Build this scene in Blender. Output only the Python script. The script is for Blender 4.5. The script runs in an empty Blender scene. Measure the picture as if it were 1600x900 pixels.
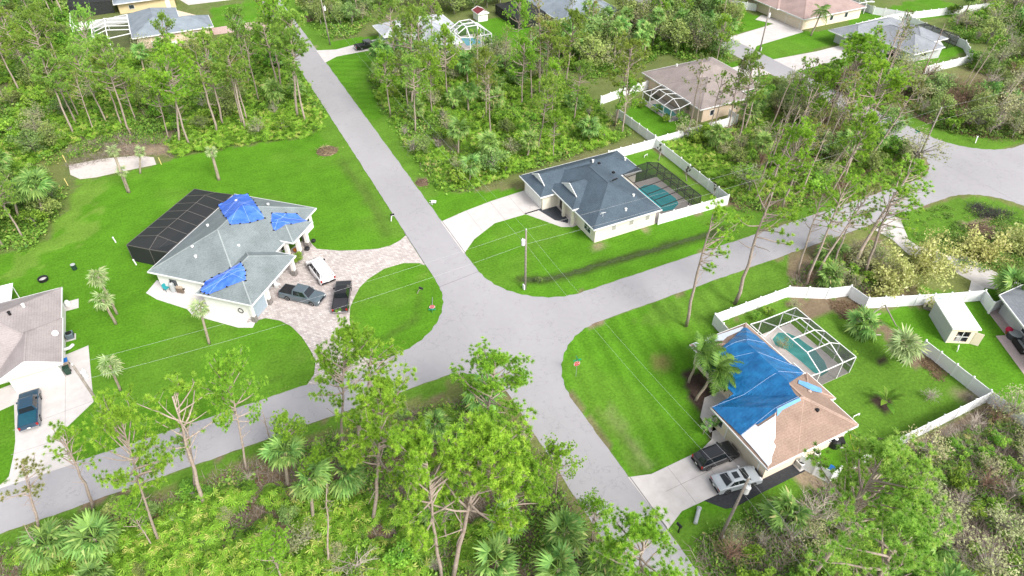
import bpy, bmesh, math, random
import numpy as np
from mathutils import Vector, Matrix, Quaternion, Euler
R = math.radians
S = bpy.context.scene
C = S.collection
# ---------------------------------------------------------------- camera, sky, sun, exposure
# world frame: x runs along the cross street, y along the long straight street, metres, ground at z = 0
cam_data = bpy.data.cameras.new('camera'); cam = bpy.data.objects.new('camera', cam_data); C.objects.link(cam)
cam.location = (0, 0, 60); cam.rotation_euler = (R(90 - 40.2), 0, R(-26.35))
cam_data.sensor_width = 36; cam_data.lens = 24.0; cam_data.clip_start = 0.5; cam_data.clip_end = 6000
S.camera = cam
world = bpy.data.worlds.new('World'); S.world = world; world.use_nodes = True
wn = world.node_tree; wn.nodes.clear()
SUN_EL, SUN_AZ = 44, 165          # azimuth clockwise from +y
sky = wn.nodes.new('ShaderNodeTexSky'); sky.sky_type = 'NISHITA'; sky.sun_disc = False
sky.sun_elevation = R(SUN_EL); sky.sun_rotation = R(SUN_AZ); sky.dust_density = 4.0; sky.air_density = 1.0; sky.ozone_density = 1.0
hsv = wn.nodes.new('ShaderNodeHueSaturation'); hsv.inputs['Saturation'].default_value = 0.30
bgn = wn.nodes.new('ShaderNodeBackground'); bgn.inputs['Strength'].default_value = 0.15
wo = wn.nodes.new('ShaderNodeOutputWorld')
wn.links.new(sky.outputs[0], hsv.inputs['Color']); wn.links.new(hsv.outputs[0], bgn.inputs[0]); wn.links.new(bgn.outputs[0], wo.inputs[0])
sun_d = bpy.data.lights.new('sun', 'SUN'); sun = bpy.data.objects.new('sun', sun_d); C.objects.link(sun)
sun_d.energy = 1.5; sun_d.angle = R(18); sun_d.color = (1.0, 0.965, 0.90)
sd = Vector((math.sin(R(SUN_AZ)) * math.cos(R(SUN_EL)), math.cos(R(SUN_AZ)) * math.cos(R(SUN_EL)), math.sin(R(SUN_EL))))
sun.rotation_euler = (-sd).to_track_quat('-Z', 'Y').to_euler(); sun.location = (0, 0, 120)
S.view_settings.view_transform = 'Standard'; S.view_settings.look = 'None'; S.view_settings.gamma = 1.0
S.view_settings.use_curve_mapping = False; S.view_settings.exposure = 0.88
S.render.engine = 'CYCLES'; S.cycles.use_denoising = True; S.cycles.denoising_input_passes = 'RGB_ALBEDO_NORMAL'; S.cycles.denoising_prefilter = 'NONE'
S.cycles.max_bounces = 4; S.cycles.transparent_max_bounces = 8; S.cycles.diffuse_bounces = 2; S.cycles.glossy_bounces = 2; S.cycles.transmission_bounces = 2; S.cycles.adaptive_threshold = .02; S.cycles.use_light_tree = False

# ---------------------------------------------------------------- helpers
def thing(name, label, cat, loc=(0, 0, 0), rz=0.0, group=None):
    o = bpy.data.objects.new(name, None); C.objects.link(o)
    o.location = loc; o.rotation_euler = (0, 0, rz); o.empty_display_size = .3
    o['label'] = label; o['category'] = cat
    if group: o['group'] = group
    return o
def tag(o, label=None, cat=None, group=None, kind=None):
    for k, v in (('label', label), ('category', cat), ('group', group), ('kind', kind)):
        if v: o[k] = v
    return o
def link(name, me, parent=None, loc=None, rot=None, scale=None):
    o = bpy.data.objects.new(name, me); C.objects.link(o)
    if parent is not None: o.parent = parent
    if loc is not None: o.location = loc
    if rot is not None: o.rotation_euler = rot
    if scale is not None: o.scale = scale
    return o
def sset(node, name, v):
    if name in node.inputs: node.inputs[name].default_value = v
class MB:
    def __init__(s): s.v = []; s.f = []; s.m = []
    def poly(s, pts, mi=0):
        b = len(s.v); s.v += [tuple(p) for p in pts]; s.f.append(tuple(range(b, b + len(pts)))); s.m.append(mi)
    def box(s, x0, x1, y0, y1, z0, z1, mi=0):
        b = len(s.v)
        s.v += [(x0, y0, z0), (x1, y0, z0), (x1, y1, z0), (x0, y1, z0), (x0, y0, z1), (x1, y0, z1), (x1, y1, z1), (x0, y1, z1)]
        for f in ((3, 2, 1, 0), (4, 5, 6, 7), (0, 1, 5, 4), (1, 2, 6, 5), (2, 3, 7, 6), (3, 0, 4, 7)):
            s.f.append(tuple(b + i for i in f)); s.m.append(mi)
    def prism(s, poly, z0, z1, mi=0, bottom=False):
        a = sum(poly[i][0] * poly[(i + 1) % len(poly)][1] - poly[(i + 1) % len(poly)][0] * poly[i][1] for i in range(len(poly)))
        if a < 0: poly = poly[::-1]
        n = len(poly); b = len(s.v)
        s.v += [(p[0], p[1], z0) for p in poly] + [(p[0], p[1], z1) for p in poly]
        s.f.append(tuple(range(b + n, b + 2 * n))); s.m.append(mi)
        if bottom: s.f.append(tuple(range(b + n - 1, b - 1, -1))); s.m.append(mi)
        for i in range(n):
            j = (i + 1) % n; s.f.append((b + i, b + j, b + n + j, b + n + i)); s.m.append(mi)
    def beam(s, p, q, w, h=None, mi=0):
        p = Vector(p); q = Vector(q); d = (q - p).normalized(); h = h or w
        a = d.cross(Vector((0, 0, 1)))
        if a.length < 1e-3: a = Vector((1, 0, 0))
        a.normalize(); c = a.cross(d).normalized(); a *= w / 2; c *= h / 2
        b = len(s.v)
        for o in (p, q): s.v += [tuple(o - a - c), tuple(o + a - c), tuple(o + a + c), tuple(o - a + c)]
        for f in ((0, 1, 2, 3), (7, 6, 5, 4), (0, 4, 5, 1), (1, 5, 6, 2), (2, 6, 7, 3), (3, 7, 4, 0)):
            s.f.append(tuple(b + i for i in f)); s.m.append(mi)
    def tube(s, pts, rad, n=6, mi=0, cap=True):
        b = len(s.v); pts = [Vector(p) for p in pts]; k = len(pts)
        up = Vector((.31, .17, .93))
        for i, p in enumerate(pts):
            d = (pts[min(i + 1, k - 1)] - pts[max(i - 1, 0)]).normalized()
            a = d.cross(up)
            if a.length < .05: a = d.cross(Vector((1, 0, 0)))
            a.normalize(); c = d.cross(a)
            r = rad[i] if isinstance(rad, (list, tuple)) else rad
            for j in range(n):
                t = 2 * math.pi * j / n; s.v.append(tuple(p + a * (r * math.cos(t)) + c * (r * math.sin(t))))
        for i in range(k - 1):
            for j in range(n):
                j2 = (j + 1) % n; s.f.append((b + i * n + j, b + i * n + j2, b + (i + 1) * n + j2, b + (i + 1) * n + j)); s.m.append(mi)
        if cap:
            s.f.append(tuple(b + j for j in range(n - 1, -1, -1))); s.m.append(mi)
            s.f.append(tuple(b + (k - 1) * n + j for j in range(n))); s.m.append(mi)
    def lathe(s, prof, n=12, c=(0, 0, 0), mi=0):
        b = len(s.v)
        for r, z in prof:
            for j in range(n):
                t = 2 * math.pi * j / n; s.v.append((c[0] + r * math.cos(t), c[1] + r * math.sin(t), c[2] + z))
        for i in range(len(prof) - 1):
            for j in range(n):
                j2 = (j + 1) % n; s.f.append((b + i * n + j, b + i * n + j2, b + (i + 1) * n + j2, b + (i + 1) * n + j)); s.m.append(mi)
        s.f.append(tuple(b + j for j in range(n - 1, -1, -1))); s.m.append(mi)
        s.f.append(tuple(b + (len(prof) - 1) * n + j for j in range(n))); s.m.append(mi)
    def mesh(s, name, mats, smooth=False):
        me = bpy.data.meshes.new(name); me.from_pydata(s.v, [], s.f)
        mats = mats if isinstance(mats, (list, tuple)) else [mats]
        for m in mats: me.materials.append(m)
        if len(mats) > 1: me.polygons.foreach_set('material_index', s.m)
        if smooth: me.polygons.foreach_set('use_smooth', [True] * len(me.polygons))
        me.update(); return me
    def build(s, name, mats, parent=None, loc=None, rot=None, smooth=False, bevel=0):
        o = link(name, s.mesh(name, mats, smooth), parent, loc, rot)
        if bevel:
            b = o.modifiers.new('bevel', 'BEVEL'); b.width = bevel; b.segments = 2; b.limit_method = 'ANGLE'; b.angle_limit = R(30)
        return o
def mesh_np(name, V, F, mats, var=None, mi=None):
    me = bpy.data.meshes.new(name); V = np.asarray(V, np.float32); F = np.asarray(F, np.int32)
    n, k = F.shape
    me.vertices.add(len(V)); me.vertices.foreach_set('co', V.ravel())
    me.loops.add(n * k); me.loops.foreach_set('vertex_index', F.ravel())
    me.polygons.add(n); me.polygons.foreach_set('loop_start', np.arange(0, n * k, k, dtype=np.int32))
    me.polygons.foreach_set('loop_total', np.full(n, k, np.int32))
    for m in (mats if isinstance(mats, (list, tuple)) else [mats]): me.materials.append(m)
    if mi is not None: me.polygons.foreach_set('material_index', np.asarray(mi, np.int32))
    if var is not None:
        a = me.attributes.new('v', 'FLOAT', 'FACE'); a.data.foreach_set('value', np.asarray(var, np.float32))
    me.update(calc_edges=True); return me
# ---------------------------------------------------------------- materials
MATS = {}
def mat(name, col, rough=.8, var=.12, scale=3.0, col2=None, bump=0.0, metal=0.0, spec=.3, detail=4, objvar=0.0, coat=0.0):
    if name in MATS: return MATS[name]
    m = bpy.data.materials.new(name); m.use_nodes = True; nt = m.node_tree; N = nt.nodes; L = nt.links
    p = N['Principled BSDF']; sset(p, 'Roughness', rough); sset(p, 'Metallic', metal); sset(p, 'Specular IOR Level', spec); sset(p, 'Coat Weight', coat); sset(p, 'Coat Roughness', .05)
    geo = N.new('ShaderNodeNewGeometry'); noi = N.new('ShaderNodeTexNoise'); noi.inputs['Scale'].default_value = scale; noi.inputs['Detail'].default_value = detail; noi.inputs['Roughness'].default_value = .65
    L.new(geo.outputs['Position'], noi.inputs['Vector'])
    cr = N.new('ShaderNodeValToRGB'); cr.color_ramp.elements[0].position = .3; cr.color_ramp.elements[1].position = .7
    c2 = col2 or tuple(min(1, c * (1 + var)) for c in col); c1 = col if col2 else tuple(c * (1 - var) for c in col)
    cr.color_ramp.elements[0].color = (*c1, 1); cr.color_ramp.elements[1].color = (*c2, 1)
    L.new(noi.outputs['Fac'], cr.inputs[0]); out = cr.outputs[0]
    if objvar:
        oi = N.new('ShaderNodeObjectInfo'); mr = N.new('ShaderNodeMapRange'); mr.inputs[3].default_value = 1 - objvar; mr.inputs[4].default_value = 1 + objvar
        L.new(oi.outputs['Random'], mr.inputs[0]); mx = N.new('ShaderNodeVectorMath'); mx.operation = 'SCALE'; L.new(out, mx.inputs[0]); L.new(mr.outputs[0], mx.inputs['Scale']); out = mx.outputs[0]
    L.new(out, p.inputs['Base Color'])
    if bump:
        n2 = N.new('ShaderNodeTexNoise'); n2.inputs['Scale'].default_value = scale * 6; n2.inputs['Detail'].default_value = 5; L.new(geo.outputs['Position'], n2.inputs['Vector'])
        b = N.new('ShaderNodeBump'); b.inputs['Strength'].default_value = bump; b.inputs['Distance'].default_value = .05; L.new(n2.outputs['Fac'], b.inputs['Height']); L.new(b.outputs[0], p.inputs['Normal'])
    MATS[name] = m; return m
def leafmat(name, c0, c1, c2=None, trans=.35, objvar=.18, rough=.55):
    """foliage: colour runs c0..c1 (..c2) over the per-face attribute v, a little per-plant variation, some translucency"""
    if name in MATS: return MATS[name]
    m = bpy.data.materials.new(name); m.use_nodes = True; nt = m.node_tree; N = nt.nodes; L = nt.links
    p = N['Principled BSDF']; sset(p, 'Roughness', rough); sset(p, 'Specular IOR Level', .25)
    at = N.new('ShaderNodeAttribute'); at.attribute_name = 'v'
    cr = N.new('ShaderNodeValToRGB'); e = cr.color_ramp.elements; e[0].color = (*c0, 1); e[1].color = (*c1, 1); e[1].position = .85 if c2 else 1
    if c2:
        x = e.new(1.0); x.color = (*c2, 1)
    L.new(at.outputs['Fac'], cr.inputs[0])
    oi = N.new('ShaderNodeObjectInfo'); mr = N.new('ShaderNodeMapRange'); mr.inputs[3].default_value = 1 - objvar; mr.inputs[4].default_value = 1 + objvar
    L.new(oi.outputs['Random'], mr.inputs[0])
    hs = N.new('ShaderNodeHueSaturation'); L.new(cr.outputs[0], hs.inputs['Color']); L.new(mr.outputs[0], hs.inputs['Value'])
    ml = N.new('ShaderNodeMath'); ml.operation = 'MULTIPLY_ADD'; ml.inputs[1].default_value = 7.13; ml.inputs[2].default_value = 0
    fr = N.new('ShaderNodeMath'); fr.operation = 'FRACT'; L.new(oi.outputs['Random'], ml.inputs[0]); L.new(ml.outputs[0], fr.inputs[0])
    mh = N.new('ShaderNodeMapRange'); mh.inputs[3].default_value = .5 - objvar * .09; mh.inputs[4].default_value = .5 + objvar * .09; L.new(fr.outputs[0], mh.inputs[0]); L.new(mh.outputs[0], hs.inputs['Hue'])
    L.new(hs.outputs[0], p.inputs['Base Color'])
    tr = N.new('ShaderNodeBsdfTranslucent'); L.new(hs.outputs[0], tr.inputs['Color'])
    mx = N.new('ShaderNodeMixShader'); mx.inputs[0].default_value = trans
    L.new(p.outputs[0], mx.inputs[1]); L.new(tr.outputs[0], mx.inputs[2])
    L.new(mx.outputs[0], N['Material Output'].inputs['Surface'])
    MATS[name] = m; return m
def screenmat(name, col, alpha):
    if name in MATS: return MATS[name]
    m = bpy.data.materials.new(name); m.use_nodes = True; nt = m.node_tree; N = nt.nodes; L = nt.links
    p = N['Principled BSDF']; sset(p, 'Base Color', (*col, 1)); sset(p, 'Roughness', .7); sset(p, 'Alpha', alpha)
    MATS[name] = m; return m

rng = np.random.default_rng(7); random.seed(7)

# ---------------------------------------------------------------- ground: one sheet, colour attribute by what grows there
def inpoly(X, Y, poly):
    c = np.zeros(X.shape, bool); n = len(poly)
    for i in range(n):
        x0, y0 = poly[i]; x1, y1 = poly[(i + 1) % n]
        if y0 == y1: continue
        k = ((y0 > Y) != (y1 > Y)) & (X < (x1 - x0) * (Y - y0) / (y1 - y0) + x0); c ^= k
    return c
def vnoise(X, Y, s, seed):
    r = np.random.default_rng(seed); T = r.random((256, 256)); x = X / s + 1000; y = Y / s + 1000
    i = np.floor(x).astype(int); j = np.floor(y).astype(int); fx = x - i; fy = y - j
    fx = fx * fx * (3 - 2 * fx); fy = fy * fy * (3 - 2 * fy); g = lambda a, b: T[a % 256, b % 256]
    return (g(i, j) * (1 - fx) + g(i + 1, j) * fx) * (1 - fy) + (g(i, j + 1) * (1 - fx) + g(i + 1, j + 1) * fx) * fy
def fbm(X, Y, s, seed): return (vnoise(X, Y, s, seed) * .5 + vnoise(X, Y, s / 2.1, seed + 1) * .3 + vnoise(X, Y, s / 4.3, seed + 2) * .2)
def seg_dist(X, Y, pts):
    D = np.full(X.shape, 1e9)
    for (x0, y0), (x1, y1) in zip(pts[:-1], pts[1:]):
        dx, dy = x1 - x0, y1 - y0; t = np.clip(((X - x0) * dx + (Y - y0) * dy) / (dx * dx + dy * dy), 0, 1)
        D = np.minimum(D, np.hypot(X - x0 - t * dx, Y - y0 - t * dy))
    return D
RAX0, RAX1, RBY0, RBY1, RDX0, RDX1 = 22.8, 28.9, 52.7, 58.6, 113.5, 119.8
LAWN = (.082, .212, .013); ROUGH = (.098, .205, .022); DULL = (.150, .175, .055); LITTER = (.190, .145, .095); SAND = (.50, .43, .38); MULCH = (.060, .042, .034); PALE = (.125, .235, .030)
BARE = (.30, .235, .16)
areas = [  # (colour, outline in metres, ragged edge in metres)
 (ROUGH, [(28.9, 60), (33.5, 60), (34.5, 92), (33.8, 135), (35, 240), (19.5, 240), (20, 100), (22.8, 60)], 1.0),
 (LAWN, [(28.9, 120), (31.5, 121), (34.5, 135), (46, 144), (50, 146), (50, 153), (29, 155)], .6),
 (LAWN, [(-31.49,103.65),(-26.94,102.26),(-23.21,107.67),(-21.21,115.76),(-20.60,119.86),(-8.43,120.15),(-5.64,121.99),(16.89,119.30),(23.23,122.75),(22.83,81.51),(25.80,67.97),(20.38,59.36),(10.38,56.98),(2.16,57.70),(-35.28,58.34),(-41.47,108.59)], .8),
 (PALE, [(-31.49,103.65),(-27.33,101.59),(-23.65,107.89),(-21.57,117.02),(-20.59,120.53),(-17.06,118.10),(-19.59,111.82),(-18.87,103.64),(-22.34,100.85),(-26.48,100.32),(-26.36,96.16),(-31.13,97.73)], 2.5),
 (ROUGH, [(23.71,123.12),(23.15,113.73),(22.66,82.15),(20.56,81.91),(19.82,96.52),(19.72,111.99),(18.97,120.51)], .8),
 (DULL, [(-27.83,131.73),(-22.82,133.84),(-22.32,121.39),(-26.54,119.48)], 1.5),
 (BARE, [(-14.91,134.49),(-5.15,132.45),(-3.99,122.44),(-9.19,123.50),(-14.71,126.99)], 1.5),
 (LAWN, [(28.9, 58.6), (72, 58.6), (72, 66.8), (58.5, 67), (58.5, 80), (44, 84), (44, 85.8), (31, 90), (28.9, 90)], .5),
 (LAWN, [(58, 67), (71.5, 67), (71.5, 87), (58, 87)], .3), (PALE, [(66, 67.5), (71, 67.5), (71, 85), (67.5, 83)], 1.2),
 (ROUGH, [(66, 58.6), (105, 58.6), (112, 64), (113.5, 75), (109, 72), (104, 63), (80, 62.5), (72, 66)], 1.0),
 (LAWN, [(28.9, 23.5), (40, 24), (46, 22.2), (71, 21.6), (71, 33), (60, 33), (53, 42), (51, 45.8), (64, 45.8), (66, 52.7), (28.9, 52.7)], .5),
 (ROUGH, [(50, 46), (64, 45.8), (68, 49), (70, 52.7), (46, 52.7), (42, 50)], 1.2),
 (ROUGH, [(52, 22), (71, 22), (71, 39), (71, 45), (64, 45.4), (52.5, 45.4), (54, 33)], 1.0),
 (LITTER, [(62, 41), (70, 39), (71, 42), (64, 45)], 1.2), (LITTER, [(68, 29), (71, 28), (71, 37), (69, 37)], .7),
 (ROUGH, [(28.9, 18), (34, 19), (46, 20), (46, 23), (34, 25.5), (28.9, 25)], 1.5),
 (ROUGH, [(29.78,24.22),(33.28,24.77),(40.52,23.75),(44.71,22.34),(48.96,20.91),(42.41,17.96),(35.19,16.25),(28.44,19.59)], 2.0),
 (BARE, [(45.68,25.13),(46.72,23.47),(45.87,21.77),(44.09,21.98),(44.25,24.09)], 1.0),
 (LAWN, [(71, 5), (95, 5), (95, 36), (84, 34.5), (71, 39)], .4),
 (LAWN, [(81.85,40.21),(87.65,39.69),(89.28,35.01),(90.46,30.34),(91.44,30.99),(84.73,35.48),(78.68,37.60)], .4),
 (DULL, [(84, 36), (113.5, 30), (113.5, 48), (108, 52.7), (80, 52.7), (78, 45)], 1.0),
 (ROUGH, [(87.92,54.55),(95.95,53.57),(102.05,51.98),(109.49,49.55),(111.51,44.45),(108.50,42.43),(95.75,45.94),(89.56,45.43),(87.80,50.80)], 1.5),
 (LITTER, [(75.18,49.97),(86.27,50.64),(80.24,42.57),(70.87,42.35),(64.70,45.40)], 1.5),
 (BARE, [(100.93,47.14),(106.60,45.31),(100.49,40.01),(96.87,43.57)], 1.0),
 (ROUGH, [(119.8, 58.6), (140, 58.6), (150, 62), (128, 65), (122, 80), (119.8, 80)], .8),
 (ROUGH, [(119.8, 20), (160, 30), (160, 52.7), (119.8, 52.7)], 2),
 (LAWN, [(72.5, 87.8), (84, 88.5), (84.5, 95), (82, 104), (77, 103), (72.5, 98)], .5), (DULL, [(76, 87.8), (92, 88), (92, 92), (80, 92)], .8),
 (LAWN, [(96, 88), (113, 100), (113, 112), (103, 112), (103, 100)], 1), (LAWN, [(119.8, 108), (149, 111), (149, 116), (138, 119.5), (119.8, 122)], .5),
 (LAWN, [(119.8, 125), (138, 127), (134, 142), (119.8, 142)], .6), (LAWN, [(136, 88), (164, 93), (164, 115), (149, 114), (143, 105), (136, 104)], .5), (LAWN, [(149, 115), (165, 116), (164, 125), (157, 122)], .5),
 (LAWN, [(120, 92), (140, 96), (138, 106), (120, 104)], 1), (LAWN, [(164, 114), (190, 108), (190, 125), (170, 122)], .8),
 (LAWN, [(58, 142), (80, 142), (84, 150), (79, 160), (60, 164)], .7), (LAWN, [(79, 143), (86, 142), (86, 150), (79, 152)], .6), (LAWN, [(36, 154), (45, 157), (45, 163), (33, 164), (33, 156)], .6),
 (LAWN, [(11.19,201.98),(26.11,201.61),(24.84,185.35),(18.50,180.32),(8.76,184.16)], .6), (LAWN, [(-22, 192), (-16, 190), (-16, 206), (-22, 206)], .6),
 (ROUGH, [(-200, 50.4), (16, 50.6), (19.5, 49.5), (22.8, 42), (22.8, 52.7), (-200, 52.7)], .7),
 (DULL, [(-200, 48.5), (8, 48.8), (14, 44), (20, 38), (22.8, 20), (22.8, 48), (18, 50.6), (-200, 50.8)], 1.3),
 (MULCH, [(42.36,40.00),(44.12,41.43),(45.09,37.53),(43.47,32.04),(40.01,30.86),(39.40,31.17),(40.56,34.49),(41.11,37.86)], .2), (MULCH, [(59.02,27.92),(61.01,28.33),(61.21,26.53),(59.65,25.54),(58.74,26.50)], .2), (MULCH, [(65.37,32.09),(66.91,31.81),(65.82,30.68),(64.62,31.04)], .2),
 (BARE, [(-2, 200), (6, 200), (6, 176), (-2, 176)], 1.5),
]
xs = np.concatenate([[-1500, -900, -500, -300, -200], np.arange(-150, 250.1, .8), [300, 400, 600, 1000, 1500]])
ys = np.concatenate([[-1500, -900, -400, -200, -80], np.arange(-30, 290.1, .8), [330, 420, 600, 1000, 2500]])
GX, GY = np.meshgrid(xs, ys)
nx = (fbm(GX, GY, 3.0, 11) - .5) * 2; ny = (fbm(GX, GY, 3.0, 31) - .5) * 2
big = fbm(GX, GY, 9, 51)[..., None]; mid = fbm(GX, GY, 2.6, 61)[..., None]
col = np.array(LITTER) * (.75 + .6 * mid) * (1 - np.clip((big - .5) * 3, 0, .55)) + np.array(DULL) * np.clip((big - .5) * 3, 0, .55)
far = np.clip((GY - 86) / 6, 0, 1) * .55 + np.clip((GX - 100) / 10, 0, 1) * .25; far = np.clip(far, 0, .6)[..., None]; col = col * (1 - far) + np.array(ROUGH) * .85 * far
for c, poly, rag in areas:
    k = inpoly(GX + nx * rag * 1.6, GY + ny * rag * 1.6, poly)
    cc = np.array(c) * (.86 + .28 * mid) * (.9 + .2 * big); col[k] = cc[k]
# mowing stripes on the tarped corner house's lawn and the lawn beyond
k = inpoly(GX, GY, [(29, 24), (44, 33), (44, 42), (60, 48), (60, 52.7), (29, 52.7)]); st = 1 + .15 * np.sin(2 * np.pi * (GX - .25 * GY) / 2.3); col[k] *= st[k][:, None]
k = inpoly(GX, GY, [(29, 120), (46, 144), (50, 153), (29, 155)]); st = 1 + .16 * np.sin(2 * np.pi * (GX * .55 + GY) / 2.6); col[k] *= st[k][:, None]
# yellowed and lush patches in the lawns
yl = np.clip((fbm(GX, GY, 14, 81) - .55) * 4, 0, .35)[..., None]; green = (col[..., 1:2] > 2.2 * col[..., 0:1]); col = np.where(green, col * (1 - yl) + np.array(PALE) * yl, col)
Z = np.zeros_like(GX)
MUD = np.array((.062, .072, .022))
swale = SWALE = [(33.49,64.63),(36.33,63.38),(38.59,62.89),(43.70,62.75),(50.14,62.37),(57.03,62.06),(62.68,61.77),(67.32,61.51)]
d = seg_dist(GX + nx * .5, GY + ny * .5, swale); w = np.clip(1.35 - d * 1.15, 0, 1)[..., None]; col = col * (1 - w * .92) + np.array((.042, .050, .018)) * w * .92; pass
for ln, wid, c, s in (([(19.82,108.12),(20.39,98.43),(20.90,89.73),(20.16,83.38)], .9, MUD, .4), ([(19.50,67.35),(17.21,63.57),(13.67,62.03),(11.59,62.04)], .5, MUD, .45), ([(31.78,39.85),(31.56,35.05),(31.57,31.85)], .5, np.array(BARE), .4),
                      ([(-1.86,61.34),(0.03,61.53)], .4, MUD, .3), ([(43.33,54.83),(49.47,54.73),(57.95,54.40)], .8, np.array(DULL), .4), ([(30.17,40.65),(30.33,35.66),(30.40,31.55)], .5, np.array(DULL), .4)):
    d = seg_dist(GX + nx * .6, GY + ny * .6, ln); w = np.clip((wid * 1.5 - d) / wid, 0, 1)[..., None] * s * np.clip(mid * 2, 0, 1); col = col * (1 - w) + c * w; Z -= np.clip(1 - d / 2, 0, 1) ** 2 * .15
for p, r, c in (((41.81,43.16), 1.4, (.22, .19, .07)), ((64.77,74.25), .8, BARE), ((62.77,68.99), 1.0, BARE), ((47.07,66.47), 1.0, BARE), ((56.01,67.11), .9, BARE), ((49.63,68.78), 1.2, PALE), ((69.71,23.16), 1.2, BARE), ((30.38,95.06), 1.0, LITTER), ((27.87,162.13), 1.2, BARE), ((110.87,61.79), 1.6, BARE), ((13.99,76.98), .01, BARE), ((21.16,71.83), .9, PALE), ((2.68,63.14), 1.0, PALE)):
    d = np.hypot(GX + nx - p[0], GY + ny - p[1]); w = np.clip(1.3 - d / r, 0, .8)[..., None]; col = col * (1 - w) + np.array(c) * w
gi = np.arange(GX.size).reshape(GX.shape)
F = np.stack([gi[:-1, :-1], gi[:-1, 1:], gi[1:, 1:], gi[1:, :-1]], -1).reshape(-1, 4)
m = bpy.data.materials.new('ground_cover'); m.use_nodes = True; N = m.node_tree.nodes; L = m.node_tree.links; p = N['Principled BSDF']; sset(p, 'Roughness', .95); sset(p, 'Specular IOR Level', .1)
at = N.new('ShaderNodeAttribute'); at.attribute_name = 'ground'; geo = N.new('ShaderNodeNewGeometry')
def gnoise(sc, lo, hi, det=4, stretch=None):
    n = N.new('ShaderNodeTexNoise'); n.inputs['Scale'].default_value = sc; n.inputs['Detail'].default_value = det; n.inputs['Roughness'].default_value = .7
    if stretch:
        mp = N.new('ShaderNodeMapping'); mp.inputs['Scale'].default_value = stretch; mp.inputs['Rotation'].default_value = (0, 0, .5); L.new(geo.outputs['Position'], mp.inputs[0]); L.new(mp.outputs[0], n.inputs['Vector'])
    else: L.new(geo.outputs['Position'], n.inputs['Vector'])
    r = N.new('ShaderNodeMapRange'); r.inputs[1].default_value = .25; r.inputs[2].default_value = .75; r.inputs[3].default_value = lo; r.inputs[4].default_value = hi; L.new(n.outputs['Fac'], r.inputs[0]); return n, r
n1, r1 = gnoise(3.2, .60, 1.40, 8); n2, r2 = gnoise(.35, .86, 1.14, 3); n3, r3 = gnoise(.9, .93, 1.07, 3, (.25, 1.6, 1))
a = N.new('ShaderNodeMath'); a.operation = 'MULTIPLY'; L.new(r1.outputs[0], a.inputs[0]); L.new(r2.outputs[0], a.inputs[1])
a2 = N.new('ShaderNodeMath'); a2.operation = 'MULTIPLY'; L.new(a.outputs[0], a2.inputs[0]); L.new(r3.outputs[0], a2.inputs[1])
sc = N.new('ShaderNodeVectorMath'); sc.operation = 'SCALE'; L.new(at.outputs['Color'], sc.inputs[0]); L.new(a2.outputs[0], sc.inputs['Scale']); L.new(sc.outputs[0], p.inputs['Base Color'])
b = N.new('ShaderNodeBump'); b.inputs['Strength'].default_value = .6; b.inputs['Distance'].default_value = .12; L.new(n1.outputs['Fac'], b.inputs['Height']); L.new(b.outputs[0], p.inputs['Normal'])
gm = mesh_np('ground', np.stack([GX, GY, Z], -1).reshape(-1, 3), F, m)
ca = gm.color_attributes.new('ground', 'FLOAT_COLOR', 'POINT'); ca.data.foreach_set('color', np.concatenate([np.clip(col, 0, 1), np.ones((*col.shape[:2], 1))], -1).astype(np.float32).ravel())
tag(link('ground', gm), 'grassy lots, leaf litter and bare soil between the streets', kind='structure')

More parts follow.
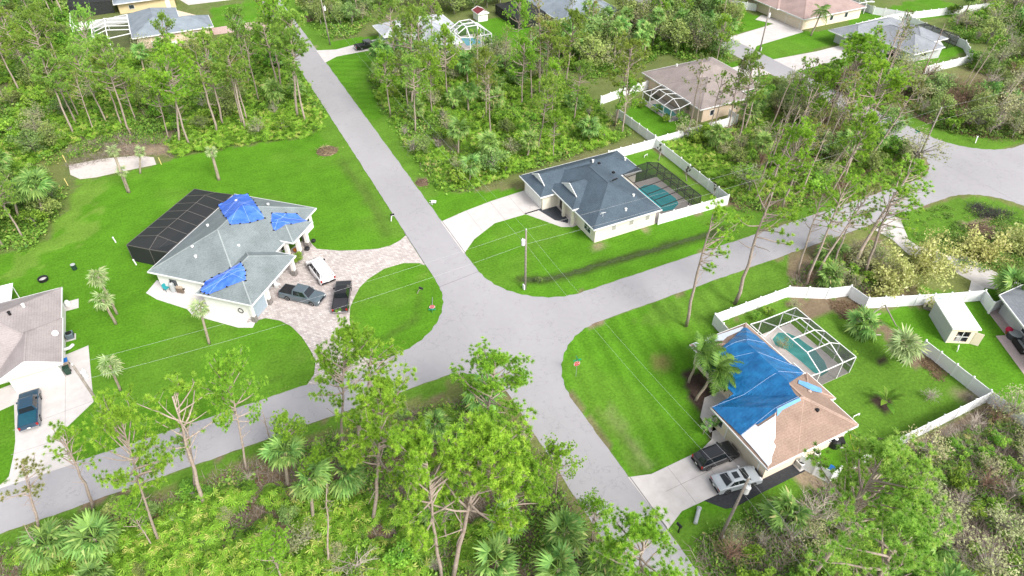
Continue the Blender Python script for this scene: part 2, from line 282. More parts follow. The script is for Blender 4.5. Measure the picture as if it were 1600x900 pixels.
# ---------------------------------------------------------------- streets, driveways, walks
def paving(name, rgb, rgb2, scale, joint=None, brick=None, cracks=False):
    if name in MATS: return MATS[name]
    m = mat(name, rgb, .9, scale=scale, col2=rgb2, bump=.15, spec=.2, detail=6); N = m.node_tree.nodes; L = m.node_tree.links; p = N['Principled BSDF']
    geo = N.new('ShaderNodeNewGeometry'); src = p.inputs['Base Color'].links[0].from_socket
    n = N.new('ShaderNodeTexNoise'); n.inputs['Scale'].default_value = .12; n.inputs['Detail'].default_value = 5; mp = N.new('ShaderNodeMapping'); mp.inputs['Scale'].default_value = (1, .5, 1); L.new(geo.outputs['Position'], mp.inputs[0]); L.new(mp.outputs[0], n.inputs['Vector'])
    r = N.new('ShaderNodeMapRange'); r.inputs[1].default_value = .3; r.inputs[2].default_value = .7; r.inputs[3].default_value = .92; r.inputs[4].default_value = 1.05; L.new(n.outputs['Fac'], r.inputs[0])
    s = N.new('ShaderNodeVectorMath'); s.operation = 'SCALE'; L.new(src, s.inputs[0]); L.new(r.outputs[0], s.inputs['Scale']); out = s.outputs[0]
    if brick:
        bt = N.new('ShaderNodeTexBrick'); bt.inputs['Scale'].default_value = 1; bt.inputs['Brick Width'].default_value = .5; bt.inputs['Row Height'].default_value = .25; bt.inputs['Mortar Size'].default_value = .02
        bt.inputs['Color1'].default_value = (*brick[0], 1); bt.inputs['Color2'].default_value = (*brick[1], 1); bt.inputs['Mortar'].default_value = (*brick[2], 1); bt.inputs['Bias'].default_value = 0
        mp2 = N.new('ShaderNodeMapping'); mp2.inputs['Rotation'].default_value = (0, 0, R(47.3)); L.new(geo.outputs['Position'], mp2.inputs[0]); L.new(mp2.outputs[0], bt.inputs['Vector'])
        mx = N.new('ShaderNodeMix'); mx.data_type = 'RGBA'; mx.blend_type = 'MULTIPLY'; mx.inputs[0].default_value = 1; L.new(out, mx.inputs[6]); L.new(bt.outputs[0], mx.inputs[7]); out = mx.outputs[2]
    if cracks:
        vo = N.new('ShaderNodeTexVoronoi'); vo.feature = 'DISTANCE_TO_EDGE'; vo.inputs['Scale'].default_value = .16; wn_ = N.new('ShaderNodeTexNoise'); wn_.inputs['Scale'].default_value = .5; wn_.inputs['Detail'].default_value = 6; L.new(geo.outputs['Position'], wn_.inputs['Vector'])
        ad = N.new('ShaderNodeMix'); ad.data_type = 'VECTOR'; ad.inputs[0].default_value = .35; L.new(geo.outputs['Position'], ad.inputs[4]); sc_ = N.new('ShaderNodeVectorMath'); sc_.operation = 'SCALE'; sc_.inputs['Scale'].default_value = 9; L.new(wn_.outputs['Color'], sc_.inputs[0]); av = N.new('ShaderNodeVectorMath'); L.new(geo.outputs['Position'], av.inputs[0]); L.new(sc_.outputs[0], av.inputs[1]); L.new(av.outputs[0], vo.inputs['Vector'])
        r3_ = N.new('ShaderNodeMapRange'); r3_.inputs[1].default_value = 0; r3_.inputs[2].default_value = .012; r3_.inputs[3].default_value = .80; r3_.inputs[4].default_value = 1; L.new(vo.outputs['Distance'], r3_.inputs[0])
        s3 = N.new('ShaderNodeVectorMath'); s3.operation = 'SCALE'; L.new(out, s3.inputs[0]); L.new(r3_.outputs[0], s3.inputs['Scale']); out = s3.outputs[0]
        n4 = N.new('ShaderNodeTexNoise'); n4.inputs['Scale'].default_value = .05; n4.inputs['Detail'].default_value = 3; L.new(geo.outputs['Position'], n4.inputs['Vector']); r4 = N.new('ShaderNodeMapRange'); r4.inputs[1].default_value = .35; r4.inputs[2].default_value = .65; r4.inputs[3].default_value = .965; r4.inputs[4].default_value = 1.03; L.new(n4.outputs['Fac'], r4.inputs[0]); s4 = N.new('ShaderNodeVectorMath'); s4.operation = 'SCALE'; L.new(out, s4.inputs[0]); L.new(r4.outputs[0], s4.inputs['Scale']); out = s4.outputs[0]
    L.new(out, p.inputs['Base Color']); return m
ASPH = paving('worn_asphalt', (.332, .322, .338), (.352, .342, .358), 1.2, cracks=True)
CONC = paving('driveway_concrete', (.50, .465, .45), (.60, .565, .55), .8)
PAVR = paving('paver_blocks', (.66, .62, .60), (.76, .725, .71), 2.2, brick=((.86, .82, .80), (.58, .53, .52), (.42, .40, .39)))
BLKT = mat('new_black_asphalt', (.035, .037, .042), .85, .25, 3)
STRIP = mat('seam_tar', (.20, .19, .20), .9)
def sheet(name, polys, z, m, label=None):
    b = MB()
    for q in polys: b.prism(q, -.12, z)
    return tag(b.build(name, m), label, kind='structure')
def fillet(cx, cy, sx, sy, r, n=24):
    """concave corner between two streets: corner point, direction of the lot, radius"""
    o = (cx + sx * r, cy + sy * r); pts = [(cx, cy)]
    for i in range(n + 1):
        t = math.pi / 2 * i / n; rr = r + .10 * math.sin(i * 2.3) * (0 < i < n); pts.append((o[0] - sx * rr * math.cos(t), o[1] - sy * rr * math.sin(t)))
    pts[0] = (cx - sx * .5, cy - sy * .5); return pts[:1] + [(cx - sx * .5, o[1])] + pts[1:] + [(o[0], cy - sy * .5)]
def strip_x(y0, y1, a, b_, seed):
    r = random.Random(seed); n = 520; xs_ = [a + (b_ - a) * i / n for i in range(n + 1)]; return [(x, y0 + r.gauss(0, .03) + .03 * math.sin(x * .9)) for x in xs_] + [(x, y1 + r.gauss(0, .03) + .03 * math.sin(x * 1.1 + 1)) for x in xs_[::-1]]
flip = lambda q: [(y, x) for x, y in q]
sheet('road', [strip_x(RBY0, RBY1, -150, 250, 1)], .020, ASPH, 'pale grey asphalt cross street running through both junctions')
sheet('road', [flip(strip_x(RAX0, RAX1, -60, 340, 2))], .026, ASPH, 'long straight pale asphalt street past the tarped houses')
sheet('road', [flip(strip_x(RDX0, RDX1, -60, 340, 3))], .026, ASPH, 'pale asphalt side street at the far junction')
sheet('road', [fillet(RAX1, RBY1, 1, 1, 11), fillet(RAX0, RBY1, -1, 1, 10.5), fillet(RAX1, RBY0, 1, -1, 10), fillet(RAX0, RBY0, -1, -1, 6),
               fillet(RDX0, RBY1, -1, 1, 9), fillet(RDX1, RBY1, 1, 1, 11), fillet(RDX0, RBY0, -1, -1, 9), fillet(RDX1, RBY0, 1, -1, 9)], .014, ASPH, 'rounded asphalt corners of the street junctions')
sheet('driveway', [[(22.66,81.59),(21.46,80.75),(19.78,80.16),(17.85,80.25),(15.25,81.19),(12.70,82.28),(9.89,84.19),(9.11,87.58),(4.93,84.76),(-0.21,76.39),(-2.13,72.48),(0.27,72.37),(1.80,71.07),(9.89,67.20),(10.66,69.58),(11.93,71.54),(12.97,72.96),(14.52,74.18),(17.22,75.38),(20.08,75.42),(22.12,74.41),(22.65,73.50)],
                   [(1.80,71.07),(2.89,69.33),(3.67,66.73),(4.06,64.03),(4.15,61.82),(3.50,59.81),(2.37,58.58),(3.73,58.01),(8.27,57.79),(11.11,58.25),(9.78,59.62),(9.26,61.09),(9.19,63.36),(9.89,67.20)]], .040, PAVR, 'pinkish paver driveway curving round the oval lawn')
sheet('path', [[(1.58,76.96),(-1.55,71.26),(-3.23,72.09),(-8.19,77.24),(-8.65,78.72),(-12.02,82.53),(-13.22,84.59),(-11.67,86.84),(-7.55,82.67)]], .034, mat('path_concrete', (.60, .57, .56), .9, .1, 2), 'pale concrete apron along the garage side')
sheet('driveway', [[(28.7, 73.6), (31.5, 76.2), (36, 78.6), (44.5, 78.7), (44.5, 84.9), (38, 84.4), (33, 83.6), (30.5, 83), (28.7, 82.6)], [(41.2, 78.9), (44.6, 73.2), (46.2, 72.4), (47.2, 72.6), (47.2, 79), (44, 79)]], .040, CONC, 'pale concrete driveway of the dark roofed house')
sheet('mulch_bed', [[(43.6, 79), (44.6, 75.2), (46.0, 73.6), (46.6, 74.5), (46.7, 78.6)]], .055, mat('dark_mulch', (.045, .05, .06), .95, .3, 6), 'dark mulch bed beside the entrance walk')
sheet('driveway', [[(28.8, 31.4), (31.2, 30.65), (37.6, 30.75), (39.6, 31.4), (41.2, 33.2), (41.5, 25.6), (31.4, 25.8), (29.0, 24.8)], [(40.0, 32.2), (44.9, 32.2), (44.9, 36.4), (42.6, 36.4), (40.4, 34.4)]], .040, CONC, 'pale concrete driveway below the blue tarped roof')
sheet('driveway', [[(33.9, 26.0), (41.2, 26.1), (47.5, 26.1), (47.5, 23.9), (39.5, 23.9), (36.3, 23.8), (35.4, 24.1)]], .034, BLKT, 'fresh black asphalt strip beside the tan roofed house')
sheet('driveway', [[(-31.29,69.57),(-28.10,70.34),(-27.69,64.40),(-27.77,62.41),(-28.04,59.64),(-29.21,58.46),(-21.91,58.43),(-22.75,60.84),(-22.89,63.93),(-20.03,66.76),(-20.38,77.00),(-23.76,76.24),(-28.40,73.93),(-31.57,73.33)]], .040, CONC, 'wide pale concrete driveway under the blue pickup')
sheet('driveway', [[(28.7, 152), (32, 154.4), (44.5, 154.8), (46.5, 152.6), (52, 146), (52, 150), (46, 157.5), (44.5, 161), (33, 158.5), (28.7, 160)]], .040, CONC, 'pale driveway of the white roofed house')
sheet('driveway', [[(119.6, 115), (122, 117), (138.5, 119), (140.5, 122.5), (139.5, 127), (138, 133), (134, 131), (136, 126.5), (122, 124.5), (119.6, 125.5)]], .040, CONC, 'far concrete driveway of the pink roofed house')
sheet('driveway', [[(102, 103.5), (113.7, 103.2), (113.7, 109.8), (102, 109)]], .040, CONC, 'short concrete driveway of the brown roofed house')
sheet('driveway', [[(119.6, 101.5), (136, 102.5), (143.2, 97.5), (144.5, 101), (140, 104), (140, 108.5), (132, 108.2), (119.6, 109)]], .040, CONC, 'broad concrete driveway of the grey roofed house at the top right')
sheet('driveway', [[(91.01,52.63),(93.11,52.38),(89.21,47.37),(89.14,45.63),(90.73,43.12),(93.37,40.96),(93.68,36.23),(94.49,33.04),(92.44,31.66),(91.39,33.22),(89.28,35.01),(88.63,38.42),(88.93,40.67),(86.18,44.86),(87.08,48.42),(86.76,51.32)], ], .040, CONC, 'pale driveway curving under the fallen bamboo')
sheet('path', [[(89.05,36.96),(89.53,35.19),(87.20,34.26),(85.66,35.02)]], .034, MATS['path_concrete'], 'short walk from the driveway to the white gate')
sheet('driveway', [[(6, 207), (23, 206), (23, 214), (4, 214)]], .040, CONC, 'far driveway beside the top left house')
sheet('driveway', [[(9, 181), (23, 180), (23, 186), (9, 186)]], .040, mat('brick_drive', (.42, .25, .21), .9, .2, 3, col2=(.6, .5, .46)), 'reddish brick driveway among the trees at the top left')
sheet('sand_court', [[(-22.61,127.18),(-22.32,123.46),(-20.88,121.13),(-18.45,120.62),(-14.49,120.76),(-9.00,120.68),(-9.19,123.50),(-11.67,125.48),(-17.28,127.00)]], .030, paving('court_sand', (.50, .45, .42), (.62, .57, .54), 2), 'pale sand court at the edge of the wood')
# tar joints where driveways meet the streets
for nm, (a_, b_) in {'k1': ((28.93, 73.6), (28.93, 82.6)), 'k2': ((29.0, 25), (29.0, 31.3)), 'k3': ((22.75, 73.8), (22.75, 82.6))}.items():
    q = MB(); q.box(a_[0] - .05, a_[0] + .05, a_[1], b_[1], .03, .046); tag(q.build('road_joint', STRIP), 'dark joint line between street and driveway', kind='structure')
q = MB(); q.beam((22.8, 68.2, .024), (28.9, 68.9, .024), .07, .02); tag(q.build('road_joint', STRIP), 'thin dark joint across the long street', kind='structure')

# ditch ribbon with ragged wet edges, slab joints, tyre marks
r_ = random.Random(5); up_, lo_ = [], []
for (x0, y0), (x1, y1) in zip(SWALE[:-1], SWALE[1:]):
    L0 = math.hypot(x1 - x0, y1 - y0); nx_, ny_ = -(y1 - y0) / L0, (x1 - x0) / L0
    for i in range(int(L0 / .5)):
        t = i * .5 / L0; w = r_.uniform(.12, .62); w2 = r_.uniform(.12, .62); X, Y = x0 + (x1 - x0) * t, y0 + (y1 - y0) * t; up_.append((X + nx_ * w, Y + ny_ * w)); lo_.append((X - nx_ * w2, Y - ny_ * w2))
sheet('ditch', [up_ + lo_[::-1]], .012, mat('ditch_mud', (.026, .036, .012), .7, scale=3, col2=(.07, .115, .025)), 'narrow dark wet ditch across the lawn of the slate blue house')
JO = mat('slab_joint', (.34, .31, .30), .95, .2, 2)
def joints(lines, label):
    b = MB()
    for x0, y0, x1, y1 in lines: b.beam((x0, y0, .036), (x1, y1, .036), .05, .018)
    tag(b.build('slab_joint', JO), label, kind='structure')
joints([(33.2, 25.85, 33.2, 30.6), (37, 25.9, 37, 30.7), (31.3, 28.3, 41, 28.3)], 'slab joints in the driveway below the tarped roof'); joints([(33.4, 77.6, 33.4, 83.6), (37.8, 78.7, 37.8, 84.2), (41.2, 78.8, 41.2, 84.6)], 'slab joints in the driveway of the slate blue house'); joints([(-28, 66.2, -20.2, 66.9), (-28, 62.6, -23, 62.6), (-22.9, 64, -22.9, 76)], 'slab joints in the left driveway')

# ---------------------------------------------------------------- house kit
FASC = mat('white_trim', (.80, .80, .80), .5, .03, 2)
GLASS = mat('window_glass', (.035, .045, .055), .08, .2, .5, spec=.6)
def shingle(name, c, c2=None):
    if name in MATS: return MATS[name]
    m = mat(name, c, .92, scale=5, col2=c2 or tuple(min(1, k * 1.35) for k in c), bump=.35, spec=.15, detail=7); N = m.node_tree.nodes; L = m.node_tree.links; p = N['Principled BSDF']
    src = p.inputs['Base Color'].links[0].from_socket; geo = N.new('ShaderNodeNewGeometry'); sp = N.new('ShaderNodeSeparateXYZ'); L.new(geo.outputs['Position'], sp.inputs[0])
    # shingle courses: thin darker lines at equal height steps, broken up by noise
    ml = N.new('ShaderNodeMath'); ml.operation = 'MULTIPLY'; ml.inputs[1].default_value = 1 / .11; L.new(sp.outputs[2], ml.inputs[0]); fr = N.new('ShaderNodeMath'); fr.operation = 'FRACT'; L.new(ml.outputs[0], fr.inputs[0])
    r = N.new('ShaderNodeMapRange'); r.inputs[1].default_value = 0; r.inputs[2].default_value = .3; r.inputs[3].default_value = .84; r.inputs[4].default_value = 1.02; L.new(fr.outputs[0], r.inputs[0])
    vo = N.new('ShaderNodeTexNoise'); vo.inputs['Scale'].default_value = .45; vo.inputs['Detail'].default_value = 4; L.new(geo.outputs['Position'], vo.inputs['Vector'])
    r2 = N.new('ShaderNodeMapRange'); r2.inputs[1].default_value = .3; r2.inputs[2].default_value = .7; r2.inputs[3].default_value = .86; r2.inputs[4].default_value = 1.12; L.new(vo.outputs['Fac'], r2.inputs[0])
    a = N.new('ShaderNodeMath'); a.operation = 'MULTIPLY'; L.new(r.outputs[0], a.inputs[0]); L.new(r2.outputs[0], a.inputs[1])
    s = N.new('ShaderNodeVectorMath'); s.operation = 'SCALE'; L.new(src, s.inputs[0]); L.new(a.outputs[0], s.inputs['Scale']); L.new(s.outputs[0], p.inputs['Base Color']); return m
def hip(root, x0, x1, y0, y1, z, pitch, axis, m, cap=None, ends=('hip', 'hip'), th=.2, fasc=None, gab=None):
    """one hip, gable or dutch-gable roof over a rectangle; ridge along axis"""
    if axis == 'y': T_ = lambda a, b, c: (b, a, c); u0, u1, v0, v1 = y0, y1, x0, x1
    else: T_ = lambda a, b, c: (a, b, c); u0, u1, v0, v1 = x0, x1, y0, y1
    half = (v1 - v0) / 2; vc = (v0 + v1) / 2; rise = half * pitch; b = MB(); cp = MB(); gb = MB()
    def end(u, sgn, kind):
        if kind == 'hip': return dict(r=u + sgn * min(half, (u1 - u0) / 2), g=None)
        if kind == 'gable': return dict(r=u, g=0)
        d = half * .42; return dict(r=u + sgn * d, g=d)
    e0, e1 = end(u0, 1, ends[0]), end(u1, -1, ends[1])
    A, B, D, E = (u0, v0, z), (u1, v0, z), (u1, v1, z), (u0, v1, z)
    r0, r1 = (e0['r'], vc, z + rise), (e1['r'], vc, z + rise)
    def gl(e, u, sgn, v):    # corner of a dutch gablet
        s = 1 if v == v0 else -1; return (u + sgn * e['g'], v + s * e['g'], z + e['g'] * pitch)
    for v, (p, q) in ((v0, (A, B)), (v1, (E, D))):
        pts = [p, q]
        if e1['g']: pts.append(gl(e1, u1, -1, v))
        pts.append(r1)
        if (r1[0] - r0[0]) > .02: pts.append(r0)
        if e0['g']: pts.append(gl(e0, u0, 1, v))
        b.poly([T_(*t) for t in pts]); cp.beam(T_(*p), T_(*(gl(e0, u0, 1, v) if e0['g'] else r0)), .16, .05); cp.beam(T_(*q), T_(*(gl(e1, u1, -1, v) if e1['g'] else r1)), .16, .05)
    cp.beam(T_(*r0), T_(*r1), .2, .06)
    for e, u, sgn, (p, q), r in ((e0, u0, 1, (A, E), r0), (e1, u1, -1, (B, D), r1)):
        if e['g'] is None: b.poly([T_(*p), T_(*q), T_(*r)])
        elif e['g'] == 0: gb.poly([T_(*p), T_(*q), T_(*r)])
        else:
            g0, g1 = gl(e, u, sgn, v0), gl(e, u, sgn, v1); b.poly([T_(*p), T_(*q), T_(*g1), T_(*g0)])
            gb.poly([T_(*g0), T_(*g1), T_(*r)])
    o = b.build('roof', m, root)
    f = MB(); t = .06
    f.box(x0 - t, x1 + t, y0 - t, y0 + .02, z - th, z + .01); f.box(x0 - t, x1 + t, y1 - .02, y1 + t, z - th, z + .01)
    f.box(x0 - t, x0 + .02, y0 + .02, y1 - .02, z - th, z + .008); f.box(x1 - .02, x1 + t, y0 + .02, y1 - .02, z - th, z + .008)
    f.poly([(x0, y0, z - th + .03), (x0, y1, z - th + .03), (x1, y1, z - th + .03), (x1, y0, z - th + .03)])
    for e, u, sgn, (p, q), r in ((e0, u0, 1, (A, E), r0), (e1, u1, -1, (B, D), r1)):
        if e['g'] is not None:     # rake boards of a gable
            k0, k1 = (p, q) if e['g'] == 0 else (gl(e, u, sgn, v0), gl(e, u, sgn, v1)); off = -sgn * .05
            for k in (k0, k1): f.beam(T_(k[0] + off, k[1], k[2]), T_(r[0] + off, r[1], r[2] + .02), .1 if e['g'] else .14, .22)
    f.build('fascia', fasc or FASC, o)
    if gb.f: gb.build('gable', gab or FASC, o)
    cp.build('ridge_cap', cap or m, o)
    return o
def walls(root, poly, h, m, z0=-.1):
    b = MB(); b.prism(poly, z0, h); return b.build('wall', m, root)
def opening(root, kind, x, y, z, ang, w, h, m=None, fm=None, bars=(1, 1)):
    """window or door set on a wall: (x, y, z) centre of the sill line, ang = outward direction in degrees"""
    o = bpy.data.objects.new(kind, None)
    b = MB(); f = .07
    b.box(-w / 2 - f, w / 2 + f, -.05, .05, -f, 0); b.box(-w / 2 - f, w / 2 + f, -.05, .05, h, h + f)
    b.box(-w / 2 - f, -w / 2, -.05, .05, 0, h); b.box(w / 2, w / 2 + f, -.05, .05, 0, h)
    for i in range(1, bars[0]): xx = -w / 2 + w * i / bars[0]; b.box(xx - .025, xx + .025, -.045, .045, 0, h)
    for i in range(1, bars[1]): zz = h * i / bars[1]; b.box(-w / 2, w / 2, -.04, .04, zz - .025, zz + .025)
    o = b.build(kind, fm or FASC, root, (x, y, z), (0, 0, R(ang + 90)))
    g = MB(); g.box(-w / 2, w / 2, -.03, .03, 0, h); g.build('pane' if kind == 'window' else 'panel', m or GLASS, o); return o
PANEL = {}
def garage(root, x, y, ang, w, h, m):
    b = MB(); b.box(-w / 2 - .12, -w / 2, -.08, .06, 0, h + .12); b.box(w / 2, w / 2 + .12, -.08, .06, 0, h + .12); b.box(-w / 2, w / 2, -.08, .06, h, h + .12)
    o = b.build('garage_door', FASC, root, (x, y, .03), (0, 0, R(ang + 90)))
    for i in range(4):
        q = MB(); q.box(-w / 2, w / 2, -.06, .0, i * h / 4 + .012, (i + 1) * h / 4 - .012); q.build('door_panel', m, o)
    return o
def column(root, x, y, h, w, m, base=None, bh=.9):
    b = MB(); b.box(-w / 2, w / 2, -w / 2, w / 2, 0, h); b.box(-w / 2 - .06, w / 2 + .06, -w / 2 - .06, w / 2 + .06, h - .15, h - .02); o = b.build('column', m, root, (x, y, 0))
    if base:
        q = MB(); q.box(-w / 2 - .1, w / 2 + .1, -w / 2 - .1, w / 2 + .1, 0, bh); q.build('stone_base', base, o)
VENT = mat('vent_white', (.8, .8, .78), .5, .03)
def vents(root, spots, m=None):
    for x, y, z in spots:
        b = MB(); b.lathe([(.16, -.3), (.16, .12), (.2, .14), (.2, .2), (.05, .24)], 10); b.build('roof_vent', m or VENT, root, (x, y, z))
FVIN = mat('vinyl_fence', (.78, .785, .80), .45, scale=.7, col2=(.85, .855, .87), objvar=.03); FPOST = FVIN
_fp = MB(); _fp.box(0, 1, -.022, .022, .06, 1.74); _fp.box(0, 1, -.04, .04, 0.02, .16); _fp.box(0, 1, -.04, .04, 1.70, 1.82)
for _i in range(1, 12): _fp.box(_i / 12 - .003, _i / 12 + .003, -.027, .027, .16, 1.70)
FPANEL = _fp.mesh('fence_panel', FVIN)
_fq = MB(); _fq.box(-.08, .08, -.08, .08, 0, 1.93); _fq.lathe([(.14, 1.93), (.14, 1.97), (.01, 2.06)], 4); FPOSTM = _fq.mesh('fence_post', mat('vinyl_post', (.88, .88, .89), .45, .02, 1))
def fence(label, pts, h=1.85, span=2.44, posts=True, group=None):
    root = thing('vinyl_fence', label, 'fence', (pts[0][0], pts[0][1], 0), 0, group); ox, oy = pts[0]
    for (xa, ya), (xb, yb) in zip(pts[:-1], pts[1:]):
        L_ = math.hypot(xb - xa, yb - ya); n = max(1, round(L_ / span)); an = math.atan2(yb - ya, xb - xa)
        for i in range(n):
            t = i / n; x, y = xa + (xb - xa) * t - ox, ya + (yb - ya) * t - oy
            o = link('fence_panel', FPANEL, root, (x, y, 0), (0, 0, an), (L_ / n, 1, h / 1.85)); link('fence_post', FPOSTM, root, (x, y, 0), (0, 0, an), (1, 1, h / 1.85))
    link('fence_post', FPOSTM, root, (pts[-1][0] - ox, pts[-1][1] - oy, 0), (0, 0, 0), (1, 1, h / 1.85)); return root
def tarp(name, label, polys_px, hf, root_tf, m, lift=.06, step=.35, cat='tarp', wr=.03, seed=1, weights=None, rects=None, straps=()):
    """sheet draped on a roof: plan outline cut by a fine grid, every vertex raised to the roof surface"""
    bm = bmesh.new(); vs = [bm.verts.new((x, y, 0)) for x, y in polys_px]; bm.faces.new(vs)
    xs_ = [p[0] for p in polys_px]; ys_ = [p[1] for p in polys_px]
    for ax, lo, hi in ((0, min(xs_), max(xs_)), (1, min(ys_), max(ys_))):
        t = lo + step * .5
        while t < hi:
            no = Vector((1, 0, 0)) if ax == 0 else Vector((0, 1, 0)); bmesh.ops.bisect_plane(bm, geom=bm.verts[:] + bm.edges[:] + bm.faces[:], plane_co=no * t, plane_no=no); t += step
    for x0, x1, y0, y1 in rects or ():        # crease the sheet exactly along hips and ridges
        for co, no in (((x0, y0, 0), (1, -1, 0)), ((x1, y0, 0), (1, 1, 0)), ((x0, y1, 0), (1, 1, 0)), ((x1, y1, 0), (1, -1, 0)), (((x0 + x1) / 2, 0, 0), (1, 0, 0)), ((0, (y0 + y1) / 2, 0), (0, 1, 0))):
            bmesh.ops.bisect_plane(bm, geom=bm.verts[:] + bm.edges[:] + bm.faces[:], plane_co=co, plane_no=no)
    bmesh.ops.triangulate(bm, faces=bm.faces[:])
    r = random.Random(seed)
    for v in bm.verts: v.co.z = hf(v.co.x, v.co.y) + lift + wr * (math.sin(v.co.x * 2.1 + v.co.y * 3.7) * math.sin(v.co.y * 1.3) + r.uniform(-.3, .3))
    ex = bmesh.ops.extrude_face_region(bm, geom=bm.faces[:])
    for g in ex['geom']:
        if isinstance(g, bmesh.types.BMVert): g.co.z += .02
    bmesh.ops.recalc_face_normals(bm, faces=bm.faces[:])
    me = bpy.data.meshes.new(name); bm.to_mesh(me); bm.free(); me.materials.append(m); o = link(name, me)
    o.matrix_world = root_tf; tag(o, label, cat)
    if weights:
        k = len(polys_px)
        for i, (x, y) in enumerate(polys_px):
            for t in ((0, .5) if weights > 1 else (0,)):
                x2, y2 = polys_px[(i + 1) % k]; X, Y = x + (x2 - x) * t, y + (y2 - y) * t
                b = MB(); b.lathe([(.05, -.06), (.2, -.02), (.22, .08), (.1, .16)], 7); w = b.build('sandbag', DARK, o, (X, Y, hf(X, Y) + lift + .03), (0, 0, i), smooth=True); w.scale = (.85, .5, .6)
    for i, j in straps:                      # pale ropes and folds across the sheet
        (x, y), (x2, y2) = polys_px[i], polys_px[j]; b = MB(); b.tube([(x + (x2 - x) * t / 12, y + (y2 - y) * t / 12, hf(x + (x2 - x) * t / 12, y + (y2 - y) * t / 12) + lift + wr + .03) for t in range(13)], .014, 4); b.build('rope', mat('tarp_rope', (.45, .58, .85), .7, .1), o)
    return o
DARK = mat('black_rubber', (.015, .015, .017), .7, .2)
def hfun(rects):
    def f(x, y):
        h = 0
        for x0, x1, y0, y1, z, p, ax in rects:
            if x0 - .3 <= x <= x1 + .3 and y0 - .3 <= y <= y1 + .3: h = max(h, z + p * min(x - x0, x1 - x, y - y0, y1 - y))
        return h or rects[0][4]
    return f
def cage(label, nodes, beams, panels, fm, sm, w=.09, loc=(0, 0, 0), rz=0):
    root = thing('pool_cage', label, 'pool enclosure', loc, rz)
    for a, b_ in beams:
        q = MB(); q.beam(nodes[a], nodes[b_], w); q.build('beam', fm, root)
    for p_ in panels:
        q = MB(); q.poly([nodes[k] for k in p_]); q.build('screen', sm, root)
    return root
def cage_nodes(x0, x1, y0, y1, n, prof, along='y', hipped=(0, 0)):
    """frames along an axis; prof = cross profile [(t, z)] over the other axis, walls at both ends of the profile"""
    nodes = {}; beams = []; panels = []; k = len(prof)
    for i in range(n + 1):
        s = i / n
        for j, (t, z) in enumerate(prof):
            ss = s
            zz = z
            if hipped[0] and i == 0 and 0 < j < k - 1: zz = prof[0][1] if prof[0][1] > prof[-1][1] else min(z, prof[0][1])
            if hipped[1] and i == n and 0 < j < k - 1: zz = min(z, prof[0][1])
            p_ = (x0 + (x1 - x0) * t, y0 + (y1 - y0) * ss, zz) if along == 'y' else (x0 + (x1 - x0) * ss, y0 + (y1 - y0) * t, zz); nodes[(i, j)] = p_
        for e in (0, k - 1): nodes[(i, 'g', e)] = (*nodes[(i, e)][:2], .05)
        for j in range(k - 1): beams.append(((i, j), (i, j + 1)))
        beams.append(((i, 'g', 0), (i, 0)))
        for j in range(k):
            if i < n: beams.append(((i, j), (i + 1, j)))
            if i in (0, n) and 0 < j < k - 1: nodes[(i, 'g', j)] = (*nodes[(i, j)][:2], .05); beams.append(((i, 'g', j), (i, j)))
        if i < n:
            for j in range(k - 1): panels.append(((i, j), (i, j + 1), (i + 1, j + 1), (i + 1, j)))
            panels.append(((i, 'g', 0), (i, 0), (i + 1, 0), (i + 1, 'g', 0)))
            m_ = ('m', i); nodes[(i, 'w')] = (*nodes[(i, 0)][:2], 1.0)
            beams.append(((i, 'w'), (i + 1, 'w')))
    nodes[(n, 'w')] = (*nodes[(n, 0)][:2], 1.0)
    for i in (0, n):
        for j in range(k - 1): panels.append(((i, 'g', j), (i, j), (i, j + 1), (i, 'g', j + 1)))
    return nodes, beams, panels
WATER = mat('pool_water', (.02, .33, .34), .06, scale=.6, col2=(.05, .45, .44), spec=.5)
def pool(label, pts, m, deck, dm, z=.05):
    r = thing('swimming_pool', label, 'pool', (0, 0, 0)); b = MB(); b.prism(deck, -.1, z); b.build('deck', dm, r)
    cx = sum(p_[0] for p_ in pts) / len(pts); cy = sum(p_[1] for p_ in pts) / len(pts)
    b = MB(); b.prism([(cx + (x - cx) * 1.07, cy + (y - cy) * 1.07) for x, y in pts], 0, z + .05); b.build('coping', mat('pool_coping', (.6, .56, .52), .8, .1), r)
    b = MB(); b.prism(pts, 0, z + .06); b.build('water', m, r); return r
def blob(cx, cy, pts): return [(cx + x, cy + y) for x, y in pts]

# ---------------------------------------------------------------- houses
CREAM = mat('cream_stucco', (.74, .68, .58), .9, .05, 2); WHITEW = mat('white_stucco', (.80, .78, .75), .9, .04, 2); GREYW = mat('grey_stucco', (.52, .53, .54), .9, .05, 2)
TANW = mat('tan_stucco', (.62, .50, .38), .9, .06, 2); PEACH = mat('peach_stucco', (.80, .68, .54), .9, .05, 2); BRICK = mat('red_brick', (.36, .17, .11), .9, .2, 4, col2=(.45, .27, .2))
BLUEG = mat('blue_grey_door', (.33, .40, .46), .5, .05); DKDOOR = mat('dark_door', (.07, .06, .055), .5, .2); STONE = mat('stone_plinth', (.22, .20, .19), .9, .35, 5)
SH_BLUE = shingle('shingle_slate_blue', (.060, .085, .110), (.095, .125, .155)); SH_GREY = shingle('shingle_grey_green', (.155, .185, .195), (.24, .275, .28)); SH_TAN = shingle('shingle_tan', (.25, .170, .132), (.345, .25, .20))
SH_BRN = shingle('shingle_brown_grey', (.24, .20, .19), (.33, .285, .27)); SH_TAUPE = shingle('shingle_taupe', (.29, .255, .25), (.375, .335, .33)); SH_WHITE = shingle('shingle_pale', (.38, .40, .43), (.48, .50, .54))
